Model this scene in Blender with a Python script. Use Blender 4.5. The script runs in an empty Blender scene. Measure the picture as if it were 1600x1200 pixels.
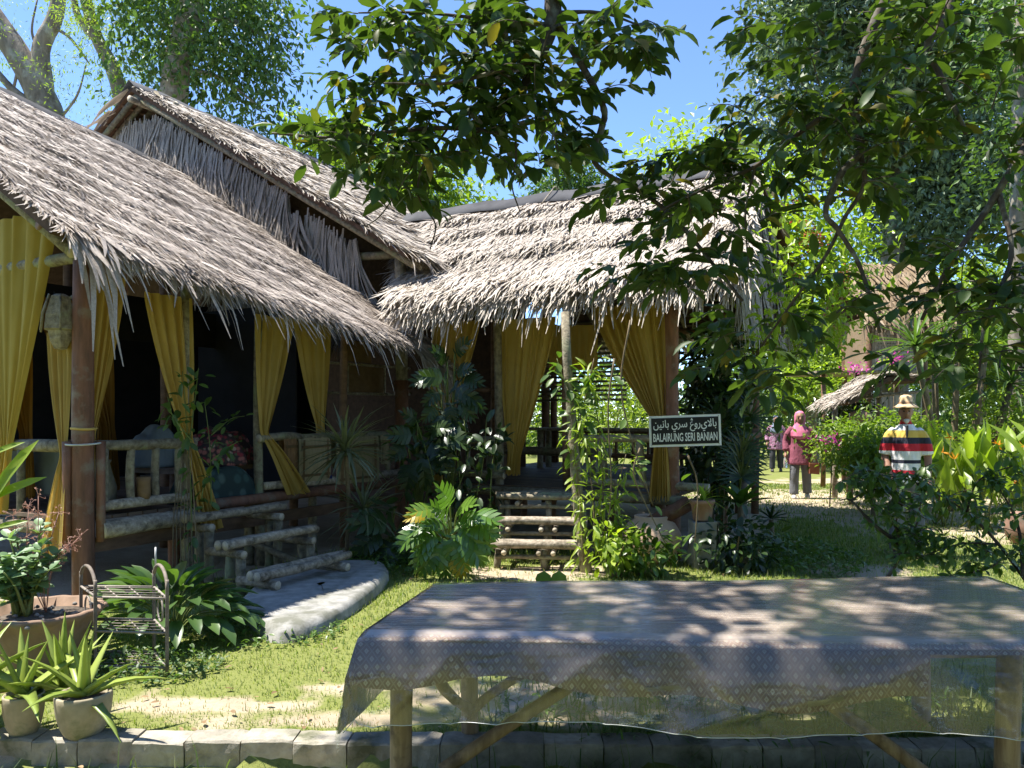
import bpy, math, random
import numpy as np
from mathutils import Vector, Matrix

# ------------------------------------------------------------------ camera, sky, sun, exposure
sc = bpy.context.scene
COL = sc.collection
CAMH = 1.5
cam_d = bpy.data.cameras.new('camera'); cam = bpy.data.objects.new('camera', cam_d); COL.objects.link(cam)
cam.location = (0, 0, CAMH); cam.rotation_euler = (math.radians(90), 0, 0)
cam_d.sensor_width = 36; cam_d.lens = 27.0; cam_d.shift_y = 50 / 1600
cam_d.clip_start = 0.05; cam_d.clip_end = 2000
sc.camera = cam
LDIR = Vector((0.42, -0.056, -1.0)).normalized()            # direction the sunlight travels
world = bpy.data.worlds.new('World'); sc.world = world; world.use_nodes = True
wn = world.node_tree; wn.nodes.clear()
wo = wn.nodes.new('ShaderNodeOutputWorld'); wb = wn.nodes.new('ShaderNodeBackground'); ws = wn.nodes.new('ShaderNodeTexSky')
ws.sky_type = 'NISHITA'; ws.sun_disc = False
ws.sun_elevation = math.asin(-LDIR.z)
ws.sun_rotation = math.atan2(-LDIR.x, -LDIR.y)
ws.air_density = 0.8; ws.dust_density = 0.05; ws.ozone_density = 5.5; ws.altitude = 1800
wb.inputs['Strength'].default_value = 0.14
whs = wn.nodes.new('ShaderNodeHueSaturation'); whs.inputs['Saturation'].default_value = 1.0
wn.links.new(ws.outputs[0], whs.inputs['Color']); wn.links.new(whs.outputs[0], wb.inputs['Color']); wn.links.new(wb.outputs[0], wo.inputs['Surface'])
sun_d = bpy.data.lights.new('sun', 'SUN'); sun = bpy.data.objects.new('sun', sun_d); COL.objects.link(sun)
sun_d.energy = 4.6; sun_d.angle = math.radians(0.55); sun_d.color = (1.0, 0.955, 0.88)
sun.rotation_euler = LDIR.to_track_quat('-Z', 'Y').to_euler(); sun.location = (-8, 10, 20)
sc.view_settings.view_transform = 'Standard'; sc.view_settings.look = 'None'
sc.view_settings.exposure = 1.45; sc.view_settings.gamma = 1.0; sc.view_settings.use_curve_mapping = False
sc.render.engine = 'CYCLES'
sc.cycles.max_bounces = 7; sc.cycles.diffuse_bounces = 3; sc.cycles.glossy_bounces = 2
sc.cycles.transparent_max_bounces = 12; sc.cycles.transmission_bounces = 4
sc.cycles.use_denoising = True

R = random.Random(11)
rng = np.random.default_rng(11)
PI = math.pi

# ------------------------------------------------------------------ frames
# the pavilions share one skewed ground frame: a runs along e, b along d, from the corner post
C0 = np.array((-1.40, 9.75)); E2 = np.array((0.88, -0.475)); D2 = np.array((0.475, 0.88))
def W(a, b, z=0.0):
    p = C0 + a * E2 + b * D2
    return np.array((p[0], p[1], z))
E3 = np.array((E2[0], E2[1], 0)); D3 = np.array((D2[0], D2[1], 0)); Z3 = np.array((0, 0, 1.0))
def at(x, y, Y):
    return np.array(((x - 800) / 1200 * Y, Y, CAMH - (y - 650) / 1200 * Y))
def gp(x, y):
    Y = CAMH * 1200 / (y - 650)
    return np.array(((x - 800) / 1200 * Y, Y, 0.0))

# ------------------------------------------------------------------ object helpers
def wloc(o):
    v = Vector((0, 0, 0))
    while o is not None:
        v = v + o.location; o = o.parent
    return np.array(v)
def tag(o, label=None, cat=None, group=None, kind=None):
    if label: o['label'] = label
    if cat: o['category'] = cat
    if group: o['group'] = group
    if kind: o['kind'] = kind
    return o
def thing(name, loc, label, cat, group=None):
    o = bpy.data.objects.new(name, None); COL.objects.link(o); o.location = tuple(loc)
    o.empty_display_size = 0.1
    return tag(o, label, cat, group)

def unit(v):
    v = np.asarray(v, float); return v / (np.linalg.norm(v) + 1e-9)

class MB:
    def __init__(s): s.V = []; s.F = []; s.A = []; s.n = 0; s.UV = None
    def add(s, v, f, var=None):
        v = np.asarray(v, float); f = np.asarray(f, int)
        s.V.append(v); s.F.append(f + s.n)
        s.A.append(np.full(len(v), R.random()) if var is None else np.broadcast_to(np.asarray(var, float), (len(v),)))
        s.n += len(v); return s
    def faces(s, v, fl, var=None):                      # mixed polygon sizes
        base = s.n; v = np.asarray(v, float); s.V.append(v)
        for f in fl: s.F.append(np.array([f]) + base)
        s.A.append(np.full(len(v), R.random() if var is None else var)); s.n += len(v); return s
    def tube(s, pts, rad, seg=8, cap=True, var=None, wob=0.0, flat=None):
        pts = np.asarray(pts, float); n = len(pts)
        rad = np.broadcast_to(np.asarray(rad, float), (n,)) if np.ndim(rad) < 2 else np.asarray(rad, float)
        T = np.gradient(pts, axis=0); T /= (np.linalg.norm(T, axis=1, keepdims=True) + 1e-9)
        ref = np.array((0, 0, 1.0)) if abs(T[0][2]) < .9 else np.array((1.0, 0, 0))
        u = unit(np.cross(T[0], ref)); V = []
        ang = np.arange(seg) / seg * 2 * PI
        for i in range(n):
            u = unit(u - T[i] * np.dot(u, T[i])); w = np.cross(T[i], u)
            r = rad[i] * (1 + wob * rng.normal(size=seg)) if wob else rad[i]
            V.append(pts[i] + np.outer(np.cos(ang) * r, u) + np.outer(np.sin(ang) * r, w))
        V = np.concatenate(V)
        i, j = np.meshgrid(np.arange(n - 1), np.arange(seg), indexing='ij'); i = i.ravel(); j = j.ravel(); k = (j + 1) % seg
        F = np.stack([i * seg + j, i * seg + k, (i + 1) * seg + k, (i + 1) * seg + j], 1)
        base = s.n; s.add(V, F, var)
        if cap:
            s.F.append(np.array([list(range(seg - 1, -1, -1))]) + base)
            s.F.append(np.array([[(n - 1) * seg + q for q in range(seg)]]) + base)
        return s
    def rings(s, prof, seg=16, cap=True, var=None, mod=None):   # stacked ellipses (cx,cy,z,rx,ry)
        V = []; ang = np.arange(seg) / seg * 2 * PI
        for q, (cx, cy, z, rx, ry) in enumerate(prof):
            m = mod(q, ang) if mod is not None else 1.0
            V.append(np.stack([cx + np.cos(ang) * rx * m, cy + np.sin(ang) * ry * m, np.full(seg, z)], 1))
        n = len(prof); V = np.concatenate(V)
        i, j = np.meshgrid(np.arange(n - 1), np.arange(seg), indexing='ij'); i = i.ravel(); j = j.ravel(); k = (j + 1) % seg
        F = np.stack([i * seg + j, i * seg + k, (i + 1) * seg + k, (i + 1) * seg + j], 1)
        base = s.n; s.add(V, F, var)
        if cap:
            s.F.append(np.array([list(range(seg - 1, -1, -1))]) + base)
            s.F.append(np.array([[(n - 1) * seg + q for q in range(seg)]]) + base)
        return s
    def box(s, c, size, ax=None, var=None, jit=0.0):
        c = np.asarray(c, float); h = np.asarray(size, float) / 2
        X, Y, Z = ax if ax is not None else (np.array((1., 0, 0)), np.array((0, 1., 0)), np.array((0, 0, 1.)))
        V = np.array([c + sx * h[0] * X + sy * h[1] * Y + sz * h[2] * Z for sz in (-1, 1) for sy in (-1, 1) for sx in (-1, 1)])
        if jit: V = V + rng.normal(size=V.shape) * jit
        F = [(0, 2, 3, 1), (4, 5, 7, 6), (0, 1, 5, 4), (2, 6, 7, 3), (0, 4, 6, 2), (1, 3, 7, 5)]
        return s.add(V, F, var)
    def grid(s, P, var=None, closed=False):              # P (m,n,3)
        P = np.asarray(P, float); m, n = P.shape[:2]
        i, j = np.meshgrid(np.arange(m - 1), np.arange(n - 1), indexing='ij'); i = i.ravel(); j = j.ravel()
        F = np.stack([i * n + j, i * n + j + 1, (i + 1) * n + j + 1, (i + 1) * n + j], 1)
        return s.add(P.reshape(-1, 3), F, var)
    def inst(s, tv, tf, Rm, t, sc_, var=None):           # many copies of a template
        Rm = np.asarray(Rm); t = np.asarray(t); N = len(t); sc_ = np.asarray(sc_, float)
        if sc_.ndim == 1: sc_ = np.stack([sc_] * 3, 1)
        v = np.einsum('nij,nkj->nki', Rm, tv[None] * sc_[:, None, :]) + t[:, None, :]
        f = (np.arange(N) * len(tv))[:, None, None] + tf[None]
        var = rng.random(N) if var is None else var
        return s.add(v.reshape(-1, 3), f.reshape(-1, tf.shape[1]), np.repeat(var, len(tv)))
    def build(s, name, mat, parent=None, smooth=True, uv=None, org=None):
        me = bpy.data.meshes.new(name)
        V = np.concatenate(s.V) if s.V else np.zeros((0, 3))
        o = bpy.data.objects.new(name, me); COL.objects.link(o)
        if parent is not None:
            V = V - wloc(parent); o.parent = parent
        else:
            if org is None: org = np.array((V[:, 0].mean(), V[:, 1].mean(), V[:, 2].min()))
            V = V - np.asarray(org); o.location = tuple(org)
        loops = np.concatenate([f.ravel() for f in s.F]); sizes = np.concatenate([np.full(len(f), f.shape[1]) for f in s.F])
        starts = np.concatenate([[0], np.cumsum(sizes)[:-1]])
        me.vertices.add(len(V)); me.vertices.foreach_set('co', V.astype(np.float32).ravel())
        me.loops.add(len(loops)); me.loops.foreach_set('vertex_index', loops.astype(np.int32))
        me.polygons.add(len(sizes)); me.polygons.foreach_set('loop_start', starts.astype(np.int32))
        me.polygons.foreach_set('use_smooth', np.full(len(sizes), smooth))
        at_ = me.attributes.new('var', 'FLOAT', 'POINT'); at_.data.foreach_set('value', np.concatenate(s.A).astype(np.float32))
        if uv is not None:
            l = me.uv_layers.new(name='UVMap'); l.data.foreach_set('uv', np.asarray(uv, np.float32)[loops].ravel())
        me.update(calc_edges=True)
        if mat is not None: me.materials.append(mat)
        return o

def rot_from(d, up):
    d = np.asarray(d, float); up = np.asarray(up, float)
    y = d / (np.linalg.norm(d, axis=1, keepdims=True) + 1e-9)
    x = np.cross(y, up); nx = np.linalg.norm(x, axis=1, keepdims=True)
    x = np.where(nx < 1e-4, np.array([[1.0, 0, 0]]), x / (nx + 1e-9)); z = np.cross(x, y)
    return np.stack([x, y, z], 2)
def rand_dirs(n):
    v = rng.normal(size=(n, 3)); return v / np.linalg.norm(v, axis=1, keepdims=True)
def place(mesh_ob_data, name, parent, Rm, t, s):
    o = bpy.data.objects.new(name, mesh_ob_data); COL.objects.link(o); o.parent = parent
    m = np.eye(4); s = np.broadcast_to(np.asarray(s, float), (3,))
    m[:3, :3] = np.asarray(Rm) * s[None, :]; m[:3, 3] = np.asarray(t) - wloc(parent)
    o.matrix_basis = Matrix(m.tolist()); return o
def tpl_mesh(name, tv, tf, mat, smooth=True):
    me = bpy.data.meshes.new(name); me.from_pydata([tuple(v) for v in tv], [], [tuple(f) for f in tf])
    me.polygons.foreach_set('use_smooth', [smooth] * len(me.polygons)); me.update(); me.materials.append(mat); return me
def curve_pts(ps, n=16):                                  # Catmull-Rom through control points
    ps = [np.asarray(p, float) for p in ps]; ps = [2 * ps[0] - ps[1]] + ps + [2 * ps[-1] - ps[-2]]; out = []
    m = len(ps) - 3
    for i in range(m):
        p0, p1, p2, p3 = ps[i:i + 4]; k = max(2, n // m)
        for t in np.linspace(0, 1, k, endpoint=(i == m - 1)):
            out.append(.5 * ((2 * p1) + (p2 - p0) * t + (2 * p0 - 5 * p1 + 4 * p2 - p3) * t * t + (3 * p1 - p0 - 3 * p2 + p3) * t ** 3))
    return np.array(out)

# leaf templates: length 1 along +Y, normal +Z
def leaf_tpl(ws, fold=0.12, droop=0.18, ts=None):
    n = len(ws); ts = np.linspace(0, 1, n) if ts is None else np.array(ts); V = []
    for t, w in zip(ts, ws):
        z = -droop * t * t
        V += [(-w, t, z + fold * w * 2), (0, t, z), (w, t, z + fold * w * 2)]
    F = []
    for i in range(n - 1):
        b = i * 3; F += [(b, b + 1, b + 4, b + 3), (b + 1, b + 2, b + 5, b + 4)]
    return np.array(V, float), np.array(F, int)
LEAF_OVAL = leaf_tpl((.02, .17, .235, .19, .01), .16, .16, (0, .18, .48, .78, 1))
LEAF_NARROW = leaf_tpl((.015, .085, .10, .06, .004), .2, .25, (0, .2, .5, .8, 1))
LEAF_BROAD = leaf_tpl((.02, .16, .22, .235, .17, .01), .2, .38, (0, .15, .35, .6, .83, 1))
LEAF_BLADE = leaf_tpl((.02, .026, .02, .002), .3, .5, (0, .35, .7, 1))
LEAF_HELI = leaf_tpl((.02, .07, .10, .085, .005), .25, .25, (0, .2, .5, .8, 1))
LEAF_FAR = (np.array([(0, 0, 0), (.24, .5, .06), (0, 1, -.08), (-.24, .5, .06)], float), np.array([(0, 1, 2, 3)], int))
LEAF_FINE = (np.array([(0, 0, 0), (.12, .5, .03), (0, 1, -.1), (-.12, .5, .03)], float), np.array([(0, 1, 2, 3)], int))
def monstera_tpl():
    V = []; F = []
    n = 6
    rib = [(0, t, .05 * math.sin(t * 3) - .32 * t * t) for t in np.linspace(0, 1, 12)]
    for side in (-1, 1):
        for k in range(n):
            t0 = .02 + k / n * .9; t1 = t0 + .14; half = .45 * math.sin(PI * (0.22 + .70 * (k + .5) / n)) ** .8
            back = -.10 if k == 0 else .12 + .16 * k / n
            pts = []
            for (tt, wx, dy) in ((t0, 0, 0), (t1, 0, 0), (t1 - .005, half * .55, back * .62), (t0 + .005, half * .55, back * .45), (t1 - .02, half, back * 1.1), (t0 + .035, half * .93, back * .75)):
                y = tt + dy; z = .05 * math.sin(tt * 3) - .32 * tt * tt - .16 * wx * wx * 2 + .05 * wx
                pts.append((side * wx, y, z))
            b = len(V); V += pts
            q1 = (b, b + 1, b + 2, b + 3); q2 = (b + 3, b + 2, b + 4, b + 5)
            F += [q1, q2] if side < 0 else [q1[::-1], q2[::-1]]
    b = len(V); V += [(-.03, .9, -.25), (.03, .9, -.25), (.055, 1.02, -.32), (-.055, 1.02, -.32), (.01, 1.16, -.42), (-.01, 1.16, -.42)]
    F += [(b, b + 1, b + 2, b + 3), (b + 3, b + 2, b + 4, b + 5)]
    return np.array(V, float), np.array(F, int)
LEAF_MON = monstera_tpl()

# ------------------------------------------------------------------ materials
def newmat(name):
    m = bpy.data.materials.new(name); m.use_nodes = True; nt = m.node_tree; nt.nodes.clear()
    return m, nt, nt.nodes.new('ShaderNodeOutputMaterial')
def N(nt, typ, **kw):
    n = nt.nodes.new(typ)
    for k, v in kw.items():
        if k in n.inputs: n.inputs[k].default_value = v
        else: setattr(n, k, v)
    return n
def L(nt, a, b): nt.links.new(a, b)
def ramp(nt, fac, stops, mode='LINEAR'):
    r = nt.nodes.new('ShaderNodeValToRGB'); cr = r.color_ramp; cr.interpolation = mode
    while len(cr.elements) < len(stops): cr.elements.new(.5)
    for el, (p, c) in zip(cr.elements, stops): el.position = p; el.color = (*c, 1)
    L(nt, fac, r.inputs[0]); return r.outputs[0]
def varnode(nt):                                          # per piece random: attribute + object random
    a = N(nt, 'ShaderNodeAttribute', attribute_name='var'); i = nt.nodes.new('ShaderNodeObjectInfo')
    s = N(nt, 'ShaderNodeMath', operation='ADD'); f = N(nt, 'ShaderNodeMath', operation='FRACT')
    L(nt, a.outputs['Fac'], s.inputs[0]); L(nt, i.outputs['Random'], s.inputs[1]); L(nt, s.outputs[0], f.inputs[0]); return f.outputs[0]
def mixc(nt, fac, a, b, mode='MIX'):
    m = N(nt, 'ShaderNodeMix', data_type='RGBA', blend_type=mode)
    for s, v in ((m.inputs[0], fac), (m.inputs[6], a), (m.inputs[7], b)):
        if isinstance(v, (int, float)): s.default_value = v
        elif isinstance(v, tuple): s.default_value = (*v, 1)
        else: L(nt, v, s)
    return m.outputs[2]
def noise(nt, scale, detail=4, rough=.55, vec=None, stretch=None):
    t = N(nt, 'ShaderNodeTexNoise'); t.inputs['Scale'].default_value = scale; t.inputs['Detail'].default_value = detail; t.inputs['Roughness'].default_value = rough
    if vec is None:
        vec = nt.nodes.new('ShaderNodeTexCoord').outputs['Object']
    if stretch:
        mp = N(nt, 'ShaderNodeMapping'); mp.inputs['Scale'].default_value = stretch; L(nt, vec, mp.inputs[0]); vec = mp.outputs[0]
    L(nt, vec, t.inputs['Vector']); return t.outputs[0]
def bump(nt, h, strength=.4, dist=.01):
    b = N(nt, 'ShaderNodeBump'); b.inputs['Strength'].default_value = strength; b.inputs['Distance'].default_value = dist
    L(nt, h, b.inputs['Height']); return b.outputs[0]

def leaf_mat(name, dark, mid, light, trans=.3, rough=.42, tcol=None, spec=.5, old=None):
    m, nt, out = newmat(name); v = varnode(nt)
    c = ramp(nt, v, [(0, dark), (.5, mid), (1, light)] if old is None else [(0, dark), (.5, mid), (.955, light), (.97, old), (1, old)])
    nz = noise(nt, 9, 2); c = mixc(nt, .35, c, mixc(nt, nz, tuple(x * .6 for x in mid), tuple(min(1, x * 1.35) for x in mid)))
    p = N(nt, 'ShaderNodeBsdfPrincipled'); p.inputs['Roughness'].default_value = rough; p.inputs['Specular IOR Level'].default_value = spec
    L(nt, c, p.inputs['Base Color'])
    t = N(nt, 'ShaderNodeBsdfTranslucent')
    tc = mixc(nt, 1.0, c, tcol or (1.9, 2.1, .7), 'MULTIPLY'); L(nt, tc, t.inputs['Color'])
    mx = N(nt, 'ShaderNodeMixShader'); mx.inputs[0].default_value = trans
    L(nt, p.outputs[0], mx.inputs[1]); L(nt, t.outputs[0], mx.inputs[2]); L(nt, mx.outputs[0], out.inputs[0]); return m
def solid(name, c1, c2, scale=8, rough=.75, stretch=None, bmp=.3, bd=.006, spec=.3, detail=5, pervar=.25, c3=None, s3=3):
    m, nt, out = newmat(name); n1 = noise(nt, scale, detail, .6, stretch=stretch)
    c = ramp(nt, n1, [(.3, c1), (.7, c2)])
    if c3 is not None:
        n3 = noise(nt, s3, 6, .65); c = mixc(nt, ramp(nt, n3, [(.52, (0, 0, 0)), (.66, (1, 1, 1))]), c, c3)
    v = varnode(nt)
    hv = N(nt, 'ShaderNodeMapRange'); hv.inputs['To Min'].default_value = 1 - pervar; hv.inputs['To Max'].default_value = 1 + pervar
    L(nt, v, hv.inputs['Value'])
    cb = N(nt, 'ShaderNodeCombineColor')
    for i in range(3): L(nt, hv.outputs[0], cb.inputs[i])
    c = mixc(nt, 1.0, c, cb.outputs[0], 'MULTIPLY')
    p = N(nt, 'ShaderNodeBsdfPrincipled'); p.inputs['Roughness'].default_value = rough; p.inputs['Specular IOR Level'].default_value = spec
    L(nt, c, p.inputs['Base Color'])
    if bmp: L(nt, bump(nt, n1, bmp, bd), p.inputs['Normal'])
    L(nt, p.outputs[0], out.inputs[0]); return m
def thatch_mat(name, dark, mid, light, trans=.08):
    m, nt, out = newmat(name); v = varnode(nt)
    c = ramp(nt, v, [(0, tuple((a + b) / 2 for a, b in zip(dark, mid))), (.18, mid), (.75, tuple((a + b) / 2 for a, b in zip(mid, light))), (1, light)])
    n1 = noise(nt, 1.3, 5, .65); c = mixc(nt, .55, c, ramp(nt, n1, [(.28, tuple(x * .45 for x in mid)), (.68, light)]))
    n2 = noise(nt, 60, 3, .6); c = mixc(nt, .3, c, ramp(nt, n2, [(.3, dark), (.7, light)]))
    p = N(nt, 'ShaderNodeBsdfPrincipled'); p.inputs['Roughness'].default_value = .6; p.inputs['Specular IOR Level'].default_value = .35
    L(nt, c, p.inputs['Base Color'])
    t = N(nt, 'ShaderNodeBsdfTranslucent'); L(nt, c, t.inputs['Color'])
    mx = N(nt, 'ShaderNodeMixShader'); mx.inputs[0].default_value = trans
    L(nt, p.outputs[0], mx.inputs[1]); L(nt, t.outputs[0], mx.inputs[2]); L(nt, mx.outputs[0], out.inputs[0]); return m

M = {}
M['thatch_fine'] = thatch_mat('thatch_fine', (.10, .075, .058), (.37, .305, .25), (.60, .52, .445))
M['thatch_coarse'] = thatch_mat('thatch_coarse', (.13, .10, .075), (.43, .365, .29), (.68, .60, .50))
M['thatch_grey'] = thatch_mat('thatch_grey', (.07, .056, .044), (.25, .21, .17), (.44, .385, .32))
M['thatch_old'] = thatch_mat('thatch_old', (.10, .06, .03), (.27, .18, .10), (.40, .30, .18))
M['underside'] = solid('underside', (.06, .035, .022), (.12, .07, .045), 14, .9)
M['log'] = solid('log', (.11, .09, .06), (.33, .285, .20), 20, .88, (1, 1, 1), 1.0, .016, c3=(.22, .24, .14), s3=5)
M['log_pale'] = solid('log_pale', (.15, .12, .085), (.42, .36, .28), 24, .85, None, 1.0, .014, c3=(.10, .085, .06), s3=9)
M['log_end'] = solid('log_end', (.38, .32, .23), (.52, .45, .34), 30, .8, None, .3)
M['red_post'] = solid('red_post', (.12, .060, .036), (.25, .115, .07), 9, .75, (2.2, 2.2, .4), .7, .01, c3=(.22, .165, .12), s3=5)
M['brown_wood'] = solid('brown_wood', (.10, .055, .03), (.22, .125, .07), 6, .7, (1, 1, 3), .35)
M['floor_wood'] = solid('floor_wood', (.09, .06, .04), (.18, .125, .085), 8, .7)
M['table_wood'] = solid('table_wood', (.16, .10, .055), (.36, .26, .16), 9, .75, (3, 3, .35), .5, .006, c3=(.10, .07, .045), s3=7)
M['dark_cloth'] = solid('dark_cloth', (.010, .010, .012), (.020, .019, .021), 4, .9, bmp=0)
M['ridge_sheet'] = solid('ridge_sheet', (.05, .05, .052), (.085, .085, .088), 3, .9, bmp=.15, spec=.1)
M['concrete'] = solid('concrete', (.17, .168, .155), (.30, .29, .265), 9, .9, None, .8, .012, c3=(.12, .12, .095), s3=3)
M['kerb'] = solid('kerb', (.20, .18, .14), (.38, .345, .275), 16, .95, None, .9, .012, c3=(.10, .10, .06), s3=4)
M['terracotta'] = solid('terracotta', (.22, .125, .085), (.36, .215, .155), 8, .85, None, .4, c3=(.26, .22, .17), s3=6)
M['clay_old'] = solid('clay_old', (.22, .19, .12), (.36, .31, .22), 9, .85, None, .5, c3=(.14, .15, .08), s3=4)
M['bowl'] = solid('bowl', (.20, .135, .09), (.33, .22, .155), 8, .9, None, .6, .008, c3=(.17, .16, .10), s3=4)
M['soil_pot'] = solid('soil_pot', (.05, .038, .028), (.16, .13, .10), 40, .95, None, .8, .01)
M['iron'] = solid('iron', (.10, .08, .065), (.20, .165, .13), 20, .75, None, .2, spec=.3)
M['iron_pale'] = solid('iron_pale', (.20, .17, .14), (.34, .30, .25), 20, .7, None, .2, spec=.3)
M['bark'] = solid('bark', (.13, .105, .08), (.30, .255, .20), 6, .9, (1, 1, .35), .8, .03, c3=(.34, .33, .28), s3=2.5)
M['bark_dark'] = solid('bark_dark', (.035, .026, .02), (.11, .085, .062), 14, .9, (1, 1, .6), .8, .012, c3=(.17, .165, .13), s3=9)
M['stem'] = solid('stem', (.10, .075, .045), (.22, .17, .10), 12, .8)
M['stem_green'] = solid('stem_green', (.10, .13, .03), (.18, .22, .06), 12, .6, bmp=0)
M['board'] = solid('board', (.17, .10, .045), (.24, .15, .075), 12, .7)
M['navy'] = solid('navy', (.015, .025, .10), (.025, .04, .15), 5, .8, bmp=0)
M['grey_board'] = solid('grey_board', (.09, .11, .115), (.14, .165, .17), 4, .7, bmp=.1)
M['white_paint'] = solid('white_paint', (.70, .70, .68), (.80, .80, .78), 12, .5, bmp=0, pervar=.02)
M['black_paint'] = solid('black_paint', (.010, .010, .011), (.02, .02, .022), 12, .45, bmp=0, pervar=.02)
M['bamboo_weave'] = solid('bamboo_weave', (.22, .20, .16), (.42, .39, .33), 9, .75, (1, 1, .3), .3)
M['strap'] = solid('strap', (.40, .26, .07), (.5, .34, .1), 9, .7, bmp=0)
M['wire'] = solid('wire', (.42, .42, .40), (.55, .55, .52), 9, .5, bmp=0)

M['leaf_tree'] = leaf_mat('leaf_tree', (.026, .052, .012), (.048, .086, .018), (.082, .13, .028), .34, .5, (1.7, 1.8, .6), .35, (.20, .15, .03))
M['leaf_far'] = leaf_mat('leaf_far', (.035, .065, .018), (.065, .12, .028), (.11, .18, .045), .32, .5)
M['leaf_blue'] = leaf_mat('leaf_blue', (.065, .095, .05), (.12, .165, .085), (.20, .25, .14), .25, .5, (1.4, 1.6, .8))
M['leaf_bright'] = leaf_mat('leaf_bright', (.075, .13, .015), (.14, .21, .025), (.25, .32, .045), .4, .45)
M['leaf_feather'] = leaf_mat('leaf_feather', (.09, .14, .02), (.17, .23, .035), (.28, .34, .06), .45, .5)
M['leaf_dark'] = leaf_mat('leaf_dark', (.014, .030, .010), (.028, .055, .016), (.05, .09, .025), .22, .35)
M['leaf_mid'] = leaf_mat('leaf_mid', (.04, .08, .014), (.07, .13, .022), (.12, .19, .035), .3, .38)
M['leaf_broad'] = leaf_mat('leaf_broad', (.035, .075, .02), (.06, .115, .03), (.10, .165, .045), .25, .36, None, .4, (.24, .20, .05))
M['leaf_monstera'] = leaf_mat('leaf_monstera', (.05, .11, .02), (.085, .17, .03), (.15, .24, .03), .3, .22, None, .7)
M['leaf_aloe'] = leaf_mat('leaf_aloe', (.16, .22, .035), (.25, .32, .06), (.36, .42, .09), .2, .38)
M['leaf_jade'] = leaf_mat('leaf_jade', (.09, .16, .07), (.15, .24, .11), (.24, .34, .17), .22, .42)
M['leaf_dracaena'] = leaf_mat('leaf_dracaena', (.09, .11, .06), (.15, .175, .10), (.24, .26, .16), .2, .4)
M['leaf_yellow'] = leaf_mat('leaf_yellow', (.30, .22, .02), (.42, .30, .02), (.5, .36, .03), .3, .4)
M['leaf_lime'] = leaf_mat('leaf_lime', (.13, .20, .02), (.22, .30, .03), (.33, .40, .06), .42, .4)
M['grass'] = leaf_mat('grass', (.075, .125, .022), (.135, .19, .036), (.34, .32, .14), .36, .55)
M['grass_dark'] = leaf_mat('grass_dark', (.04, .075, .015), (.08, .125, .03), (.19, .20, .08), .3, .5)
M['flower_red'] = leaf_mat('flower_red', (.45, .04, .02), (.55, .10, .05), (.60, .22, .10), .3, .5, (1.2, 1, 1))
M['flower_pink'] = leaf_mat('flower_pink', (.45, .03, .25), (.60, .06, .36), (.70, .15, .48), .35, .5, (1.2, 1, 1.2))
M['flower_orange'] = leaf_mat('flower_orange', (.60, .20, .01), (.75, .34, .02), (.80, .45, .04), .3, .5, (1.2, 1, .6))
M['flower_dry'] = leaf_mat('flower_dry', (.35, .18, .13), (.48, .27, .20), (.55, .36, .28), .3, .6, (1.2, 1, 1))

def curtain_mat(name, c1, c2, trans):
    m, nt, out = newmat(name); n1 = noise(nt, 2.0, 3); c = ramp(nt, n1, [(.3, c1), (.7, c2)])
    d = N(nt, 'ShaderNodeBsdfPrincipled'); d.inputs['Roughness'].default_value = .75; d.inputs['Specular IOR Level'].default_value = .2
    L(nt, c, d.inputs['Base Color']); L(nt, bump(nt, noise(nt, 400, 1), .08, .002), d.inputs['Normal'])
    t = N(nt, 'ShaderNodeBsdfTranslucent'); L(nt, mixc(nt, 1.0, c, (1.25, 1.1, .8), 'MULTIPLY'), t.inputs['Color'])
    mx = N(nt, 'ShaderNodeMixShader'); mx.inputs[0].default_value = trans
    L(nt, d.outputs[0], mx.inputs[1]); L(nt, t.outputs[0], mx.inputs[2]); L(nt, mx.outputs[0], out.inputs[0]); return m
M['curtain'] = curtain_mat('curtain', (.48, .335, .085), (.60, .435, .13), .42)
M['curtain_lemon'] = curtain_mat('curtain_lemon', (.50, .37, .08), (.60, .46, .12), .4)
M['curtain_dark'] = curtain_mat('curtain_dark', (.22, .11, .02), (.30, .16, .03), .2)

def ground_mat():
    m, nt, out = newmat('lawn_and_soil')
    a = N(nt, 'ShaderNodeAttribute', attribute_name='var'); n1 = noise(nt, 3.0, 6, .65); n2 = noise(nt, 35, 5, .7)
    soil = mixc(nt, n2, (.30, .235, .155), (.52, .44, .33)); soil = mixc(nt, ramp(nt, n1, [(.4, (0, 0, 0)), (.7, (.6, .6, .6))]), soil, (.22, .165, .10))
    grs = mixc(nt, n2, (.10, .125, .028), (.23, .24, .075))
    ad = N(nt, 'ShaderNodeMath', operation='ADD'); sb = N(nt, 'ShaderNodeMath', operation='SUBTRACT'); sb.inputs[1].default_value = .5
    L(nt, n1, sb.inputs[0]); L(nt, a.outputs['Fac'], ad.inputs[0]); L(nt, sb.outputs[0], ad.inputs[1])
    f = ramp(nt, ad.outputs[0], [(.4, (0, 0, 0)), (.6, (1, 1, 1))])
    c = mixc(nt, f, grs, soil)
    p = N(nt, 'ShaderNodeBsdfPrincipled'); p.inputs['Roughness'].default_value = .95; p.inputs['Specular IOR Level'].default_value = .15
    L(nt, c, p.inputs['Base Color']); L(nt, bump(nt, n2, .7, .015), p.inputs['Normal']); L(nt, p.outputs[0], out.inputs[0]); return m
M['ground'] = ground_mat()

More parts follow.
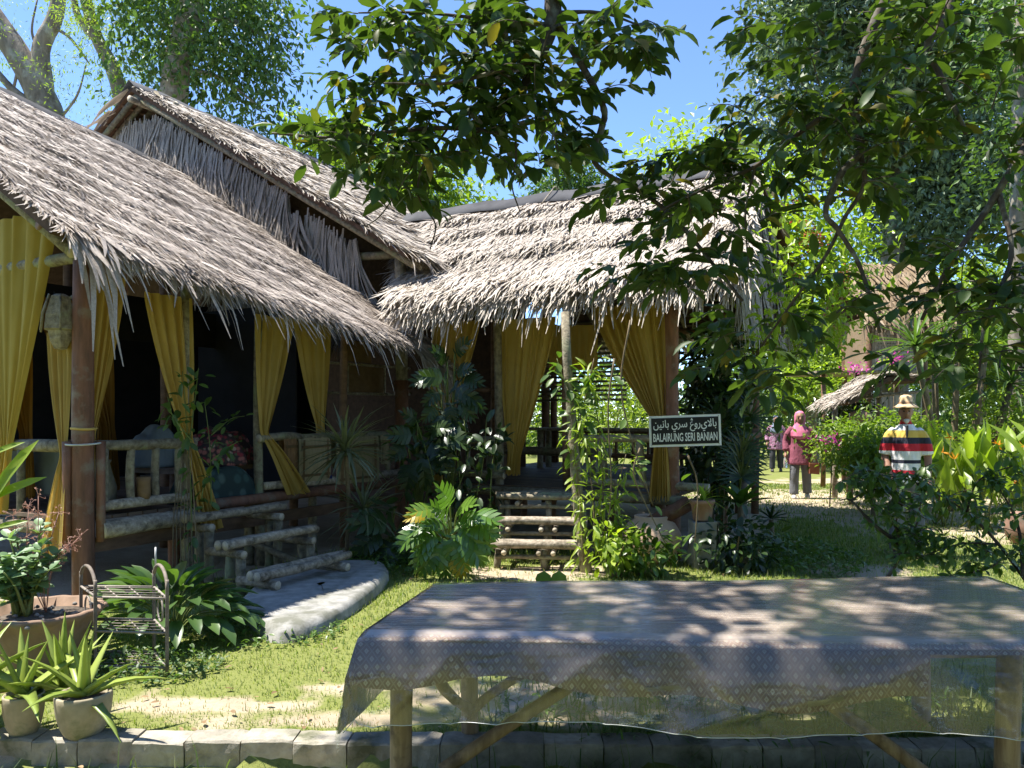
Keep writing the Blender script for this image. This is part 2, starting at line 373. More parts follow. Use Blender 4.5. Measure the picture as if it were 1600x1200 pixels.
def songket_mat():                                        # woven cloth: pale diamonds in a lattice
    m, nt, out = newmat('diamond_cloth')
    uv = N(nt, 'ShaderNodeUVMap'); sx = N(nt, 'ShaderNodeSeparateXYZ'); L(nt, uv.outputs[0], sx.inputs[0])
    def mth(op, a, b=None):
        n = N(nt, 'ShaderNodeMath', operation=op)
        for i, q in enumerate((a, b)):
            if q is None: continue
            if isinstance(q, (int, float)): n.inputs[i].default_value = q
            else: L(nt, q, n.inputs[i])
        return n.outputs[0]
    per = .021
    u = mth('DIVIDE', sx.outputs[0], per); v = mth('DIVIDE', sx.outputs[1], per * 1.35)
    p_ = mth('ADD', u, v); q_ = mth('SUBTRACT', u, v)
    fp = mth('ABSOLUTE', mth('SUBTRACT', mth('FRACT', mth('MULTIPLY', p_, .5)), .5)); fq = mth('ABSOLUTE', mth('SUBTRACT', mth('FRACT', mth('MULTIPLY', q_, .5)), .5))
    mxd = mth('MAXIMUM', fp, fq)
    inner = mth('LESS_THAN', mxd, .21); core = mth('LESS_THAN', mxd, .07); line = mth('GREATER_THAN', mxd, .44)
    nz = noise(nt, 120, 2)
    base = mixc(nt, nz, (.19, .108, .075), (.28, .17, .12))
    c = mixc(nt, inner, base, (.50, .42, .33)); c = mixc(nt, core, c, (.34, .26, .20)); c = mixc(nt, line, c, (.33, .25, .19))
    p = N(nt, 'ShaderNodeBsdfPrincipled'); p.inputs['Roughness'].default_value = .6; p.inputs['Specular IOR Level'].default_value = .3
    L(nt, c, p.inputs['Base Color']); L(nt, p.outputs[0], out.inputs[0]); return m
M['songket'] = songket_mat()

def plastic_mat():
    m, nt, out = newmat('clear_plastic')
    n1 = noise(nt, 3.5, 5, .6, stretch=(.5, 5, 2)); n2 = noise(nt, 30, 3, .5, stretch=(.3, 3, 1))
    h = N(nt, 'ShaderNodeMath', operation='MULTIPLY_ADD'); h.inputs[1].default_value = .35; L(nt, n2, h.inputs[0]); L(nt, n1, h.inputs[2])
    nb = bump(nt, h.outputs[0], .30, .02)
    g = N(nt, 'ShaderNodeBsdfGlossy'); g.inputs['Roughness'].default_value = .10; g.inputs['Color'].default_value = (1, 1, 1, 1); L(nt, nb, g.inputs['Normal'])
    tr = N(nt, 'ShaderNodeBsdfTransparent'); tr.inputs['Color'].default_value = (.93, .94, .91, 1)
    di = N(nt, 'ShaderNodeBsdfDiffuse'); di.inputs['Color'].default_value = (.84, .77, .70, 1); L(nt, nb, di.inputs['Normal'])
    tl = N(nt, 'ShaderNodeBsdfTranslucent'); tl.inputs['Color'].default_value = (.80, .80, .62, 1)
    hz = N(nt, 'ShaderNodeMixShader'); hz.inputs[0].default_value = .4; L(nt, di.outputs[0], hz.inputs[1]); L(nt, tl.outputs[0], hz.inputs[2])
    uvp = N(nt, 'ShaderNodeUVMap'); sep = N(nt, 'ShaderNodeSeparateXYZ'); L(nt, uvp.outputs[0], sep.inputs[0])   # flat top hazed paler to imitate sky glare, the hanging film is clearer
    du = N(nt, 'ShaderNodeMapRange'); du.inputs['From Min'].default_value = -.03; du.inputs['From Max'].default_value = .03; du.inputs['To Min'].default_value = .085; du.inputs['To Max'].default_value = .42; L(nt, sep.outputs[1], du.inputs['Value'])
    m1 = N(nt, 'ShaderNodeMixShader'); L(nt, du.outputs[0], m1.inputs[0]); L(nt, tr.outputs[0], m1.inputs[1]); L(nt, hz.outputs[0], m1.inputs[2])
    lw = N(nt, 'ShaderNodeFresnel'); lw.inputs['IOR'].default_value = 1.5; L(nt, nb, lw.inputs['Normal'])
    ms = N(nt, 'ShaderNodeMath', operation='MULTIPLY'); ms.inputs[1].default_value = 1.25; ms.use_clamp = True; L(nt, lw.outputs[0], ms.inputs[0])
    m2 = N(nt, 'ShaderNodeMixShader'); L(nt, ms.outputs[0], m2.inputs[0]); L(nt, m1.outputs[0], m2.inputs[1]); L(nt, g.outputs[0], m2.inputs[2])
    L(nt, m2.outputs[0], out.inputs[0]); return m
M['plastic'] = plastic_mat()
M['lit_hem'] = solid('lit_hem', (.30, .31, .27), (.45, .45, .41), 20, .25, bmp=0, spec=.6)

def pattern_mat(name, base, spots, scale, thr=.5):        # printed cloth: coloured blobs
    m, nt, out = newmat(name)
    vo = N(nt, 'ShaderNodeTexVoronoi'); vo.inputs['Scale'].default_value = scale; L(nt, nt.nodes.new('ShaderNodeTexCoord').outputs['Object'], vo.inputs['Vector'])
    sp = ramp(nt, vo.outputs['Color'], spots, 'CONSTANT'); f = ramp(nt, vo.outputs['Distance'], [(thr * .6, (1, 1, 1)), (thr, (0, 0, 0))])
    c = mixc(nt, f, base, sp)
    p = N(nt, 'ShaderNodeBsdfPrincipled'); p.inputs['Roughness'].default_value = .8; L(nt, c, p.inputs['Base Color']); L(nt, p.outputs[0], out.inputs[0]); return m
M['floral'] = pattern_mat('floral', (.03, .015, .015), [(0, (.22, .02, .03)), (.35, (.30, .10, .08)), (.6, (.08, .10, .04)), (.8, (.35, .25, .18))], 22, .6)
M['swirl'] = pattern_mat('swirl', (.012, .03, .028), [(0, (.03, .07, .065)), (.5, (.06, .10, .09)), (.8, (.02, .05, .045))], 9, .5)
M['print_top'] = pattern_mat('print_top', (.28, .12, .20), [(0, (.5, .4, .45)), (.4, (.12, .06, .10)), (.7, (.6, .3, .42))], 28, .5)
M['mat_beige'] = solid('mat_beige', (.26, .21, .115), (.36, .30, .175), 26, .85, (1, 1, .4), .3, .004, pervar=.12)
M['mat_brown'] = solid('mat_brown', (.20, .10, .045), (.34, .20, .10), 26, .85, (1, 1, .4), .3, .004, pervar=.1)
M['mat_line'] = solid('mat_line', (.15, .09, .04), (.2, .13, .06), 20, .85, bmp=0)
M['skin'] = solid('skin', (.24, .125, .08), (.32, .17, .11), 7, .55, bmp=0, pervar=.03)
M['hat'] = solid('hat', (.52, .36, .20), (.62, .45, .27), 40, .85, bmp=.3, bd=.003, pervar=.02)
M['hatband'] = solid('hatband', (.30, .17, .09), (.36, .22, .12), 30, .85, bmp=0, pervar=.02)
M['trousers'] = solid('trousers', (.11, .115, .13), (.18, .185, .20), 9, .85, (1, 1, .5), bmp=.7, bd=.04, pervar=.04)
M['trousers_dark'] = solid('trousers_dark', (.025, .025, .03), (.05, .05, .055), 6, .85, bmp=.1, pervar=.04)
M['shoe'] = solid('shoe', (.40, .36, .32), (.55, .5, .45), 10, .6, bmp=0, pervar=.05)
M['shoe_dark'] = solid('shoe_dark', (.05, .045, .04), (.09, .08, .07), 10, .6, bmp=0, pervar=.05)
M['tunic'] = solid('tunic', (.20, .055, .085), (.30, .09, .13), 9, .85, (1, 1, .4), bmp=.7, bd=.05, pervar=.03)
M['hijab_pink'] = solid('hijab_pink', (.55, .12, .22), (.68, .24, .34), 14, .85, bmp=.1, pervar=.03)
M['hijab_blue'] = solid('hijab_blue', (.10, .13, .18), (.20, .24, .30), 20, .85, bmp=.1, pervar=.03)
M['beard'] = solid('beard', (.55, .53, .50), (.68, .66, .63), 40, .9, bmp=.3, pervar=.03)
M['dark_hair'] = solid('dark_hair', (.012, .01, .009), (.03, .026, .022), 30, .6, bmp=.2, pervar=.03)
M['collar_red'] = solid('collar_red', (.42, .02, .03), (.5, .035, .04), 10, .8, bmp=0, pervar=.03)
M['bag'] = solid('bag', (.24, .08, .05), (.34, .13, .08), 10, .6, bmp=.1, pervar=.03)
def bottle_mat():
    m, nt, out = newmat('water_bottle'); p = N(nt, 'ShaderNodeBsdfPrincipled'); p.inputs['Base Color'].default_value = (.9, .95, .97, 1)
    p.inputs['Roughness'].default_value = .08; p.inputs['Transmission Weight'].default_value = .8; L(nt, p.outputs[0], out.inputs[0]); return m
M['bottle'] = bottle_mat()
def stripe_mat():                                         # rugby style shirt, bands by height
    m, nt, out = newmat('striped_shirt'); tc = nt.nodes.new('ShaderNodeTexCoord'); sx = N(nt, 'ShaderNodeSeparateXYZ'); L(nt, tc.outputs['Object'], sx.inputs[0])
    mr = N(nt, 'ShaderNodeMapRange'); mr.inputs['From Min'].default_value = .78; mr.inputs['From Max'].default_value = 1.45; L(nt, sx.outputs[2], mr.inputs['Value'])
    W_, RD, YL, NV = (.74, .74, .73), (.50, .018, .035), (.68, .45, .09), (.022, .024, .045)
    c = ramp(nt, mr.outputs[0], [(0, W_), (.155, RD), (.225, W_), (.33, NV), (.385, W_), (.52, RD), (.64, NV), (.735, YL), (.85, W_), (.945, RD)], 'CONSTANT')
    p = N(nt, 'ShaderNodeBsdfPrincipled'); p.inputs['Roughness'].default_value = .85; L(nt, c, p.inputs['Base Color'])
    L(nt, bump(nt, noise(nt, 11, 3, .5, stretch=(1, 1, .45)), .8, .05), p.inputs['Normal']); L(nt, p.outputs[0], out.inputs[0]); return m
M['stripes'] = stripe_mat()

# ------------------------------------------------------------------ ground, lawn, kerb, concrete pad
_ph = rng.random((10, 3)) * 6.28; _kk = rng.normal(size=(10, 2)) * 2.6
def wav(x, y): return sum(np.sin(_kk[i, 0] * x * (1 + i * .25) + _kk[i, 1] * y * (1 + i * .25) + _ph[i, 0]) for i in range(10)) / 4.5
def ell(x, y, cx, cy, rx, ry): return np.clip(1.25 - np.sqrt(((x - cx) / rx) ** 2 + ((y - cy) / ry) ** 2) * .75, 0, 1)
def inside_building(x, y):
    rx = x - C0[0]; ry = y - C0[1]; a = rx * E2[0] + ry * E2[1]; b = rx * D2[0] + ry * D2[1]
    return ((a < .1) & (a > -9.6) & (b > -4.4) & (b < 5.2)) | ((a > -.3) & (a < 4.0) & (b > -.1) & (b < 4.6))
def soil(x, y):
    m = np.maximum.reduce([ell(x, y, -1.5, 3.98, .50, .11), ell(x, y, -.75, 3.80, .5, .10) * .9, ell(x, y, -1.2, 3.85, 1.3, .42) * .40, ell(x, y, -.9, 4.25, .3, .12) * .8, ell(x, y, .5, 4.1, 1.3, .40) * .8, ell(x, y, 5.6, 13.2, 3.4, 2.6), ell(x, y, 7.5, 10.0, 2.6, 1.0),
                           ell(x, y, 3.3, 7.4, .6, .5) * .7, ell(x, y, .3, 7.35, .9, .35), ell(x, y, -2.9, 3.3, 1.0, .35) * .9, ell(x, y, -.9, 3.25, 1.6, .15) * .7, ell(x, y, 8, 17.5, 3, 1.2) * .7])
    m = np.where(inside_building(x, y), 1.0, m)
    return np.clip(m * .9 + .20 * wav(x * 1.6, y * 1.6) * (m > .02) + .07 * wav(x, y) + .04, 0, 1)
KB0 = np.array((-4.2, 3.60)); KB1 = np.array((5.2, 3.37))
def kerb_y(x): return KB0[1] + (x - KB0[0]) / (KB1[0] - KB0[0]) * (KB1[1] - KB0[1])
def gz(x, y):
    lo = -0.085; k = kerb_y(x)
    return np.where(y < k - .06, lo, 0.0) + .012 * wav(x * .7, y * .7) * np.clip((y - 3.7) * .5, 0, 1)
xs = np.concatenate([np.linspace(-90, -8, 16), np.linspace(-7, 10, 190), np.linspace(11, 90, 16)])
ys = np.concatenate([np.linspace(-30, 1.2, 8), np.linspace(1.6, 3.25, 12), np.linspace(3.3, 3.62, 22), np.linspace(3.68, 18, 150), np.linspace(19, 160, 18)])
gx, gy = np.meshgrid(xs, ys)
g = MB(); g.grid(np.stack([gx, gy, gz(gx, gy)], 2), soil(gx, gy).ravel())
tag(g.build('ground', M['ground'], org=(0, 0, 0)), 'sunlit lawn with bare sandy patches', None, None, 'structure')

def scatter_grass(name, label, n, xr, yr, hmin, hmax, mat, dens, width=.006):
    x = rng.uniform(*xr, n); y = yr[0] + (yr[1] - yr[0]) * rng.random(n) ** 1.7
    keep = rng.random(n) < dens(x, y); x = x[keep]; y = y[keep]; N_ = len(x)
    far = np.clip(y / 5, .8, 3.0)
    h = rng.uniform(hmin, hmax, N_) * np.clip(far, .9, 1.8); w = width * far
    ang = rng.uniform(0, 6.28, N_); lean = rng.uniform(.15, .9, N_)
    dx = np.cos(ang); dy = np.sin(ang); z0 = gz(x, y) - .005
    def P(t, side):
        ww = w * (1 - t * .9); bend = lean * t * t * h
        return np.stack([x + dx * bend - dy * ww * side, y + dy * bend + dx * ww * side, z0 + h * t * (1 - .25 * lean * t)], 1)
    V = np.stack([P(0, -1), P(0, 1), P(.55, 1), P(.55, -1), P(1, 0)], 1).reshape(-1, 3)
    b = (np.arange(N_) * 5)[:, None]; m = MB(); var = np.repeat(rng.random(N_), 5)
    m.add(V, b + np.array([[0, 1, 2, 3]]), var); m.F.append(b + np.array([[3, 2, 4]]))
    return tag(m.build(name, mat, org=(0, 0, 0)), label, 'grass', None, 'stuff')
def dens_lawn(x, y):
    inb = inside_building(x, y)
    tbl = ((x > -.45) & (x < 2.6) & (y < 4.1)) * .4
    return np.where(inb | (y < kerb_y(x) + .07), 0, np.clip(1.05 - soil(x, y) * 1.3, .12, 1) - tbl) * ((x / y > -.75) & (x / y < .78))
scatter_grass('lawn_grass', 'short bright green lawn grass between the pavilions and the kerb', 380000, (-6, 10), (3.6, 17), .014, .040, M['grass'], dens_lawn, .0036)
scatter_grass('lawn_tufts', 'sparse taller tufts and dry straws standing in the lawn', 26000, (-4, 8), (3.7, 13), .04, .10, M['grass'], lambda x, y: dens_lawn(x, y) * (wav(x * 2.3, y * 2.3) > .15) * .8, .003)
def dens_front(x, y): return np.where(y < kerb_y(x) - .09, np.where(x > .1, .9, .25), 0)
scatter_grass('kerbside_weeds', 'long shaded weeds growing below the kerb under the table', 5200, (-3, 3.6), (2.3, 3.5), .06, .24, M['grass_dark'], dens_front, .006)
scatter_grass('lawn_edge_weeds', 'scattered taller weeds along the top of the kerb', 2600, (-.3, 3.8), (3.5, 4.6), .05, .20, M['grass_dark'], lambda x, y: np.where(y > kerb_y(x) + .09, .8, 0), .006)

kerb = bpy.data.objects.new('kerb', None); COL.objects.link(kerb); kerb.location = (0, 3.48, -.13); tag(kerb, 'low weathered kerb of concrete blocks edging the lawn', None, None, 'structure')
kd = unit(np.append(KB1 - KB0, 0)); kn = np.cross(Z3, kd); tot = np.linalg.norm(KB1 - KB0); s = 0.0
while s < tot - .1:
    ln = R.uniform(.20, .27); c = np.append(KB0, 0) + kd * (s + ln / 2) + kn * R.uniform(-.006, .006)
    b = MB(); h2 = .165 + R.uniform(-.006, .006)
    pr = []                                                # chamfered, slightly irregular block
    nseg = 5
    prof = [(-.065, -.15), (-.07, -.02), (-.069, h2 - .165 + .026), (-.060, h2 - .165 + .035), (.060, h2 - .165 + .036), (.069, h2 - .165 + .022), (.07, -.15)]
    P = np.zeros((nseg + 1, len(prof), 3))
    for i in range(nseg + 1):
        u = (i / nseg - .5) * (ln - .005)
        for j, (pn, pz) in enumerate(prof):
            P[i, j] = c + kd * (u + R.uniform(-.003, .003)) + kn * (pn + R.uniform(-.003, .003)) + Z3 * (pz + R.uniform(-.003, .003) - (.003 if i in (0, nseg) else 0))
    b.grid(P); nv = len(prof)
    b.F.append(np.array([list(range(nv))])); b.F.append(np.array([[nseg * nv + q for q in range(nv - 1, -1, -1)]]))
    b.build('block', M['kerb'], kerb, smooth=False); s += ln

def pad(name, poly, h, mat, label, cat):
    poly = np.array(poly); c = poly.mean(0); n = len(poly); m = MB()
    pts = curve_pts([np.append(p, 0) for p in np.vstack([poly, poly[:1]])], n * 4)[:-1, :2]; k = len(pts)
    rings = []
    for sc_, z in ((1.03, -.03), (1.0, h * .55), (.96, h * .9), (.88, h), (.5, h * 1.02), (.05, h * 1.02)):
        rings.append(np.concatenate([c + (pts - c) * sc_, np.full((k, 1), z)], 1) + np.append(rng.normal(size=(k, 2)) * .004, np.zeros((k, 1)), 1))
    Pg = np.stack([np.vstack([r, r[:1]]) for r in rings])
    m.grid(Pg[:, ::-1]); return tag(m.build(name, mat), label, cat)
pp = [gp(x, y)[:2] for x, y in ((372, 958), (425, 1003), (500, 990), (565, 950), (606, 908), (585, 890), (500, 893), (420, 915))]
pad('concrete_pad', pp, .11, M['concrete'], 'grey rounded concrete pad on the ground below the left log steps', 'concrete pad')

# ------------------------------------------------------------------ thatch and log helpers
def blades(mb, p, d, nrm, L_, w_, lift, droop, var=None):
    """strips of dry palm leaf: p root, d down-slope dir, nrm normal, all (N,3)"""
    N_ = len(p); s = np.cross(d, nrm); s /= np.linalg.norm(s, axis=1, keepdims=True) + 1e-9
    roll = rng.normal(size=N_) * .26; s = s * np.cos(roll)[:, None] + nrm * np.sin(roll)[:, None]
    curl = rng.normal(size=N_) * .06
    V = []
    for t, wf in ((0, .8), (.4, 1.0), (.75, .75), (1.0, .18)):
        q = p + d * (t * L_)[:, None] + nrm * (lift * np.sin(t * PI * .5))[:, None] + s * (curl * t * t * L_ * 3)[:, None]
        q = q - Z3 * (droop * t * t * L_)[:, None]
        V += [q - s * (w_ * wf / 2)[:, None], q + s * (w_ * wf / 2)[:, None]]
    V = np.stack(V, 1).reshape(-1, 3); b = (np.arange(N_) * 8)[:, None, None]
    F = (b + np.array([[[0, 1, 3, 2], [2, 3, 5, 4], [4, 5, 7, 6]]])).reshape(-1, 4)
    mb.add(V, F, np.repeat(rng.random(N_) if var is None else var, 8))
def course(E0, U, S, nrm, Lu, v, n, ln, w, jit, lift, droop, dv=.06, sag=0.0, umin=0, umax=1):
    u = rng.uniform(umin, umax, n); vv = v + rng.uniform(-dv, dv, n)
    p = E0 + np.outer(u * Lu, U) + np.outer(vv, S) + np.outer(rng.uniform(0, .03, n) + .02 * np.sin(u * Lu * 5 + v * 7), nrm) - np.outer(sag * np.sin(u * PI), Z3)
    d = -S[None] + np.outer(rng.normal(size=n) * jit, U); d /= np.linalg.norm(d, axis=1, keepdims=True)
    return p, d, np.repeat(nrm[None], n, 0), rng.uniform(ln * .7, ln * 1.2, n), rng.uniform(w * .6, w * 1.4, n), rng.uniform(0, 1, n) * lift, np.abs(rng.normal(size=n)) * droop
def slope(parent, E0, U, S_full, Lu, rows, per, ln, w, jit, lift, droop, mat, deck=.06, eave_long=1.0, bands=None, deckmat=None, name='thatch_course', step=0.0, lo0=0.0, hi0=0.0):
    """thatch laid in courses from eave line E0 + u*U up the slope vector S_full; bands: list of v0..v1 that read as separate courses"""
    E0 = np.asarray(E0, float); Ls = np.linalg.norm(S_full); S = S_full / Ls; nrm = unit(np.cross(U, S))
    if nrm[2] < 0: nrm = -nrm
    m = MB()
    lo = lambda v: lo0 * (1 - v / Ls)
    ln_ = lambda v: Lu - lo(v) - hi0 * v / Ls
    P = np.array([[E0 + U * (lo(v) + u * ln_(v)) + S * v for v in np.linspace(0.12, Ls, 4)] for u in np.linspace(0, 1, 6)])
    m.grid(P); m.grid((P - nrm * deck)[:, ::-1])
    for edge in (P[0], P[-1]): m.grid(np.stack([edge, edge - nrm * deck]))
    m.grid(np.stack([P[:, 0], P[:, 0] - nrm * deck])); m.grid(np.stack([P[:, -1], P[:, -1] - nrm * deck]))
    m.build('roof_underlay', deckmat or M['underside'], parent, smooth=False)
    if bands is None: bands = [(i / 4 * Ls, (i + 1) / 4 * Ls) for i in range(4)]
    tot = sum(b[1] - b[0] for b in bands)
    for bi, (v0, v1) in enumerate(bands):
        m = MB(); k = max(2, int(rows * (v1 - v0) / tot))
        for i in range(k):
            v = v0 + (v1 - v0) * (i + .6) / k
            e = eave_long if (bi == 0 and i < 3) else 1.0
            lf = lift * (2.2 if i < 2 else 1.0)
            A = course(E0 + U * lo(v), U, S, nrm, ln_(v), v + .1, int(per), ln * e, w * (1.15 if i < 2 else 1), jit, lf, droop * (1.6 if bi == 0 and i < 3 else 1))
            A[0][:] += nrm * (step * (1 - i / k) + .02)
            blades(m, *A)
        tag(m.build(name, mat, parent, smooth=False), kind='stuff')
    return nrm
def log(parent, p0, p1, r, mat='log', name='log', n=5, bend=.012, wob=.045, taper=1.0, seg=9, ends=True):
    p0 = np.asarray(p0, float); p1 = np.asarray(p1, float); t = np.linspace(0, 1, n)[:, None]
    off = rng.normal(size=3) * bend; pts = p0 * (1 - t) + p1 * t + np.sin(t * PI) * off
    rr = r * (1 + (taper - 1) * t[:, 0]) * (1 + rng.normal(size=n) * wob)
    m = MB(); m.tube(pts, rr, seg, wob=wob * .5); o = m.build(name, M[mat], parent)
    if mat in ('log', 'log_pale', 'table_wood'):                # sawn ends show paler wood
        o.data.materials.append(M['log_end']); o.data.polygons[-1].material_index = 1; o.data.polygons[-2].material_index = 1
    return o
def board(parent, p0, p1, w, th, mat, name='board', up=Z3):
    p0 = np.asarray(p0, float); p1 = np.asarray(p1, float); x = unit(p1 - p0); y = unit(np.cross(up, x)); z = np.cross(x, y)
    m = MB(); m.box((p0 + p1) / 2, (np.linalg.norm(p1 - p0), w, th), (x, y, z), jit=.0015); return m.build(name, M[mat], parent, smooth=False)

# ------------------------------------------------------------------ left pavilion (low roof, open sides)
lp = thing('thatched_pavilion', W(-1.7, -2.1), 'long low thatched pavilion with mustard curtains filling the left side', 'pavilion')
FZ = .68; B0 = -4.18
log(lp, W(0, B0, -.05), W(0, B0, 2.72), .084, 'red_post', 'post', 8, .006, .012, .93, 14)
log(lp, W(-.055, B0 - .10, .50), W(-.055, B0 - .10, 1.30), .036, 'red_post', 'brace_post', 4, .004)
log(lp, W(.075, B0 + .095, .50), W(.075, B0 + .095, 1.30), .036, 'red_post', 'brace_post', 4, .004)
m = MB(); th = np.linspace(0, 2 * PI, 17); c = W(0, B0, 1.40); m.tube(np.stack([c[0] + .088 * np.cos(th), c[1] + .088 * np.sin(th), np.full(17, c[2]) + .004 * np.sin(th * 2)], 1), .011, 6, False); m.build('tie_band', M['strap'], lp)
c = W(0, B0, 1.285); m = MB(); m.tube(np.stack([c[0] + .125 * np.cos(th), c[1] + .135 * np.sin(th), np.full(17, c[2]) + .01 * np.sin(th)], 1), .008, 6, False); m.build('tie_wire', M['wire'], lp)
log(lp, W(0, B0 + .95, -.02), W(0, B0 + .95, 2.7), .042, 'log', 'post', 7, .012, .03)
log(lp, W(0, B0 + 1.84, -.02), W(-.02, B0 + 1.84, 2.7), .046, 'log', 'post', 7, .012, .03)
log(lp, W(-.02, B0 + 3.1, -.02), W(0, B0 + 3.1, 2.7), .045, 'brown_wood', 'post', 7, .012, .03)
for a_ in (-1.8, -3.6):
    for b_ in (B0, B0 + 2.1, -.05): log(lp, W(a_, b_, -.02), W(a_, b_, 3.4 if a_ < -2 else 3.3), .06, 'brown_wood', 'post', 5, .01)
# floor joists and edge logs
for k in range(30):
    b_ = B0 + .02 + k * .139; board(lp, W(-3.6, b_, FZ), W(.02, b_, FZ), .128, .03, 'floor_wood', 'floor_board')
log(lp, W(.07, B0 + .10, .585), W(.07, B0 + 1.04, .60), .072, 'log_pale', 'edge_log', 6, .006, .02, 1, 12)
board(lp, W(.02, B0 + .05, .47), W(.02, 0, .47), .05, .11, 'brown_wood', 'floor_beam')
log(lp, W(.05, B0 + 1.0, .68), W(.05, -.1, .68), .055, 'red_post', 'edge_log', 6, .008, .02, 1, 10)
log(lp, W(-3.6, B0 - .02, .58), W(.02, B0 - .02, .58), .06, 'log', 'edge_log')
for b_ in (B0 + .9, B0 + 1.8, B0 + 2.7, B0 + 3.6): log(lp, W(-.12, b_, -.02), W(-.12, b_, .62), .05, 'red_post' if b_ < -2.5 else 'log', 'floor_stump', 4)
# railings
log(lp, W(.03, B0 + .10, 1.265), W(.03, B0 + 1.02, 1.262), .045, 'log', 'top_rail', 7, .008, .05)
log(lp, W(.03, B0 + .10, .775), W(.03, B0 + 1.0, .775), .042, 'log_pale', 'bottom_rail', 6, .006, .03)
for q in (.16, .40, .63, .86): log(lp, W(.02, B0 + q, .74), W(.03, B0 + q - .005, 1.25), .033, 'log', 'baluster', 5, .006, .05)
log(lp, W(-3.4, B0, 1.24), W(-.09, B0, 1.262), .05, 'log', 'top_rail', 8, .01, .05)
for q in (-.15, -.85, -1.4, -2.0): log(lp, W(q, B0, .6), W(q, B0, 1.22), .036, 'log', 'baluster', 5, .006, .05)
log(lp, W(.03, B0 + 1.78, 1.275), W(.03, B0 + 2.35, 1.275), .042, 'log', 'top_rail')
log(lp, W(.03, B0 + 2.3, 1.27), W(.03, -.08, 1.27), .038, 'log', 'top_rail')
log(lp, W(.04, B0 + 1.85, .80), W(.04, -.1, .80), .042, 'log_pale', 'bottom_rail')
for q in (2.2, 2.75, 3.3, 3.85): log(lp, W(.03, B0 + q, .74), W(.03, B0 + q, 1.26), .03, 'log', 'baluster', 5, .006, .05)
# plates, rafters, underside battens
RA = -3.9; EA = .58; SL = .62; TL = -.108; DT = unit(D3 + Z3 * TL)      # the low roof dips towards its far end
def ez(b): return 2.27 + TL * b
def lz(a, b=0.0): return ez(b) + (EA - a) * SL
EZ = ez(B0 - .52); RZ = lz(RA, B0 - .52)
log(lp, W(0, B0 - .35, lz(0, B0) - .14), W(0, .0, lz(0) - .14), .05, 'brown_wood', 'wall_plate')
log(lp, W(-3.7, B0 - .02, 2.80), W(.2, B0 - .02, 2.76), .05, 'log', 'tie_beam')
log(lp, W(-3.8, B0 - .30, lz(-3.8, B0) - .17), W(.34, B0 - .30, lz(.34, B0) - .17), .045, 'log', 'rafter')
for b_ in np.linspace(B0 + .6, -.2, 5): log(lp, W(-3.85, b_, lz(-3.85, b_) - .16), W(.3, b_, lz(.3, b_) - .16), .035, 'brown_wood', 'rafter', 4)
for q in np.linspace(.1, 3.6, 9): log(lp, W(-q, B0 - .45, lz(-q, B0 - .45) - .105), W(-q, -.05, lz(-q) - .105), .02, 'brown_wood', 'batten', 3, .004, .02, 1, 6)
S_ = W(RA, 0, RZ) - W(EA, 0, EZ)
slope(lp, W(EA, B0 - .52, EZ), DT, S_, 4.80, 64, 1450, .26, .0115, .09, .02, .05, M['thatch_fine'], .07, 1.1)
# eave fringe: longer, paler drooping strips, heavy at the near corner
m = MB(); nrm = unit(np.cross(DT, S_)); nrm = nrm if nrm[2] > 0 else -nrm; Su = unit(S_)
A = course(W(EA, B0 - .52, EZ), DT, Su, nrm, 4.78, .10, 2600, .30, .019, .20, .045, .22, .05); blades(m, *A)
A = course(W(EA, B0 - .54, EZ), DT, Su, nrm, 4.78, .06, 110, .38, .024, .25, .02, .5, .05); blades(m, *A)
A = course(W(EA, B0 - .50, EZ + .02), D3, Su, nrm, .26, .02, 34, .36, .045, .18, .02, 1.0, .05); blades(m, *A)
A = course(W(EA, -.55, ez(-.55)), DT, Su, nrm, .75, .02, 320, .44, .022, .3, .02, .8, .06); blades(m, *A)
tag(m.build('eave_fringe', M['thatch_fine'], lp, False), kind='stuff')
m = MB(); n = 900; q = rng.random(n)                      # ragged near rake edge
p = W(EA, B0 - .50, EZ) + np.outer(q, S_) + nrm * .03; d = -Su[None] * .8 - D3[None] * rng.uniform(.05, .6, (n, 1)); d /= np.linalg.norm(d, axis=1, keepdims=True)
blades(m, p, d, np.repeat(nrm[None], n, 0), rng.uniform(.12, .28, n), rng.uniform(.010, .022, n), rng.uniform(0, .03, n), rng.uniform(0, .08, n)); tag(m.build('rake_fringe', M['thatch_fine'], lp, False), kind='stuff')
S2 = W(RA, 0, RZ) - W(RA * 2 - EA, 0, EZ)
slope(lp, W(RA * 2 - EA, B0 - .52, EZ), DT, S2, 4.80, 12, 300, .6, .05, .2, .04, .1, M['thatch_fine'], .07)
def ridge_cap(parent, p0, p1, side, w, drop, mat='ridge_sheet', n=10):
    P = np.zeros((n, 5, 3)); p0 = np.asarray(p0); p1 = np.asarray(p1)
    for i in range(n):
        c = p0 + (p1 - p0) * i / (n - 1) + Z3 * (.015 * math.sin(i * 2.1) + R.uniform(-.008, .008))
        for j, (q, z) in enumerate(((-1, -drop), (-.5, -drop * .42), (0, .05), (.5, -drop * .42), (1, -drop))): P[i, j] = c + side * w * q * (1 + R.uniform(-.06, .06)) + Z3 * z
    m = MB(); m.grid(P); o = m.build('ridge_cap', M[mat], parent); sm = o.modifiers.new('thickness', 'SOLIDIFY'); sm.thickness = .006; return o
ridge_cap(lp, W(RA, B0 - .5, RZ + .045), W(RA, -.05, lz(RA) + .045), E3, .24, .13)
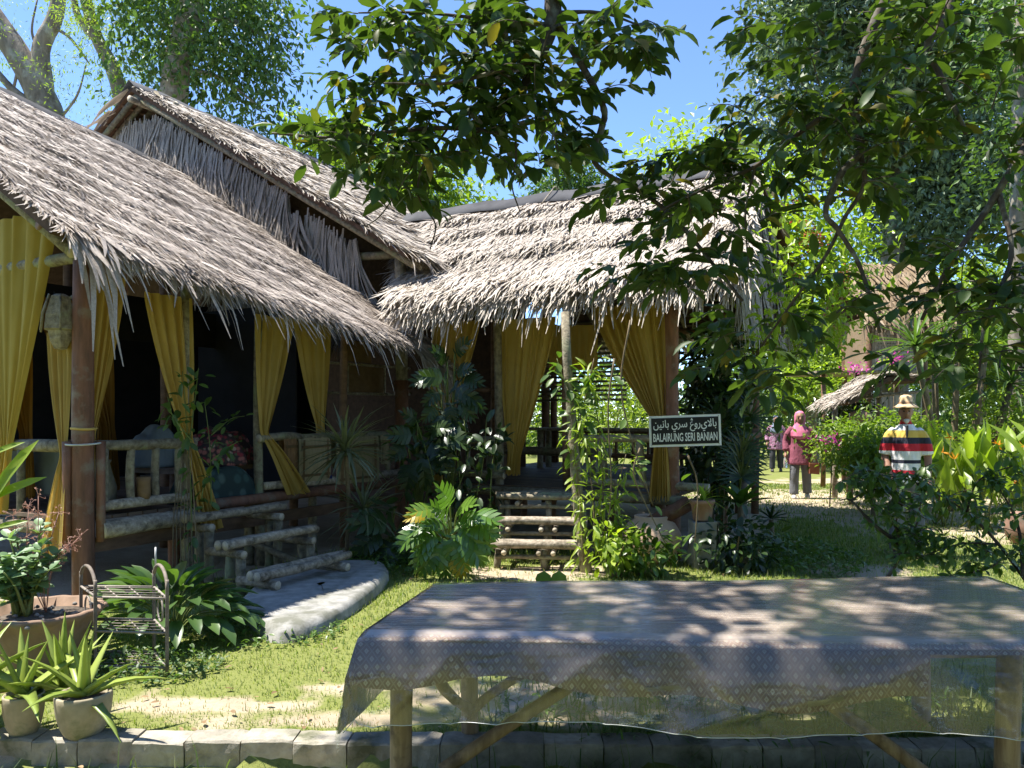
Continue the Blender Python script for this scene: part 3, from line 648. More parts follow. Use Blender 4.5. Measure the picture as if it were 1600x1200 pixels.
# interior: dark cloth walls, extended to keep the inside dark, back railing
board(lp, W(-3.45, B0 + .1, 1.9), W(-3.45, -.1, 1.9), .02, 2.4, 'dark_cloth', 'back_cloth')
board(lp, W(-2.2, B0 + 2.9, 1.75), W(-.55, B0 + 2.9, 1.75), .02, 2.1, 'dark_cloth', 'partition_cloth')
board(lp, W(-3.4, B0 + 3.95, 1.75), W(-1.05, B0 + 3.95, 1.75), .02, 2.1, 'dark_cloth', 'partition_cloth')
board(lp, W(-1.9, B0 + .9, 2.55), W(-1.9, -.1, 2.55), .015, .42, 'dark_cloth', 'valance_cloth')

# ------------------------------------------------------------------ tall pavilion (gable facing the camera)
tp = thing('tall_thatched_pavilion', W(-4.0, 2.2), 'taller pavilion with thatched gable wall and steep roof rising behind the low roof', 'pavilion')
AA = -4.84; AZ = 6.52; TE = .44; TZ = 3.40; OV = -.35; TS = (AZ - TZ) / (TE - AA)
def tz(a): return AZ - abs(a - AA) * TS
log(tp, W(0, 0, -.05), W(0, 0, 1.95), .085, 'red_post', 'post', 6, .006, .012, 1, 12)
log(tp, W(0, 0, 1.95), W(-.02, 0, 3.50), .078, 'log', 'post', 6, .006, .02, .95, 12)
for a_, b_ in ((-4.84, .10), (-2.7, .10), (0, 2.6), (-4.84, 2.6), (-9.5, .05), (-9.5, 4.2), (0, 4.2)): log(tp, W(a_, b_, -.02), W(a_, b_, tz(a_) - .18), .075, 'brown_wood', 'post', 5, .01)
ST = W(AA, 0, AZ) - W(TE, 0, TZ)
slope(tp, W(TE, OV, TZ), D3, ST, 5.3, 34, 900, .36, .022, .14, .04, .12, M['thatch_coarse'], .05, 1.25)
SLf = W(AA, 0, AZ) - W(2 * AA - TE, 0, TZ)
slope(tp, W(2 * AA - TE, OV, TZ), D3, SLf, 5.3, 14, 340, .6, .045, .2, .05, .12, M['thatch_coarse'], .05, 1.2)
m = MB(); n = 900; q = rng.random(n); nrmT = unit(np.cross(D3, ST)); nrmT = nrmT if nrmT[2] > 0 else -nrmT; SuT = unit(ST)
p = W(TE, OV + .02, TZ) + np.outer(q, ST) + nrmT * .02; d = -SuT[None] * .9 - D3[None] * rng.uniform(-.1, .45, (n, 1)); d /= np.linalg.norm(d, axis=1, keepdims=True)
blades(m, p, d, np.repeat(nrmT[None], n, 0), rng.uniform(.15, .32, n), rng.uniform(.012, .028, n), rng.uniform(0, .04, n), rng.uniform(0, .12, n)); tag(m.build('rake_fringe', M['thatch_coarse'], tp, False), kind='stuff')
ridge_cap(tp, W(AA, OV - .04, AZ + .06), W(AA, 5.0, AZ + .06), E3, .24, .14)
for b_ in (OV + .08, OV + .25, .1, 1.2, 2.4, 3.6):
    log(tp, W(AA, b_, AZ - .11), W(TE - .06, b_, TZ - .07), .045 if b_ < 0 else .035, 'log' if b_ < .2 else 'brown_wood', 'rafter', 5, .012)
    log(tp, W(AA, b_, AZ - .11), W(2 * AA - TE + .06, b_, TZ - .07), .042, 'log' if b_ < .2 else 'brown_wood', 'rafter', 5, .012)
for q in np.linspace(.25, 5.3, 14):
    log(tp, W(AA - q, OV + .03, tz(AA - q) - .075), W(AA - q, 4.8, tz(AA - q) - .075), .02, 'brown_wood', 'batten', 3, .004, .02, 1, 6)
    if q < 5.0: log(tp, W(AA + q, OV + .04, tz(AA + q) - .075), W(AA + q, 4.8, tz(AA + q) - .075), .02, 'brown_wood', 'batten', 3, .004, .02, 1, 6)
log(tp, W(AA + .1, OV - .1, AZ - .22), W(AA + .1, 1.2, AZ - .22), .05, 'log_pale', 'ridge_pole', 4)
log(tp, W(-9.3, .02, 4.05), W(.1, .02, 3.55), .055, 'log', 'tie_beam', 6, .01)
log(tp, W(AA - 1.4, 0, 4.6), W(AA + .6, 0, 6.3), .04, 'log', 'strut', 4); log(tp, W(AA + 1.5, 0, 4.9), W(AA + .1, 0, 6.55), .04, 'log', 'strut', 4)
# hanging thatch on the gable: panels of long strips, with the gaps of the photograph
def hang(parent, segs, b_, ln, w, slant, n_per_m, mat, name='wall_thatch', jit=.10):
    m = MB()
    for (a0, z0, a1, z1) in segs:
        n = int(abs(a1 - a0) * n_per_m); u = rng.random(n); aa = a0 + (a1 - a0) * u; zz = z0 + (z1 - z0) * u + rng.normal(size=n) * .07
        p = np.array([W(x, b_ + R.uniform(-.05, .0), z) for x, z in zip(aa, zz)])
        d = -Z3[None] + np.outer(rng.normal(size=n) * jit + slant, E3) - np.outer(rng.uniform(.0, .10, n), D3); d /= np.linalg.norm(d, axis=1, keepdims=True)
        blades(m, p, d, np.repeat(-D3[None], n, 0), rng.uniform(ln * .75, ln * 1.15, n), rng.uniform(w * .6, w * 1.4, n), rng.uniform(0, .05, n), np.zeros(n))
    return tag(m.build(name, mat, parent, False), kind='stuff')
def wtop(a): return min(5.98, tz(a) - .30)
tiers = []
for k, (off, a0, a1) in enumerate(((1.15, -5.48, -1.75), (.75, -5.48, -1.75), (.38, -5.48, -1.75), (0, -5.48, -4.55), (0, -4.5, -1.75))):
    segs = []; aa = np.linspace(a0, a1, 10)
    for i in range(9): segs.append((aa[i], wtop(aa[i]) - off, aa[i + 1], wtop(aa[i + 1]) - off))
    hang(tp, segs, -.02 - k * .035, .95 if k < 4 else .7, .026, -.12 if k == 4 else .0, 620, M['thatch_grey'], jit=.13)
aa = np.linspace(-1.53, -.64, 4)
for off in (.45, .12): hang(tp, [(aa[i], wtop(aa[i]) - off, aa[i + 1], wtop(aa[i + 1]) - off) for i in range(3)], -.06, 1.0 if off > .2 else 1.05, .032, .0, 520, M['thatch_grey'], jit=.12)
for (a0, a1) in ((-5.45, -4.5), (-4.5, -3.2), (-3.2, -1.77), (-1.52, -.66)):
    P = np.array([[W(a0, .03, wtop(a0) - .05), W(a0, .03, 2.6)], [W((a0 + a1) / 2, .03, wtop((a0 + a1) / 2) - .05), W((a0 + a1) / 2, .03, 2.6)], [W(a1, .03, wtop(a1) - .05), W(a1, .03, 2.6)]])
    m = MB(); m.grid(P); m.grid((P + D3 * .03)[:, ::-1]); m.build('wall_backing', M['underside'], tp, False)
for (a0, a1) in ((-9.2, -4.84), (-4.84, .25)):              # dark sheet added behind the gable so its opening stays dark
    P = np.array([[W(x, 2.9, tz(x) - .12), W(x, 2.9, .0)] for x in (a0, (a0 + a1) / 2, a1)]); m = MB(); m.grid(P); m.grid((P + D3 * .04)[:, ::-1]); m.build('dark_backing', M['underside'], tp, False)
# bright strip of tips where the wall thatch rests on the low roof
hang(tp, [(-4.0 + i * .35, lz(-4.0 + i * .35) + .50, -4.0 + (i + 1) * .35, lz(-4.0 + (i + 1) * .35) + .50) for i in range(7)], -.16, .50, .04, .05, 130, M['thatch_grey'], 'wall_thatch', .2)

# ------------------------------------------------------------------ right pavilion
rp = thing('open_thatched_pavilion', W(2.0, 1.6), 'open thatched pavilion with shaggy roof courses and dark ridge behind the name board', 'pavilion')
ZE = 2.80; ZR = 4.58; BE = -.62; BR = 2.2; AL = .42; AR = 4.42; AV = -1.5
SF = W(0, BR, ZR) - W(0, BE, ZE); LSF = np.linalg.norm(SF)
slope(rp, W(AV, BE, ZE), E3, SF, AR - AV, 44, 800, .38, .021, .11, .045, .12, M['thatch_coarse'], .06, 1.0, step=.045, lo0=AL - AV, hi0=.42,
      bands=[(0, LSF * .34), (LSF * .36, LSF * .62), (LSF * .64, LSF * .84), (LSF * .86, LSF * 1.0)])
SB = W(0, BR, ZR) - W(0, 2 * BR - BE, ZE)
slope(rp, W(AL, 2 * BR - BE, ZE), E3, SB, AR - AL, 12, 260, .6, .045, .2, .05, .12, M['thatch_coarse'], .06, hi0=.42)
nF = unit(np.cross(E3, SF)); nF = nF if nF[2] > 0 else -nF; m = MB()
A = course(W(AL, BE, ZE), E3, unit(SF), nF, AR - AL, .12, 1500, .36, .027, .18, .05, .40, .05); blades(m, *A)
A = course(W(AL, BE, ZE), E3, unit(SF), nF, .9, .10, 240, .32, .026, .25, .02, .5, .06); blades(m, *A)
for v_ in (.35, .63, .85): A = course(W(AL - 1.92 * v_, BE, ZE), E3, unit(SF), nF, AR - AL + 1.5 * v_, LSF * v_ + .1, 900, .32, .024, .16, .08, .26, .05); blades(m, *A)
tag(m.build('eave_fringe', M['thatch_coarse'], rp, False), kind='stuff')
ridge_cap(rp, W(-1.5, BR - .03, ZR + .12), W(AR - .40, BR - .03, ZR + .12), D3, .26, .165, n=16)
for a_ in (1.1, 2.4, 3.4):                                # ties over the ridge sheet
    m = MB(); m.tube(curve_pts([W(a_, BR - .42, ZR - .1), W(a_ + .03, BR - .18, ZR + .12), W(a_ + .05, BR - .03, ZR + .23), W(a_ + .06, BR + .26, ZR + .03)], 12), .011, 5); m.build('ridge_tie', M['log_pale'], rp)
def rz(b): return ZR - abs(b - BR) * (ZR - ZE) / (BR - BE)
R2A = 3.53
log(rp, W(1.43, 0, -.02), W(1.40, -.02, 2.85), .05, 'log', 'post', 7, .015, .03)
log(rp, W(R2A, 0, -.05), W(R2A - .02, -.03, 2.85), .078, 'red_post', 'post', 7, .01, .015, .95, 12)
log(rp, W(2.25, .1, .6), W(2.25, .1, 2.9), .045, 'brown_wood', 'post', 6)
for a_, b_ in ((.1, 2.2), (.1, 4.3), (1.9, 4.35), (R2A, 2.2), (R2A, 4.3)): log(rp, W(a_, b_, -.02), W(a_, b_, rz(b_) - .15), .06, 'brown_wood', 'post', 5, .01)
log(rp, W(-.1, -.03, 2.86), W(AR - .4, -.03, 2.86), .05, 'brown_wood', 'wall_plate'); log(rp, W(-.1, 4.35, 2.86), W(AR - .4, 4.35, 2.86), .05, 'brown_wood', 'wall_plate')
for a_ in np.linspace(.1, 3.9, 6):
    log(rp, W(a_, BE + .1, ZE - .09), W(a_, BR, ZR - .13), .03, 'log', 'rafter', 4); log(rp, W(a_, 2 * BR - BE - .1, ZE - .09), W(a_, BR, ZR - .13), .03, 'log', 'rafter', 4)
for q in np.linspace(.1, 2.6, 13):
    for sg in (-1, 1): log(rp, W(AL + .05, BR + sg * q, rz(BR + sg * q) - .085), W(AR - .5, BR + sg * q, rz(BR + sg * q) - .085), .017, 'log', 'batten', 3, .006, .03, 1, 6)
for k in range(27):
    b_ = .02 + k * .165; board(rp, W(-.1, b_, FZ), W(3.6, b_, FZ), .15, .03, 'floor_wood', 'floor_board')
log(rp, W(.0, -.06, .62), W(3.65, -.06, .62), .055, 'log', 'edge_log')
log(rp, W(2.35, -.02, .78), W(3.9, -.02, .76), .045, 'log', 'bottom_rail'); log(rp, W(2.3, -.02, 1.24), W(3.8, -.02, 1.25), .042, 'log', 'top_rail')
log(rp, W(.2, -.02, 1.20), W(1.46, -.02, 1.22), .05, 'log', 'top_rail'); log(rp, W(.2, -.02, .82), W(1.5, -.02, .80), .045, 'log', 'bottom_rail')
for a_ in (2.75, 3.2): log(rp, W(a_, -.02, .76), W(a_ - .05, -.02, 1.24), .042, 'log', 'baluster', 5)
for a_ in (.3, .65, 1.0): log(rp, W(a_, -.02, .8), W(a_, -.02, 1.2), .032, 'log', 'baluster', 5)
log(rp, W(0, 4.25, 1.25), W(3.6, 4.25, 1.25), .045, 'brown_wood', 'top_rail'); log(rp, W(0, 4.25, .85), W(3.6, 4.25, .85), .045, 'brown_wood', 'bottom_rail')
for a_ in np.linspace(.2, 3.5, 13): log(rp, W(a_, 4.25, .7), W(a_, 4.25, 1.25), .028, 'brown_wood', 'baluster', 4)
log(rp, W(3.62, .1, 1.22), W(3.62, 4.2, 1.22), .042, 'brown_wood', 'top_rail'); log(rp, W(-.2, .1, 1.9), W(-.2, 4.2, 1.9), .04, 'brown_wood', 'wall_rail')
for a_ in (.6, 2.0, 3.3):
    for b_ in (.25, 2.2, 4.2): log(rp, W(a_, b_, -.02), W(a_, b_, .62), .05, 'brown_wood', 'floor_stump', 4)
# slanting thick brown brace at the right corner
log(rp, W(2.95, -.35, .22), W(3.75, -.2, .62), .075, 'red_post', 'brace', 5)
# closed right gable of the open pavilion
P = np.array([[W(AR - .25, BE + .35, ZE + .12), W(AR - .25, BE + .35, ZE - .1)], [W(AR - .5, BR, ZR - .1), W(AR - .5, BR, ZE - .1)], [W(AR - .25, 2 * BR - BE - .35, ZE + .12), W(AR - .25, 2 * BR - BE - .35, ZE - .1)]])
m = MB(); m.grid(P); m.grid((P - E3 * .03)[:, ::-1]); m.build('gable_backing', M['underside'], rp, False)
m = MB()
for off in (.0, .4, .8, 1.2):
    n = 260; bb = rng.uniform(BE + .4, 2 * BR - BE - .4, n); zz = np.array([rz(q) for q in bb]) - .1 - off; k_ = zz > ZE - .1; bb, zz = bb[k_], zz[k_]; n = len(bb); p = np.array([W(AR - .20 - .27 * (1 - abs(q - BR) / 2.8) + R.uniform(0, .05), q, z) for q, z in zip(bb, zz)]); d = -Z3[None] + rng.normal(size=(n, 3)) * .12; d /= np.linalg.norm(d, axis=1, keepdims=True)
    blades(m, p, d, np.repeat(E3[None], n, 0), rng.uniform(.4, .65, n), rng.uniform(.02, .045, n), rng.uniform(0, .05, n), np.zeros(n))
tag(m.build('gable_thatch', M['thatch_grey'], rp, False), kind='stuff')
# half-height slat blind on the left bay of the right pavilion
for k in range(14): log(rp, W(.05, 3.6, 1.75 + k * .075), W(1.7, 3.6, 1.75 + k * .075 + .01), .022, 'log', 'blind_slat', 3, .01, .02, 1, 6)

# ------------------------------------------------------------------ log steps
ls = thing('log_steps', W(.8, -3.0), 'grey three-tread log steps up to the low left pavilion', 'steps', None)
for k, (a_, z_) in enumerate(((1.20, .235), (.80, .44), (.40, .635))):
    b0, b1 = -3.56 + .02 * k, -2.46
    for q in (-.042, .036): log(ls, W(a_ + q, b0 + R.uniform(-.02, .02), z_), W(a_ + q, b1 + R.uniform(-.02, .02), z_ + .005), .040, 'log_pale', 'tread_log', 9, .010, .05, .9, 10)
    for b_ in (b0 + .14, b1 - .12):
        log(ls, W(a_ - .32, b_, z_ - .085), W(a_ + .12, b_, z_ - .085), .036, 'log_pale', 'crossbar', 4, .004, .02, 1, 9)
        for q in (-.06, .06): log(ls, W(a_ + q, b_ + .02, -.02), W(a_ + q, b_ + .02, z_ - .11), .040, 'log', 'leg', 4, .006, .03)
log(ls, W(.1, -2.6, .3), W(1.2, -2.6, .09), .03, 'log', 'stringer', 4)
rs = thing('log_steps', (.14, 7.7, 0), 'pale sunlit log steps up to the open pavilion beside the sunlit split-leaf plant', 'steps')
sd = unit(np.array((.985, -.10, 0))); sn = np.array((.10, .985, 0)); sc0 = np.array((.29, 7.55, 0))
for k, (f, z_, w0, w1) in enumerate(((0, .245, -.50, .45), (.36, .42, -.48, .44), (.75, .64, -.54, .42))):
    for q in (-.085, 0, .085) if k < 2 else (-.1, -.02, .06, .14):
        log(rs, sc0 + sn * (f + q) + sd * (w0 + R.uniform(-.03, .03)) + Z3 * (z_ + R.uniform(-.006, .006)), sc0 + sn * (f + q) + sd * (w1 + R.uniform(-.03, .03)) + Z3 * z_, .038 if k < 2 else .03, 'log_pale' if k < 2 else 'log', 'tread_log', 9, .009, .05, 1, 9)
    for u_ in (-.36, -.02, .12, .38) if k < 2 else (-.3, .3):
        log(rs, sc0 + sn * (f - .13) + sd * u_ + Z3 * (z_ - .075), sc0 + sn * (f + .3) + sd * u_ + Z3 * (z_ - .075), .026, 'log_pale', 'crossbar', 3, .003, .02, 1, 8)
    for u_ in (-.42, .03, .40): log(rs, sc0 + sn * (f - .03) + sd * (u_ + R.uniform(-.02, .02)) + Z3 * -.02, sc0 + sn * (f - .03) + sd * u_ + Z3 * (z_ - .05), .034, 'log', 'leg', 4, .008, .03)
    log(rs, sc0 + sn * (f - .07) + sd * (w0 + .05) + Z3 * (z_ - .12), sc0 + sn * (f - .07) + sd * (w1 - .05) + Z3 * (z_ - .12), .022, 'log', 'rail', 3)
lpole = MB(); pts = curve_pts([at(916, 893, 7.4), at(905, 800, 7.42), at(896, 690, 7.45), at(886, 560, 7.5), at(883, 488, 7.55)], 10)
lpole.tube(pts, np.linspace(.062, .042, len(pts)), 10, wob=.03); tag(lpole.build('leaning_pole', M['log']), 'leaning grey pole wrapped in vines beside the sunlit log steps', 'pole')

# ------------------------------------------------------------------ curtains
def ab_b(x, a):
    k = (x - 800) / 1200; c = C0 + a * E2; return (k * c[1] - c[0]) / (D2[0] - D2[1] * k)
def ab_a(x, b):
    k = (x - 800) / 1200; c = C0 + b * D2; return (k * c[1] - c[0]) / (E2[0] - E2[1] * k)
def zy(p, y): return CAMH - (y - 650) / 1200 * p[1]
def sub(o):                                               # smooth a coarse cloth grid
    s_ = o.modifiers.new('smooth', 'SUBSURF'); s_.levels = 1; s_.render_levels = 1; return o
def curtain(label, p0, p1, tie, tw, bot, bw, mat, folds, out, amp=.035, group='curtains tied back in the pavilions', phase=0):
    """p0,p1 top corners; tie point (or None) with half width tw; bottom centre with half width bw; out = unit normal for the folds"""
    p0, p1, bot = map(lambda q: np.asarray(q, float), (p0, p1, bot)); ax = unit((p1 - p0) * np.array((1, 1, 0)))
    nu, nv = folds * 8 + 1, 30; P = np.zeros((nv, nu, 3)); u = np.linspace(0, 1, nu)
    w_ = np.repeat(rng.uniform(.35, 1.75, folds * 2 + 1), 4)[:nu]; ph = phase + np.cumsum(w_) * (2 * PI * folds / nu)
    fa = np.interp(u, np.linspace(0, 1, folds + 1), rng.uniform(.35, 1.3, folds + 1)); p2 = R.uniform(0, 6); p3 = R.uniform(1.5, 3.5)
    for i in range(nv):
        v = i / (nv - 1)
        if tie is None:
            l = p0 * (1 - v) + (bot - ax * bw) * v; r = p1 * (1 - v) + (bot + ax * bw) * v; am = amp * (.5 + .6 * v)
        else:
            t3 = np.asarray(tie, float); vt = (p0[2] - t3[2]) / (p0[2] - bot[2])
            if v <= vt:
                q = v / vt; q2 = q ** 1.15
                l = p0 * (1 - q2) + (t3 - ax * tw) * q2; r = p1 * (1 - q2) + (t3 + ax * tw) * q2
                sl = math.sin(q * PI) * .05
                l = l - ax * sl * .4; r = r + ax * sl * .4
                zz = p0[2] + (t3[2] - p0[2]) * q; l[2] = zz; r[2] = zz; am = amp * (1 - .45 * q)
            else:
                q = (v - vt) / (1 - vt); q2 = q ** .8
                l = (t3 - ax * tw) * (1 - q2) + (bot - ax * bw) * q2; r = (t3 + ax * tw) * (1 - q2) + (bot + ax * bw) * q2
                zz = t3[2] + (bot[2] - t3[2]) * q; l[2] = zz; r[2] = zz; am = amp * (.55 + .3 * q)
        uu = u
        row = l[None] * (1 - uu)[:, None] + r[None] * uu[:, None] + out[None] * (am * fa * np.sin(ph + .5 * math.sin(v * p3 + p2)) + .25 * am * np.sin(ph * 2.3 + v * 4 + p2))[:, None] + ax[None] * (.006 * np.sin(ph * 1.7 + v * 6))[:, None]
        row[:, 2] += .012 * np.sin(ph * .5) * v
        P[i] = row
    m = MB(); m.grid(P); o = m.build('curtain', M[mat]); tag(o, label, 'curtain', group); sub(o)
    return o
OL = E3; OF = -D3
fb = B0 - .05
P_ = lambda x, y, b=None, a=None: (lambda q: np.array((q[0], q[1], zy(q, y))))(W(ab_a(x, b), b) if b is not None else W(a, ab_b(x, a)))
curtain('broad yellow curtain at the far left edge, hanging left of the red-brown corner post', P_(-130, 372, b=fb), P_(84, 372, b=fb), P_(6, 690, b=fb), .12, P_(-8, 800, b=fb), .16, 'curtain_lemon', 10, OF, .045)
curtain('narrow curtain gathered on the red-brown corner post with its loose end below the rail', P_(74, 520, b=B0 - .02), P_(112, 520, b=B0 - .02), P_(100, 715, b=B0 - .10), .028, P_(80, 872, b=B0 - .16), .15, 'curtain', 4, OF, .03)
curtain('mustard curtain just right of the red-brown corner post', P_(138, 425, a=-.06), P_(196, 425, a=-.06), P_(141, 675, a=-.06), .04, P_(138, 760, a=-.06), .05, 'curtain', 5, OL, .03)
curtain('mustard curtain tied to the vine-covered post with its tail hanging over the edge log', P_(222, 455, a=.02), P_(299, 455, a=.02), P_(293, 690, a=.06), .035, P_(330, 828, a=.14), .12, 'curtain', 5, OL, .03)
curtain('mustard curtain twisted round the slim post at the head of the log steps', P_(396, 490, a=.03), P_(458, 490, a=.03), P_(412, 680, a=.05), .04, P_(466, 772, a=.12), .16, 'curtain', 5, OL, .03)
curtain('darker mustard curtain hanging above the beige mats on the rail', P_(453, 490, a=-.05), P_(514, 490, a=-.05), P_(499, 665, a=-.05), .06, P_(500, 700, a=-.05), .07, 'curtain', 5, OL, .03)
curtain('mustard curtain drawn to the left behind the dark climbing split leaves', P_(676, 505, b=-.06), P_(752, 505, b=-.06), P_(683, 690, b=-.06), .07, P_(683, 760, b=-.06), .08, 'curtain', 6, OF, .03)
curtain('ochre curtain in the middle of the open pavilion, tied above the low bench', P_(783, 500, b=.02), P_(870, 500, b=.02), P_(804, 712, b=.02), .08, P_(802, 742, b=.02), .09, 'curtain', 7, OF, .035)
curtain('wide mustard curtain beside the name board, tied back to the right post', P_(924, 480, b=-.04), P_(1046, 475, b=-.04), P_(1034, 668, b=-.06), .05, P_(1031, 783, b=-.10), .12, 'curtain', 8, OF, .04)
curtain('small ochre curtain deep inside the open pavilion', P_(858, 508, b=1.9), P_(934, 508, b=1.9), None, 0, P_(896, 578, b=1.9), .36, 'curtain', 6, OF, .03)
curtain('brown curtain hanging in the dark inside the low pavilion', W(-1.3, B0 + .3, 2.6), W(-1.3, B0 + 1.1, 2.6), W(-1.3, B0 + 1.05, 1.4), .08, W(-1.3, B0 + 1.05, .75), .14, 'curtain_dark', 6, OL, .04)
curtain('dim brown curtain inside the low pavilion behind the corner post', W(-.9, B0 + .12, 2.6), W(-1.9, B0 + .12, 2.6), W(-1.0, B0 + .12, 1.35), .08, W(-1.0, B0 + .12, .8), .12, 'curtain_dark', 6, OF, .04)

# ------------------------------------------------------------------ things on and in the left pavilion
def cloth_over(name, label, cat, b0, b1, zt, zb_out, zb_in, a, mat, border=None, wave=.008):
    n = 9; rows = [(a - .05, zb_in), (a - .045, zt - .03), (a, zt + .008), (a + .045, zt - .03), (a + .055, (zt + zb_out) / 2), (a + .05, zb_out)]
    P = np.array([[W(ra + wave * math.sin(i * 1.7 + j), b0 + (b1 - b0) * i / (n - 1), rz_) for i in range(n)] for j, (ra, rz_) in enumerate(rows)])
    r = thing(name, W(a, (b0 + b1) / 2, min(zb_out, zb_in)), label, cat); m = MB(); m.grid(P); o = m.build('cloth', M[mat], r); sub(o)
    if border:
        for f in (.12, .88):
            m = MB(); m.grid(np.array([[W(a + .060 + wave * math.sin(1.7 * 8 * f + j), b0 + (b1 - b0) * (f + q), z_) for q in (-.03, .03)] for j, z_ in enumerate((zt - .07, (zt + zb_out) / 2, zb_out + .02))])); m.build('woven_band', M[border], r)
        for zf in (.2, .85):
            z_ = zt - .05 + (zb_out - zt + .05) * zf; m = MB(); m.grid(np.array([[W(a + .0615, b0 + (b1 - b0) * q, z_ + s_) for q in (.06, .5, .94)] for s_ in (-.014, .014)])); m.build('woven_band', M[border], r)
    return r
ra_ = .03
bm = lambda x: ab_b(x, ra_)
cloth_over('floor_mat', 'brown patterned mat hung over the rail beside the slim post', 'mat', bm(439), bm(460), 1.31, .88, 1.0, ra_, 'mat_brown', 'mat_line')
cloth_over('floor_mat', 'pale beige woven mat hung over the rail left of the spiky plant', 'mat', bm(462), bm(512), 1.315, .80, .9, ra_, 'mat_beige', 'mat_line')
cloth_over('floor_mat', 'wide beige striped mat hung over the rail behind the spiky plant', 'mat', bm(520), bm(588), 1.315, .70, .9, ra_, 'mat_beige', 'mat_line')
cloth_over('floor_mat', 'narrow beige mat hung over the rail near the corner post', 'mat', bm(590), bm(604), 1.31, .92, 1.0, ra_, 'mat_beige', 'mat_line')
m = MB(); m.box(W(.02, bm(490), .82), (.1, .5, .05), (E3, D3, Z3)); tag(m.build('folded_cloth', M['navy'], smooth=False), 'folded navy blue cloth lying on the floor edge under the pale mat', 'cloth')
# bench with floral and swirl throws
bn = thing('daybed', W(-.62, B0 + 1.50, FZ), 'low daybed just inside the low pavilion beside the log steps', 'daybed')
board(bn, W(-.62, B0 + 1.05, FZ + .30), W(-.62, B0 + 1.98, FZ + .30), .7, .05, 'floor_wood', 'seat')
for q in ((-.35, 1.1), (-.35, 1.92), (-.9, 1.1), (-.9, 1.92)): log(bn, W(q[0], B0 + q[1], FZ), W(q[0], B0 + q[1], FZ + .28), .035, 'brown_wood', 'leg', 3)
def heap(name, label, cat, c, rx, ry, rz_, mat, seed):
    rr = np.random.default_rng(seed); n1, n2 = 14, 22; P = np.zeros((n1, n2 + 1, 3)); k = rr.normal(size=(6, 2)) * 2.2; ph = rr.random(6) * 6
    for i in range(n1):
        for j in range(n2 + 1):
            th = i / (n1 - 1) * PI * .56; az = j / n2 * 2 * PI; f = 1 + .10 * sum(math.sin(k[q, 0] * math.sin(th) * math.cos(az) * 2 + k[q, 1] * math.sin(th) * math.sin(az) * 2 + ph[q]) for q in range(6)) / 2
            P[i, j] = c + E3 * rx * math.sin(th) * math.cos(az) * f + D3 * ry * math.sin(th) * math.sin(az) * f + Z3 * rz_ * max(0, math.cos(th)) * f
    m = MB(); m.grid(P[:, ::-1]); return tag(m.build(name, M[mat]), label, cat)
heap('floral_throw', 'red flowered throw heaped on the daybed behind the climbing tendrils', 'throw', W(-.42, B0 + 1.62, FZ + .33), .34, .40, .38, 'floral', 3)
heap('green_throw', 'dark green swirl-patterned cloth spread on the floor under the flowered throw', 'throw', W(-.16, B0 + 1.42, FZ + .02), .20, .52, .30, 'swirl', 4)
heap('cushion', 'dim grey cushion on the daybed left of the flowered throw', 'cushion', W(-.75, B0 + 1.18, FZ + .33), .22, .20, .42, 'grey_board', 5)
m = MB(); m.rings([(*W(.03, B0 + .505)[:2], z, r_, r_) for z, r_ in ((.80, .052), (.86, .055), (.94, .054), (.985, .058), (.985, .048), (.86, .045))], 14); tag(m.build('bamboo_cup', M['board']), 'short brown bamboo cup standing on the lower rail between two balusters', 'cup')
m = MB(); c = W(-.25, B0 + .27)[:2]; m.rings([(*c, z, r_, r_) for z, r_ in ((FZ + .02, .10), (FZ + .1, .15), (FZ + .22, .155), (FZ + .34, .12), (FZ + .42, .10), (FZ + .45, .115), (FZ + .45, .09), (FZ + .3, .1))], 16); tag(m.build('clay_urn', M['clay_old']), 'pale urn standing on the floor behind the first balusters', 'urn')
m = MB(); m.box(W(-1.15, B0 + .22, 1.02), (1.5, .05, .40), (E3, D3, Z3)); tag(m.build('grey_panel', M['grey_board'], smooth=False), 'grey-blue board standing behind the far left rail', 'board')
m = MB(); m.box(W(.0, B0 + 1.0, 1.07), (.05, .13, .16), (E3, D3, Z3), jit=.012); tag(m.build('paper_bag', M['white_paint'], smooth=False), 'pale cloth bag hanging behind the vine-covered post', 'bag')
# framed boards hung from poles near the corner
fr = thing('hanging_rack', W(-.25, B0 + 3.5, 1.5), 'two thin poles hung with plain brown boards under the low eave', 'rack')
bq0, bq1 = ab_b(508, -.25), ab_b(640, -.25); zr1 = zy(W(-.25, ab_b(575, -.25)), 572); zr2 = zy(W(-.25, ab_b(575, -.25)), 616)
log(fr, W(-.25, bq0, zr1), W(-.25, bq1, zr1 + .02), .018, 'log_pale', 'pole', 4); log(fr, W(-.25, bq0, zr2), W(-.25, bq1, zr2 + .02), .018, 'log_pale', 'pole', 4)
bb0, bb1 = ab_b(545, -.25), ab_b(603, -.25)
m = MB(); m.box(W(-.28, (bb0 + bb1) / 2, (zr1 + zr2) / 2), (.012, abs(bb1 - bb0), (zr1 - zr2) * .95), (E3, D3, Z3)); m.build('panel', M['board'], fr, False)
for q in (bb0, bb1): m = MB(); m.box(W(-.268, q, (zr1 + zr2) / 2), (.02, .025, zr1 - zr2), (E3, D3, Z3)); m.build('frame_strip', M['log_pale'], fr, False)
m = MB(); m.box(W(-.28, ab_b(560, -.25), zr1 + .17), (.012, .55, .26), (E3, D3, Z3)); m.build('panel', M['board'], fr, False)
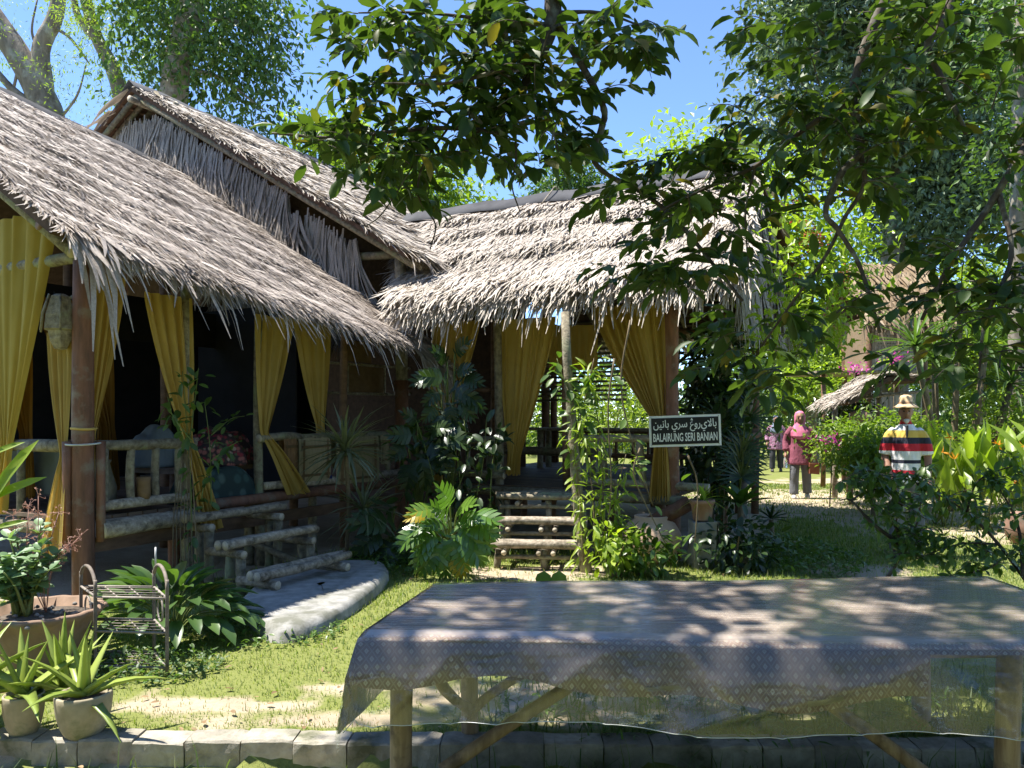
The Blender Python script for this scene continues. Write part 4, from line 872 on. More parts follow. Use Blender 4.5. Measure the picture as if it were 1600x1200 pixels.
# woven lantern on the corner post
lt = thing('bamboo_lantern', W(-.12, B0 - .18, 2.05), 'grey faceted bamboo lantern fixed high on the red-brown corner post', 'lantern')
lc = W(-.14, B0 - .10)
m = MB(); m.rings([(lc[0], lc[1], z, r_ * .85, r_ * .85) for z, r_ in ((2.16, .07), (2.18, .15), (2.30, .135), (2.44, .085), (2.46, .04))], 6); m.build('shade', M['log'], lt, False)
m = MB(); m.rings([(lc[0], lc[1], z, r_, r_) for z, r_ in ((2.17, .10), (2.10, .085), (2.03, .05), (2.02, .02))], 6); m.build('lower_cage', M['log'], lt, False)
for k in range(6):
    an = k * PI / 3; m = MB(); m.tube([(lc[0] + r_ * math.cos(an), lc[1] + r_ * math.sin(an), z) for z, r_ in ((2.16, .155), (2.30, .14), (2.45, .088))], .008, 5); m.build('rib', M['log'], lt)
log(lt, (lc[0], lc[1], 2.42), W(0, B0 - .02, 2.46), .012, 'log', 'bracket', 3)

# low bench and back bench inside right pavilion
rb = thing('low_bench', W(1.6, 1.2, FZ), 'low wooden bench in the shade of the open pavilion behind the sunlit log steps', 'bench')
for q in (-.1, .03, .16): log(rb, W(.5, 1.2 + q, FZ + .36), W(2.3, 1.2 + q, FZ + .36), .05, 'log', 'seat_log', 5)
for q in ((.65, 1.12), (.65, 1.35), (2.15, 1.12), (2.15, 1.35)): log(rb, W(q[0], q[1], FZ), W(q[0], q[1], FZ + .32), .045, 'log', 'leg', 3)
rb = thing('long_table', W(1.9, 2.9, FZ), 'long plank table deep in the open pavilion', 'table')
for q in (-.2, 0, .2): board(rb, W(.4, 2.9 + q, FZ + .62), W(3.2, 2.9 + q, FZ + .62), .19, .04, 'log', 'top_board')
for q in ((.6, 2.75), (.6, 3.05), (3.0, 2.75), (3.0, 3.05)): log(rb, W(q[0], q[1], FZ), W(q[0], q[1], FZ + .6), .05, 'log', 'leg', 3)

# ------------------------------------------------------------------ name board
def text_geo(body, size, offset=0.0):
    cu = bpy.data.curves.new('txt', 'FONT'); cu.body = body; cu.size = size; cu.offset = offset; cu.align_x = 'CENTER'; cu.align_y = 'CENTER'; cu.resolution_u = 3
    o = bpy.data.objects.new('txt', cu); COL.objects.link(o); dg = bpy.context.evaluated_depsgraph_get(); dg.update(); me = o.evaluated_get(dg).to_mesh()
    V = np.array([v.co[:] for v in me.vertices]) if len(me.vertices) else np.zeros((0, 3)); F = [tuple(p.vertices) for p in me.polygons]
    o.evaluated_get(dg).to_mesh_clear(); bpy.data.objects.remove(o); bpy.data.curves.remove(cu); return V, F
sg_c = at(1070, 673, 7.70); sx_ = unit(np.array((1, -.12, .035))); sz_ = unit(np.array((-.035, 0, 1))); sy_ = np.cross(sz_, sx_)
sgn = thing('name_board', (sg_c[0], sg_c[1], 0), 'black name board lettered BALAIRUNG SERI BANIAN in white on the red post', 'sign')
SW, SH = .706, .312
m = MB(); m.box(sg_c, (SW, .02, SH), (sx_, sy_, sz_)); m.build('frame', M['white_paint'], sgn, False)
fv = -sy_ if sy_[1] > 0 else sy_
m = MB(); m.box(sg_c + fv * .0085, (SW - .045, .012, SH - .045), (sx_, sy_, sz_)); m.build('panel', M['black_paint'], sgn, False)
def letter(body, w, h, cz, off):
    V, F = text_geo(body, 1.0, off)
    if len(V) == 0: return
    lo, hi = V.min(0), V.max(0); ctr = (lo + hi) / 2; Q = (V - ctr) / (hi - lo + 1e-9)
    P = sg_c + fv * .0165 + np.outer(Q[:, 0] * w, sx_) + np.outer(Q[:, 1] * h + cz, sz_)
    mm = MB(); mm.faces(P, F); mm.build('lettering', M['white_paint'], sgn, False)
letter('BALAIRUNG SERI BANIAN', SW - .075, .085, -.062, .018)
jawi = ['\uFE91', '\uFE8E', '\uFEFB', '\uFEF1', '\uFEAD', '\uFEED', '\u06A0', ' ', '\uFEB3', '\uFEAE', '\uFEF1', ' ', '\uFE91', '\uFE8E', '\uFEE7', '\uFEF4', '\uFEE6']
letter(''.join(reversed(jawi)), SW - .085, .135, .058, .012)
for q in ((-.47, .42), (.47, .42), (-.47, -.42), (.47, -.42)):
    m = MB(); c = sg_c + sx_ * SW * q[0] + sz_ * SH * q[1] * 1.08 + fv * .012; m.box(c, (.010, .004, .010), (sx_, sy_, sz_)); m.build('screw', M['wire'], sgn, False)
for q in (-.06, .06): board(sgn, sg_c + sz_ * q + sy_ * .012, sg_c + sz_ * q + sy_ * .012 + np.array((-.02, .14, 0)), .03, .03, 'brown_wood', 'bracket')

# ------------------------------------------------------------------ covered table in the foreground
TT = .68
def tab(u, v):                                            # u 0..1 left to right, v 0..1 front to back
    f = np.array((-.56 + 2.95 * u, 2.87 - .16 * u)); b = np.array((-.37 + 2.76 * u, 3.72 + .16 * u)); return f * (1 - v) + b * v
tb = thing('garden_table', (.9, 3.3, -.13), 'long rustic table on round log legs, draped with patterned cloth and clear plastic', 'table')
for k in range(6):
    v0, v1 = (k + .06) / 6 * .94 + .03, (k + .94) / 6 * .94 + .03; a_, b_, c_, d_ = tab(.02, v0), tab(.985, v0), tab(.985, v1), tab(.02, v1)
    V = [(*p, z) for z in (TT - .035, TT - .005) for p in (a_, b_, c_, d_)]; m = MB(); m.add(V, [(3, 2, 1, 0), (4, 5, 6, 7), (0, 1, 5, 4), (1, 2, 6, 5), (2, 3, 7, 6), (3, 0, 4, 7)]); m.build('top_board', M['table_wood'], tb, False)
log(tb, (-.43, 2.99, -.15), (-.425, 2.985, TT - .05), .043, 'table_wood', 'leg', 6, .004, .02, 1, 12)
log(tb, (-.19, 3.56, -.15), (-.20, 3.58, TT - .05), .040, 'table_wood', 'leg', 6, .004, .02, 1, 12)
log(tb, (1.88, 2.92, -.15), (1.88, 2.9, TT - .05), .043, 'table_wood', 'leg', 6, .004, .02, 1, 12)
log(tb, (1.95, 3.66, -.15), (1.95, 3.66, TT - .05), .040, 'table_wood', 'leg', 6, .004, .02, 1, 12)
log(tb, at(690, 1205, 2.93), at(906, 1062, 3.08), .026, 'table_wood', 'brace', 5, .006, .02)
log(tb, at(1248, 1068, 3.1), at(1455, 1215, 2.95), .026, 'table_wood', 'brace', 5, .006, .02)
log(tb, at(735, 1112, 3.54), at(835, 1044, 3.6), .024, 'table_wood', 'brace', 4); log(tb, at(678, 1050, 3.3), at(735, 1108, 3.53), .024, 'table_wood', 'brace', 4)
log(tb, at(1560, 1185, 3.0), at(1610, 1225, 2.9), .03, 'table_wood', 'brace', 3)
log(tb, (-.42, 3.03, TT - .07), (1.9, 2.93, TT - .07), .03, 'table_wood', 'apron', 4); log(tb, (-.2, 3.6, TT - .07), (1.95, 3.68, TT - .07), .03, 'table_wood', 'apron', 4)
def drape(u_rng, v_rng, nu, nv, hang_front, left_fl, off, rip, seed, umax=None, skew=None):
    rr = np.random.default_rng(seed); ph = rr.random(12) * 6; LU, LV = 2.95, .9
    us = np.linspace(*u_rng, nu); vs = np.linspace(*v_rng, nv); P = np.zeros((nv, nu, 3)); UV = np.zeros((nv, nu, 2))
    for j, v in enumerate(vs):
        for i, u in enumerate(us):
            hf = hang_front(u); vv = v if v > 0 else v * hf / abs(v_rng[0])   # v metres: negative hangs in front
            uc = min(max(u, 0), LU); vc = min(max(vv, 0), LV); du = max(-u, 0); dv = max(-vv, 0); db = max(vv - LV, 0); dr = max(u - LU, 0)
            p = tab(uc / LU, vc / LV); dd = max(max(du, dv) + .25 * min(du, dv), db, dr); x, y = p
            z = TT + off + .006 * math.sin(uc * 3.1 + ph[0]) * math.sin(vc * 5 + ph[1])
            e_ = min(vc, .06) / .06; z -= .012 * (1 - e_)
            if dd > 0:
                drop = dd - .02 * (1 - math.exp(-dd / .02)); ro = rip * min(1, dd / .15)
                w_ = math.sin(u * 9 + ph[2] + 2 * math.sin(u * 3 + ph[3])) + .6 * math.sin(u * 23 + ph[4] + dd * 6) + .4 * math.sin(u * 41 - dd * 14 + ph[6])
                y -= (dv > 0) * (.016 + .10 * dv + ro * w_ * .5 + ro)
                y += (db > 0) * (.015 + .05 * db)
                x -= (du > 0) * (.012 + left_fl * du + ro * .5 * math.sin(v * 12 + ph[5]))
                x += (dr > 0) * .02
                if du > 0 and dv > 0: drop *= .93
                z -= drop
            P[j, i] = (x, y, z); UV[j, i] = (u, vv)
    return P, UV.reshape(-1, 2)
P, UV = drape((-.16, 2.98), (-.21, .93), 150, 56, lambda u: .035 if u > 2.04 else .188 - .03 * math.sin(max(0, min(u, 2.0)) * 3.4) + .02 * math.sin(u * 9) + .03 * max(0, u - 1.2), .25, .0, .010, 1)
tcl = thing('table_cloth', (.3, 3.2, .45), 'brown woven cloth with pale diamond pattern draped over the table under the plastic', 'tablecloth')
m = MB(); m.grid(P); m.build('cloth', M['songket'], tcl, uv=UV)
for u0 in (1.05, 1.62):
    i0 = int((u0 + .16) / 3.14 * 149); q = P[1, i0:i0 + 7] + np.array((0, -.006, .0)); q2 = P[2, i0:i0 + 7] + np.array((0, -.006, 0)); m = MB(); m.grid(np.stack([q, q + (q2 - q) * .8])); m.build('hem_label', M['mat_beige'], tcl)
P, UV = drape((-.36, 3.12), (-.36, 1.0), 190, 86, lambda u: .295 + .012 * math.sin(u * 5 + 1) + .02 * u * .3, .16, .007, .013, 1)
for j in range(P.shape[0]):                               # billows where the film stands off the cloth
    for i in range(P.shape[1]):
        if P[j, i, 2] < TT - .02:
            f = min(1, (TT - P[j, i, 2]) / .12); u = UV[j * P.shape[1] + i, 0]
            h_ = TT - P[j, i, 2]; P[j, i, 1] -= f * (.034 + .03 * max(0, math.sin(u * 4.2 + 1.0 + h_ * 5)) ** 2 + .022 * (1 - abs(math.sin(u * 5 + h_ * 9 + 1.5 * math.sin(u * 2)))) ** 4 + .016 * (1 - abs(math.sin(u * 11 - h_ * 13))) ** 5)
m = MB(); m.grid(P); plast = m.build('plastic_cover', M['plastic'], uv=UV); tag(plast, 'wrinkled clear plastic sheet covering the long table', 'plastic sheet')
m = MB(); m.tube(P[0, 6:-4], .0016, 5); m.build('lit_hem', M['lit_hem'], plast)  # pale tube stands in for the light line along the film's edge

# ------------------------------------------------------------------ wire plant rack
wr = thing('plant_rack', (-2.25, 4.55, 0), 'empty three-tier wire plant rack with arched ends on the grass', 'plant rack')
lf, lb, rf, rb_ = np.array((-2.42, 4.46, 0)), np.array((-2.66, 4.74, 0)), np.array((-1.985, 4.42, 0)), np.array((-2.20, 4.72, 0))
def arch(f, b, top):
    c = (f + b) / 2; h = (b - f) / 2; pts = [f, f + Z3 * (top - .1)] + [c - h * math.cos(t) + Z3 * (top - .1 + .1 * math.sin(t)) for t in np.linspace(.3, PI - .3, 7)] + [b + Z3 * (top - .1), b]
    m = MB(); m.tube(curve_pts(pts, 40), .0105, 7); return m.build('end_arch', M['iron'], wr)
arch(lf, lb, .60); arch(rf, rb_, .61)
for z_ in (.05, .25, .45):
    sh = MB(); 
    for p, q in ((lf, rf), (lb, rb_), (lf, lb), (rf, rb_)): sh.tube([p * .5 + q * .5 + (p - q) * .5 + Z3 * z_, q + Z3 * z_], .0075, 6)
    so = sh.build('shelf', M['iron_pale'], wr)
    for t in np.linspace(.18, .82, 4): m = MB(); m.tube([lf + (lb - lf) * t + Z3 * (z_ + .004), rf + (rb_ - rf) * t + Z3 * (z_ + .004)], .0032, 5); m.build('rod', M['iron_pale'], so)
    for t in (.33, .66): m = MB(); m.tube([lf + (rf - lf) * t + Z3 * (z_ - .003), lb + (rb_ - lb) * t + Z3 * (z_ - .003)], .0045, 5); m.build('rod', M['iron_pale'], so)
for f, b in ((lf, lb), (rf, rb_)):
    c = f * .5 + b * .5; t = np.linspace(0, 2 * PI, 15); dd = unit(b - f); m = MB(); m.tube(np.array([c + dd * .075 * math.cos(q) + Z3 * (.35 + .07 * math.sin(q)) for q in t]), .006, 5, False); m.build('scroll', M['iron_pale'], wr)
tagw = MB(); tagw.tube([at(243, 885, 4.75), at(243, 855, 4.75)], .006, 5); tagw.build('tag_wire', M['wire'], wr)

# ------------------------------------------------------------------ pots
def pot(parent, c, prof, mat, seg=28, mod=None, name='pot', soilz=None, soilr=None):
    m = MB(); m.rings([(c[0], c[1], c[2] + z, r_, r_) for z, r_ in prof], seg, True, None, mod); o = m.build(name, M[mat], parent)
    if soilz:
        m = MB(); m.rings([(c[0], c[1], c[2] + soilz - .02, soilr, soilr), (c[0], c[1], c[2] + soilz, soilr * .98, soilr * .98), (c[0], c[1], c[2] + soilz + .015, soilr * .5, soilr * .5), (c[0], c[1], c[2] + soilz + .018, .01, .01)], 20); m.build('soil', M['soil_pot'], parent)
    return o

# ------------------------------------------------------------------ people
def remeshed(mb, name, mat, parent, voxel=.014, smooth_it=6):
    tmp = mb.build('tmp_' + name, None, parent); r = tmp.modifiers.new('r', 'REMESH'); r.mode = 'VOXEL'; r.voxel_size = voxel
    s = tmp.modifiers.new('s', 'SMOOTH'); s.factor = .5; s.iterations = smooth_it
    dg = bpy.context.evaluated_depsgraph_get(); dg.update(); me = bpy.data.meshes.new_from_object(tmp.evaluated_get(dg)); me.name = name
    old = tmp.data; par = tmp.parent; bpy.data.objects.remove(tmp); bpy.data.meshes.remove(old)
    o = bpy.data.objects.new(name, me); COL.objects.link(o); o.parent = par
    me.materials.clear(); me.materials.append(mat); me.polygons.foreach_set('use_smooth', [True] * len(me.polygons)); return o
class Fig:
    """collects overlapping tapered limbs in a person's own frame (x right, -y towards viewer), then turned and placed"""
    def __init__(s, base, turn, k=1.0, kx=1.0):
        s.base = np.asarray(base, float); c, n = math.cos(turn), math.sin(turn); s.Rm = np.array(((c, -n, 0), (n, c, 0), (0, 0, 1))) * k @ np.diag((kx, 1, 1))
    def T(s, p): return (s.Rm @ np.asarray(p, float).T).T + s.base
    def limb(s, mb, pts, rad, seg=10): mb.tube(s.T(curve_pts(pts, 12)), np.interp(np.linspace(0, 1, len(curve_pts(pts, 12))), np.linspace(0, 1, len(rad)), rad) * s.Rm[2, 2], seg)
    def trunk(s, mb, prof, seg=18):
        t = MB(); t.rings(prof, seg); V = s.T(np.concatenate(t.V)); base = mb.n; mb.V.append(V); mb.A.append(np.zeros(len(V))); mb.F += [f + base for f in t.F]; mb.n += len(V)
def hand(f, mb, w, d, side, k=1.0):
    """palm and five fingers hanging from wrist w along d, slightly curled"""
    w = np.asarray(w, float); d = unit(d); fwd = np.array((0, -1.0, 0)); fwd = unit(fwd - d * np.dot(fwd, d)); 
    pe = w + d * .085 * k; f.limb(mb, [w, w + d * .04 * k, pe], [.022 * k, .034 * k, .032 * k], 8)
    for i, (o_, ln) in enumerate(((-.027, .060), (-.009, .072), (.009, .068), (.026, .054))):
        b_ = pe + fwd * o_ * k; inn = np.array((-side, 0, 0)) * .012
        f.limb(mb, [b_ - d * .015, b_ + d * ln * .5 * k + inn, b_ + d * ln * k + inn * 3], [.0105 * k, .010 * k, .008 * k], 6)
    tb_ = w + d * .03 * k - fwd * -.025 * k; f.limb(mb, [w + d * .025 * k + fwd * .015, tb_ + d * .03 * k + fwd * .022 * k, tb_ + d * .065 * k + fwd * .024 * k], [.012 * k, .011 * k, .009 * k], 6)
def head(f, mb, c, nose=True):
    x, y, z = c
    f.trunk(mb, [(x, y + .005, z - .125, .035, .04), (x, y - .012, z - .10, .055, .065), (x, y - .006, z - .05, .070, .086), (x, y, z, .077, .096), (x, y + .004, z + .05, .076, .094), (x, y + .006, z + .09, .056, .07), (x, y + .006, z + .112, .02, .03)], 16)
    f.limb(mb, [(x, y - .085, z + .015), (x, y - .112, z - .022), (x, y - .088, z - .032)], [.010, .015, .012], 8)
    for sd_ in (-1, 1): f.limb(mb, [(x + sd_ * .078, y + .012, z + .02), (x + sd_ * .086, y + .018, z - .005), (x + sd_ * .078, y + .01, z - .035)], [.010, .014, .009], 6)
    f.limb(mb, [(x, y + .012, z - .17), (x, y + .012, z - .08)], [.052, .05], 10)
def face(f, parent, c):
    x, y, z = c
    for sd_ in (-1, 1):
        m = MB(); f.trunk(m, [(x + sd_ * .032, y - .083, z + .006 + q, r_, .012) for q, r_ in ((-.008, .006), (-.003, .014), (.003, .014), (.008, .006))], 10); m.build('eye', M['dark_hair'], parent)
        m = MB(); f.limb(m, [(x + sd_ * .014, y - .090, z + .030), (x + sd_ * .034, y - .089, z + .036), (x + sd_ * .052, y - .078, z + .030)], [.004, .005, .003], 6); m.build('eyebrow', M['dark_hair'], parent)
    m = MB(); f.limb(m, [(x - .026, y - .080, z - .062), (x, y - .088, z - .060), (x + .026, y - .080, z - .062)], [.003, .006, .003], 6); m.build('mouth', M['bag'], parent)
def legs(f, mb, hip, kn, an, w=.09, r=(.10, .075, .065)):
    for sd_, (k_, a_) in zip((-1, 1), zip(kn, an)): f.limb(mb, [(sd_ * w, 0, hip), ((sd_ * w + k_[0]) / 2, k_[1] * .5, (hip + k_[2]) / 2), k_, ((k_[0] + a_[0]) / 2, (k_[1] + a_[1]) / 2 + .01, (k_[2] + a_[2]) / 2), a_], [r[0], (r[0] + r[1]) / 2, r[1], (r[1] + r[2]) / 2, r[2]], 12)
def shoe(f, parent, a, mat):
    m = MB(); f.trunk(m, [(a[0], a[1] - .045, 0, .043, .115), (a[0], a[1] - .045, .03, .046, .12), (a[0], a[1] - .03, .055, .042, .095), (a[0], a[1], .085, .034, .045), (a[0], a[1] + .01, .10, .03, .035)], 14); m.build('shoe', mat, parent)

# man in the striped shirt
mb_ = np.array((4.18, 8.15, 0)); man = thing('person', mb_, 'man in a tan brimmed hat and a bold multicoloured striped shirt on the lawn', 'person')
f = Fig(mb_, -.40, 1.0, .75); HC = (0, -.01, 1.545)
kn = [(-.115, -.05, .47), (.14, .02, .48)]; an = [(-.13, -.07, .09), (.17, .03, .09)]
b = MB(); f.trunk(b, [(0, 0, .84, .15, .11), (0, 0, 1.0, .145, .105), (0, 0, 1.2, .165, .11), (0, 0, 1.32, .14, .09), (0, 0, 1.39, .07, .06)]); head(f, b, HC)
for sd_, el, wr_ in ((-1, (-.265, .03, 1.08), (-.205, -.12, .86)), (1, (.275, .02, 1.08), (.275, -.06, .84))):
    sh_ = (sd_ * .165, 0, 1.27); f.limb(b, [sh_, ((sh_[0] + el[0]) / 2, .01, 1.19), el, ((el[0] + wr_[0]) / 2, (el[1] + wr_[1]) / 2, (el[2] + wr_[2]) / 2), wr_], [.052, .048, .040, .037, .026]); hand(f, b, wr_, np.array(wr_) - np.array(el), sd_)
for a_ in an: f.limb(b, [(a_[0], a_[1], .3), a_, (a_[0], a_[1] - .03, .05)], [.04, .035, .03])
bo = remeshed(b, 'body', M['skin'], man, .010, 3); face(f, bo, HC)
b = MB(); f.trunk(b, [(0, 0, .785, .195, .135), (0, 0, .80, .198, .138), (0, 0, .92, .19, .13), (0, 0, 1.08, .188, .128), (0, 0, 1.24, .19, .126), (0, 0, 1.33, .172, .112), (0, .005, 1.39, .115, .09), (0, .008, 1.43, .075, .072)])
f.limb(b, [(-.12, 0, 1.345), (-.195, .005, 1.285), (-.245, .015, 1.19), (-.266, .02, 1.09)], [.062, .068, .064, .062]); f.limb(b, [(.12, 0, 1.345), (.195, .005, 1.285), (.25, .01, 1.19), (.272, .015, 1.09)], [.062, .068, .064, .062])
remeshed(b, 'shirt', M['stripes'], man, .012, 4)
b = MB(); f.trunk(b, [(0, .008, 1.415, .082, .078), (0, .006, 1.45, .066, .066), (0, .008, 1.47, .062, .064)], 18); b.build('collar', M['collar_red'], man)
b = MB(); f.limb(b, [(0, -.118, 1.40), (0, -.128, 1.33), (0, -.132, 1.26)], [.016, .014, .006], 6); b.build('placket', M['trousers_dark'], man)
b = MB(); f.trunk(b, [(0, 0, .76, .16, .12), (0, 0, .86, .165, .12), (0, 0, .93, .16, .115)]); legs(f, b, .80, kn, an, .085, (.10, .078, .07)); remeshed(b, 'trousers', M['trousers'], man, .014, 4)
for a_ in an: shoe(f, man, a_, M['shoe_dark'])
hx = MB(); f.trunk(hx, [(0, .0, 1.585, .165, .185), (0, 0, 1.592, .168, .188), (0, 0, 1.615, .118, .135), (0, .0, 1.635, .092, .108), (0, 0, 1.69, .085, .10), (0, 0, 1.715, .07, .085), (0, 0, 1.725, .03, .04)], 24); ho = hx.build('hat', M['hat'], man)
hx = MB(); f.trunk(hx, [(0, 0, 1.628, .100, .116), (0, 0, 1.632, .099, .115), (0, 0, 1.648, .094, .11), (0, 0, 1.652, .090, .106)], 24); hx.build('hat_band', M['hatband'], ho)
b = MB(); f.trunk(b, [(0, -.082, 1.42, .010, .010), (0, -.086, 1.435, .026, .020), (0, -.080, 1.458, .040, .026), (0, -.070, 1.472, .028, .02)], 12); b.build('beard', M['beard'], man)

def woman(base, turn, k, label, tun, hij, tro, shoe_m, pose=0):
    base = np.array(base, float); r = thing('person', base, label, 'person'); f = Fig(base, turn, k); HC = (0, -.01, 1.46)
    kn = [(-.10, -.07, .45), (.11, .04, .46)]; an = [(-.11, -.08, .08), (.13, .06, .09)]
    b = MB(); f.trunk(b, [(0, 0, .84, .15, .11), (0, 0, 1.1, .14, .10), (0, 0, 1.27, .15, .10), (0, 0, 1.33, .08, .06)]); head(f, b, HC); H = []
    for sd_, el, wr_ in ((-1, (-.24, .03, 1.03), (-.25, -.06, .82)), (1, (.24, .03, 1.03), (.23, -.07, .82))):
        sh_ = (sd_ * .16, 0, 1.28); f.limb(b, [sh_, ((sh_[0] + el[0]) / 2, .01, 1.16), el, wr_], [.045, .042, .036, .024]); hand(f, b, wr_, np.array(wr_) - np.array(el), sd_, .95); H.append(f.T(np.array(wr_) + unit(np.array(wr_) - np.array(el)) * .10))
    for a_ in an: f.limb(b, [(a_[0], a_[1], .25), a_], [.036, .03])
    bo = remeshed(b, 'body', M['skin'], r, .011, 3); face(f, bo, HC)
    b = MB(); f.trunk(b, [(0, 0, .62, .235, .17), (0, 0, .635, .235, .17), (0, 0, .80, .205, .15), (0, 0, 1.0, .17, .125), (0, 0, 1.18, .178, .125), (0, 0, 1.27, .165, .11), (0, 0, 1.34, .07, .065)])
    for sd_ in (-1, 1): f.limb(b, [(sd_ * .12, 0, 1.28), (sd_ * .20, .01, 1.17), (sd_ * .242, .03, 1.03), (sd_ * .246, -.04, .87)], [.07, .07, .065, .06])
    remeshed(b, 'tunic', tun, r, .014, 4)
    b = MB(); f.trunk(b, [(0, 0, .70, .16, .12), (0, 0, .84, .16, .12)]); legs(f, b, .76, kn, an, .085, (.10, .085, .08)); remeshed(b, 'trousers', tro, r, .014, 4)
    for a_ in an: shoe(f, r, a_, shoe_m)
    b = MB(); f.trunk(b, [(0, -.03, 1.08, .10, .115), (0, -.02, 1.13, .17, .145), (0, 0, 1.22, .185, .14), (0, .005, 1.30, .125, .115), (0, .012, 1.36, .092, .092), (0, .025, 1.42, .098, .098), (0, .028, 1.50, .100, .100), (0, .022, 1.56, .082, .088), (0, .02, 1.595, .03, .04)], 20)
    remeshed(b, 'headscarf', hij, r, .012, 3); return r, H
wp, H = woman((5.25, 14.0, 0), -.30, 1.0, 'woman in a pink headscarf, maroon tunic and grey trousers standing on the sandy path', M['tunic'], M['hijab_pink'], M['trousers'], M['shoe'])
c = H[0]; m = MB(); m.rings([(c[0], c[1], c[2] + z, r_, r_) for z, r_ in ((-.17, .028), (-.16, .034), (-.03, .034), (0, .03), (.03, .014), (.05, .014))], 12); bt = m.build('water_bottle', M['bottle']); tag(bt, 'clear plastic water bottle held by the woman in the maroon tunic', 'bottle')
c = H[1]; bg = thing('handbag', c - Z3 * .28, 'small reddish brown handbag held at the maroon-clad woman’s side'.replace('’', "'"), 'handbag'); m = MB(); m.box(c - Z3 * .17, (.17, .09, .19), jit=.006); m.build('bag_body', M['bag'], bg, False)
t_ = np.linspace(0, PI, 9); m = MB(); m.tube(np.array([c + np.array((.06 * math.cos(q), 0, -.08 + .10 * math.sin(q))) for q in t_]), .007, 6); m.build('strap', M['bag'], bg)
woman((7.15, 20.8, 0), -.25, .95, 'distant woman in a blue-grey headscarf and printed pink top behind the path', M['print_top'], M['hijab_blue'], M['trousers_dark'], M['shoe_dark'])

# ------------------------------------------------------------------ plants
TPLM = {}
def leafmesh(tpl, key, mat):
    k = (key, mat)
    if k not in TPLM: TPLM[k] = tpl_mesh('leaf', tpl[0], tpl[1], M[mat])
    return TPLM[k]
def leafy(parent, tpl, key, mat, t, Rm, s, limit=300, rest='foliage', name='leaf'):
    """the largest-showing leaves become parts, the rest one joined part"""
    t = np.asarray(t); s = np.asarray(s, float); Y = np.clip(t[:, 1], .5, None)
    smax = s if s.ndim == 1 else s[:, 1]
    px = (t[:, 0] / Y * 1200 + 800); py = 650 - (t[:, 2] - CAMH) / Y * 1200
    vis = (px > -10) & (px < 1610) & (py > -10) & (py < 1210)
    order = np.argsort(-(smax / Y) * np.where(vis, 1, .01)); big = order[:limit]; small = order[limit:]
    me = leafmesh(tpl, key, mat)
    for i in big: place(me, name, parent, Rm[i], t[i], s[i])
    if len(small):
        m = MB(); m.inst(tpl[0], tpl[1], Rm[small], t[small], s[small]); tag(m.build(rest, M[mat], parent), kind='stuff')
def vine_leaves(pts, n, size, spread, droop=.3, dirs=None):
    """leaves set along a polyline, pointing outwards and down"""
    pts = np.asarray(pts); k = rng.integers(0, len(pts) - 1, n); f = rng.random(n)[:, None]; base = pts[k] * (1 - f) + pts[k + 1] * f
    d = rand_dirs(n); d[:, 2] -= droop; d[:, 1] -= .25; d /= np.linalg.norm(d, axis=1, keepdims=True)
    t = base + d * (rng.random(n) * spread)[:, None]; up = rand_dirs(n) * .5 + np.array((0, -.35, 1.0))
    return t, rot_from(d, up), rng.uniform(size * .6, size * 1.25, n)

def aloe_tpl(bend, thick=.5):
    V = []; F = []; ts = (0, .15, .35, .6, .82, 1.0); ws = (.10, .095, .08, .058, .032, .003)
    for t, w in zip(ts, ws):
        z = -bend * t * t + .10 * t
        V += [(-w, t, z + w * .45), (0, t, z + w * .1), (w, t, z + w * .45), (0, t, z - w * thick)]
    for i in range(5):
        b = i * 4
        for q in range(4): F.append((b + q, b + (q + 1) % 4, b + 4 + (q + 1) % 4, b + 4 + q))
    return np.array(V), np.array(F)[:, ::-1]
ALOES = [aloe_tpl(b) for b in (.02, .22, .5)]
def rosette(parent, c, n, ln, wide, mat, tpls, key, el0=80, el1=12, rise=.0, az0=0.0, name='leaf'):
    for i in range(n):
        f = i / max(1, n - 1); az = az0 + i * 2.39996 + R.uniform(-.25, .25); el = math.radians(el0 + (el1 - el0) * f + R.uniform(-6, 6))
        d = np.array([[math.cos(az) * math.cos(el), math.sin(az) * math.cos(el), math.sin(el)]]); k = min(len(tpls) - 1, int(f * len(tpls))); l = ln * R.uniform(.75, 1.1) * (.75 + .25 * f)
        Rm = rot_from(d, np.array([[0, 0, 1.0]]) + np.array([[math.cos(az), math.sin(az), 0]]) * -.2)[0]
        place(leafmesh(tpls[k], key + str(k), mat), name, parent, Rm, np.asarray(c) + Z3 * rise * (1 - f) + d[0] * .015, (l * wide, l, l * wide))
# scalloped bowl with jade shrub
pb = thing('scalloped_planter', (-2.76, 4.52, 0), 'wide scalloped terracotta bowl holding a round-leaved shrub at the left edge', 'planter')
sc_mod = lambda q, an: (1 + (.035 * np.cos(an * 14) if q in (4, 5, 6, 7) else 0 * an))
pot(pb, (-2.76, 4.52, 0), ((0, .15), (.02, .16), (.14, .22), (.26, .265), (.325, .30), (.355, .33), (.372, .32), (.368, .29), (.30, .27), (.28, .05)), 'bowl', 84, sc_mod, 'bowl', .318, .265)
for k in range(26):
    q = rng.normal(size=2) * .13; m = MB(); m.rings([(-2.76 + q[0], 4.52 + q[1], .33 + z, r_, r_ * .8) for z, r_ in ((0, .004), (.006, .016), (.016, .013), (.022, .003))], 7); m.build('pebble', M['concrete'], pb)
js = thing('jade_shrub', (-2.88, 4.50, .33), 'pale green round-leaved shrub growing in the scalloped bowl', 'shrub'); T = []; Rr = []; Sz = []
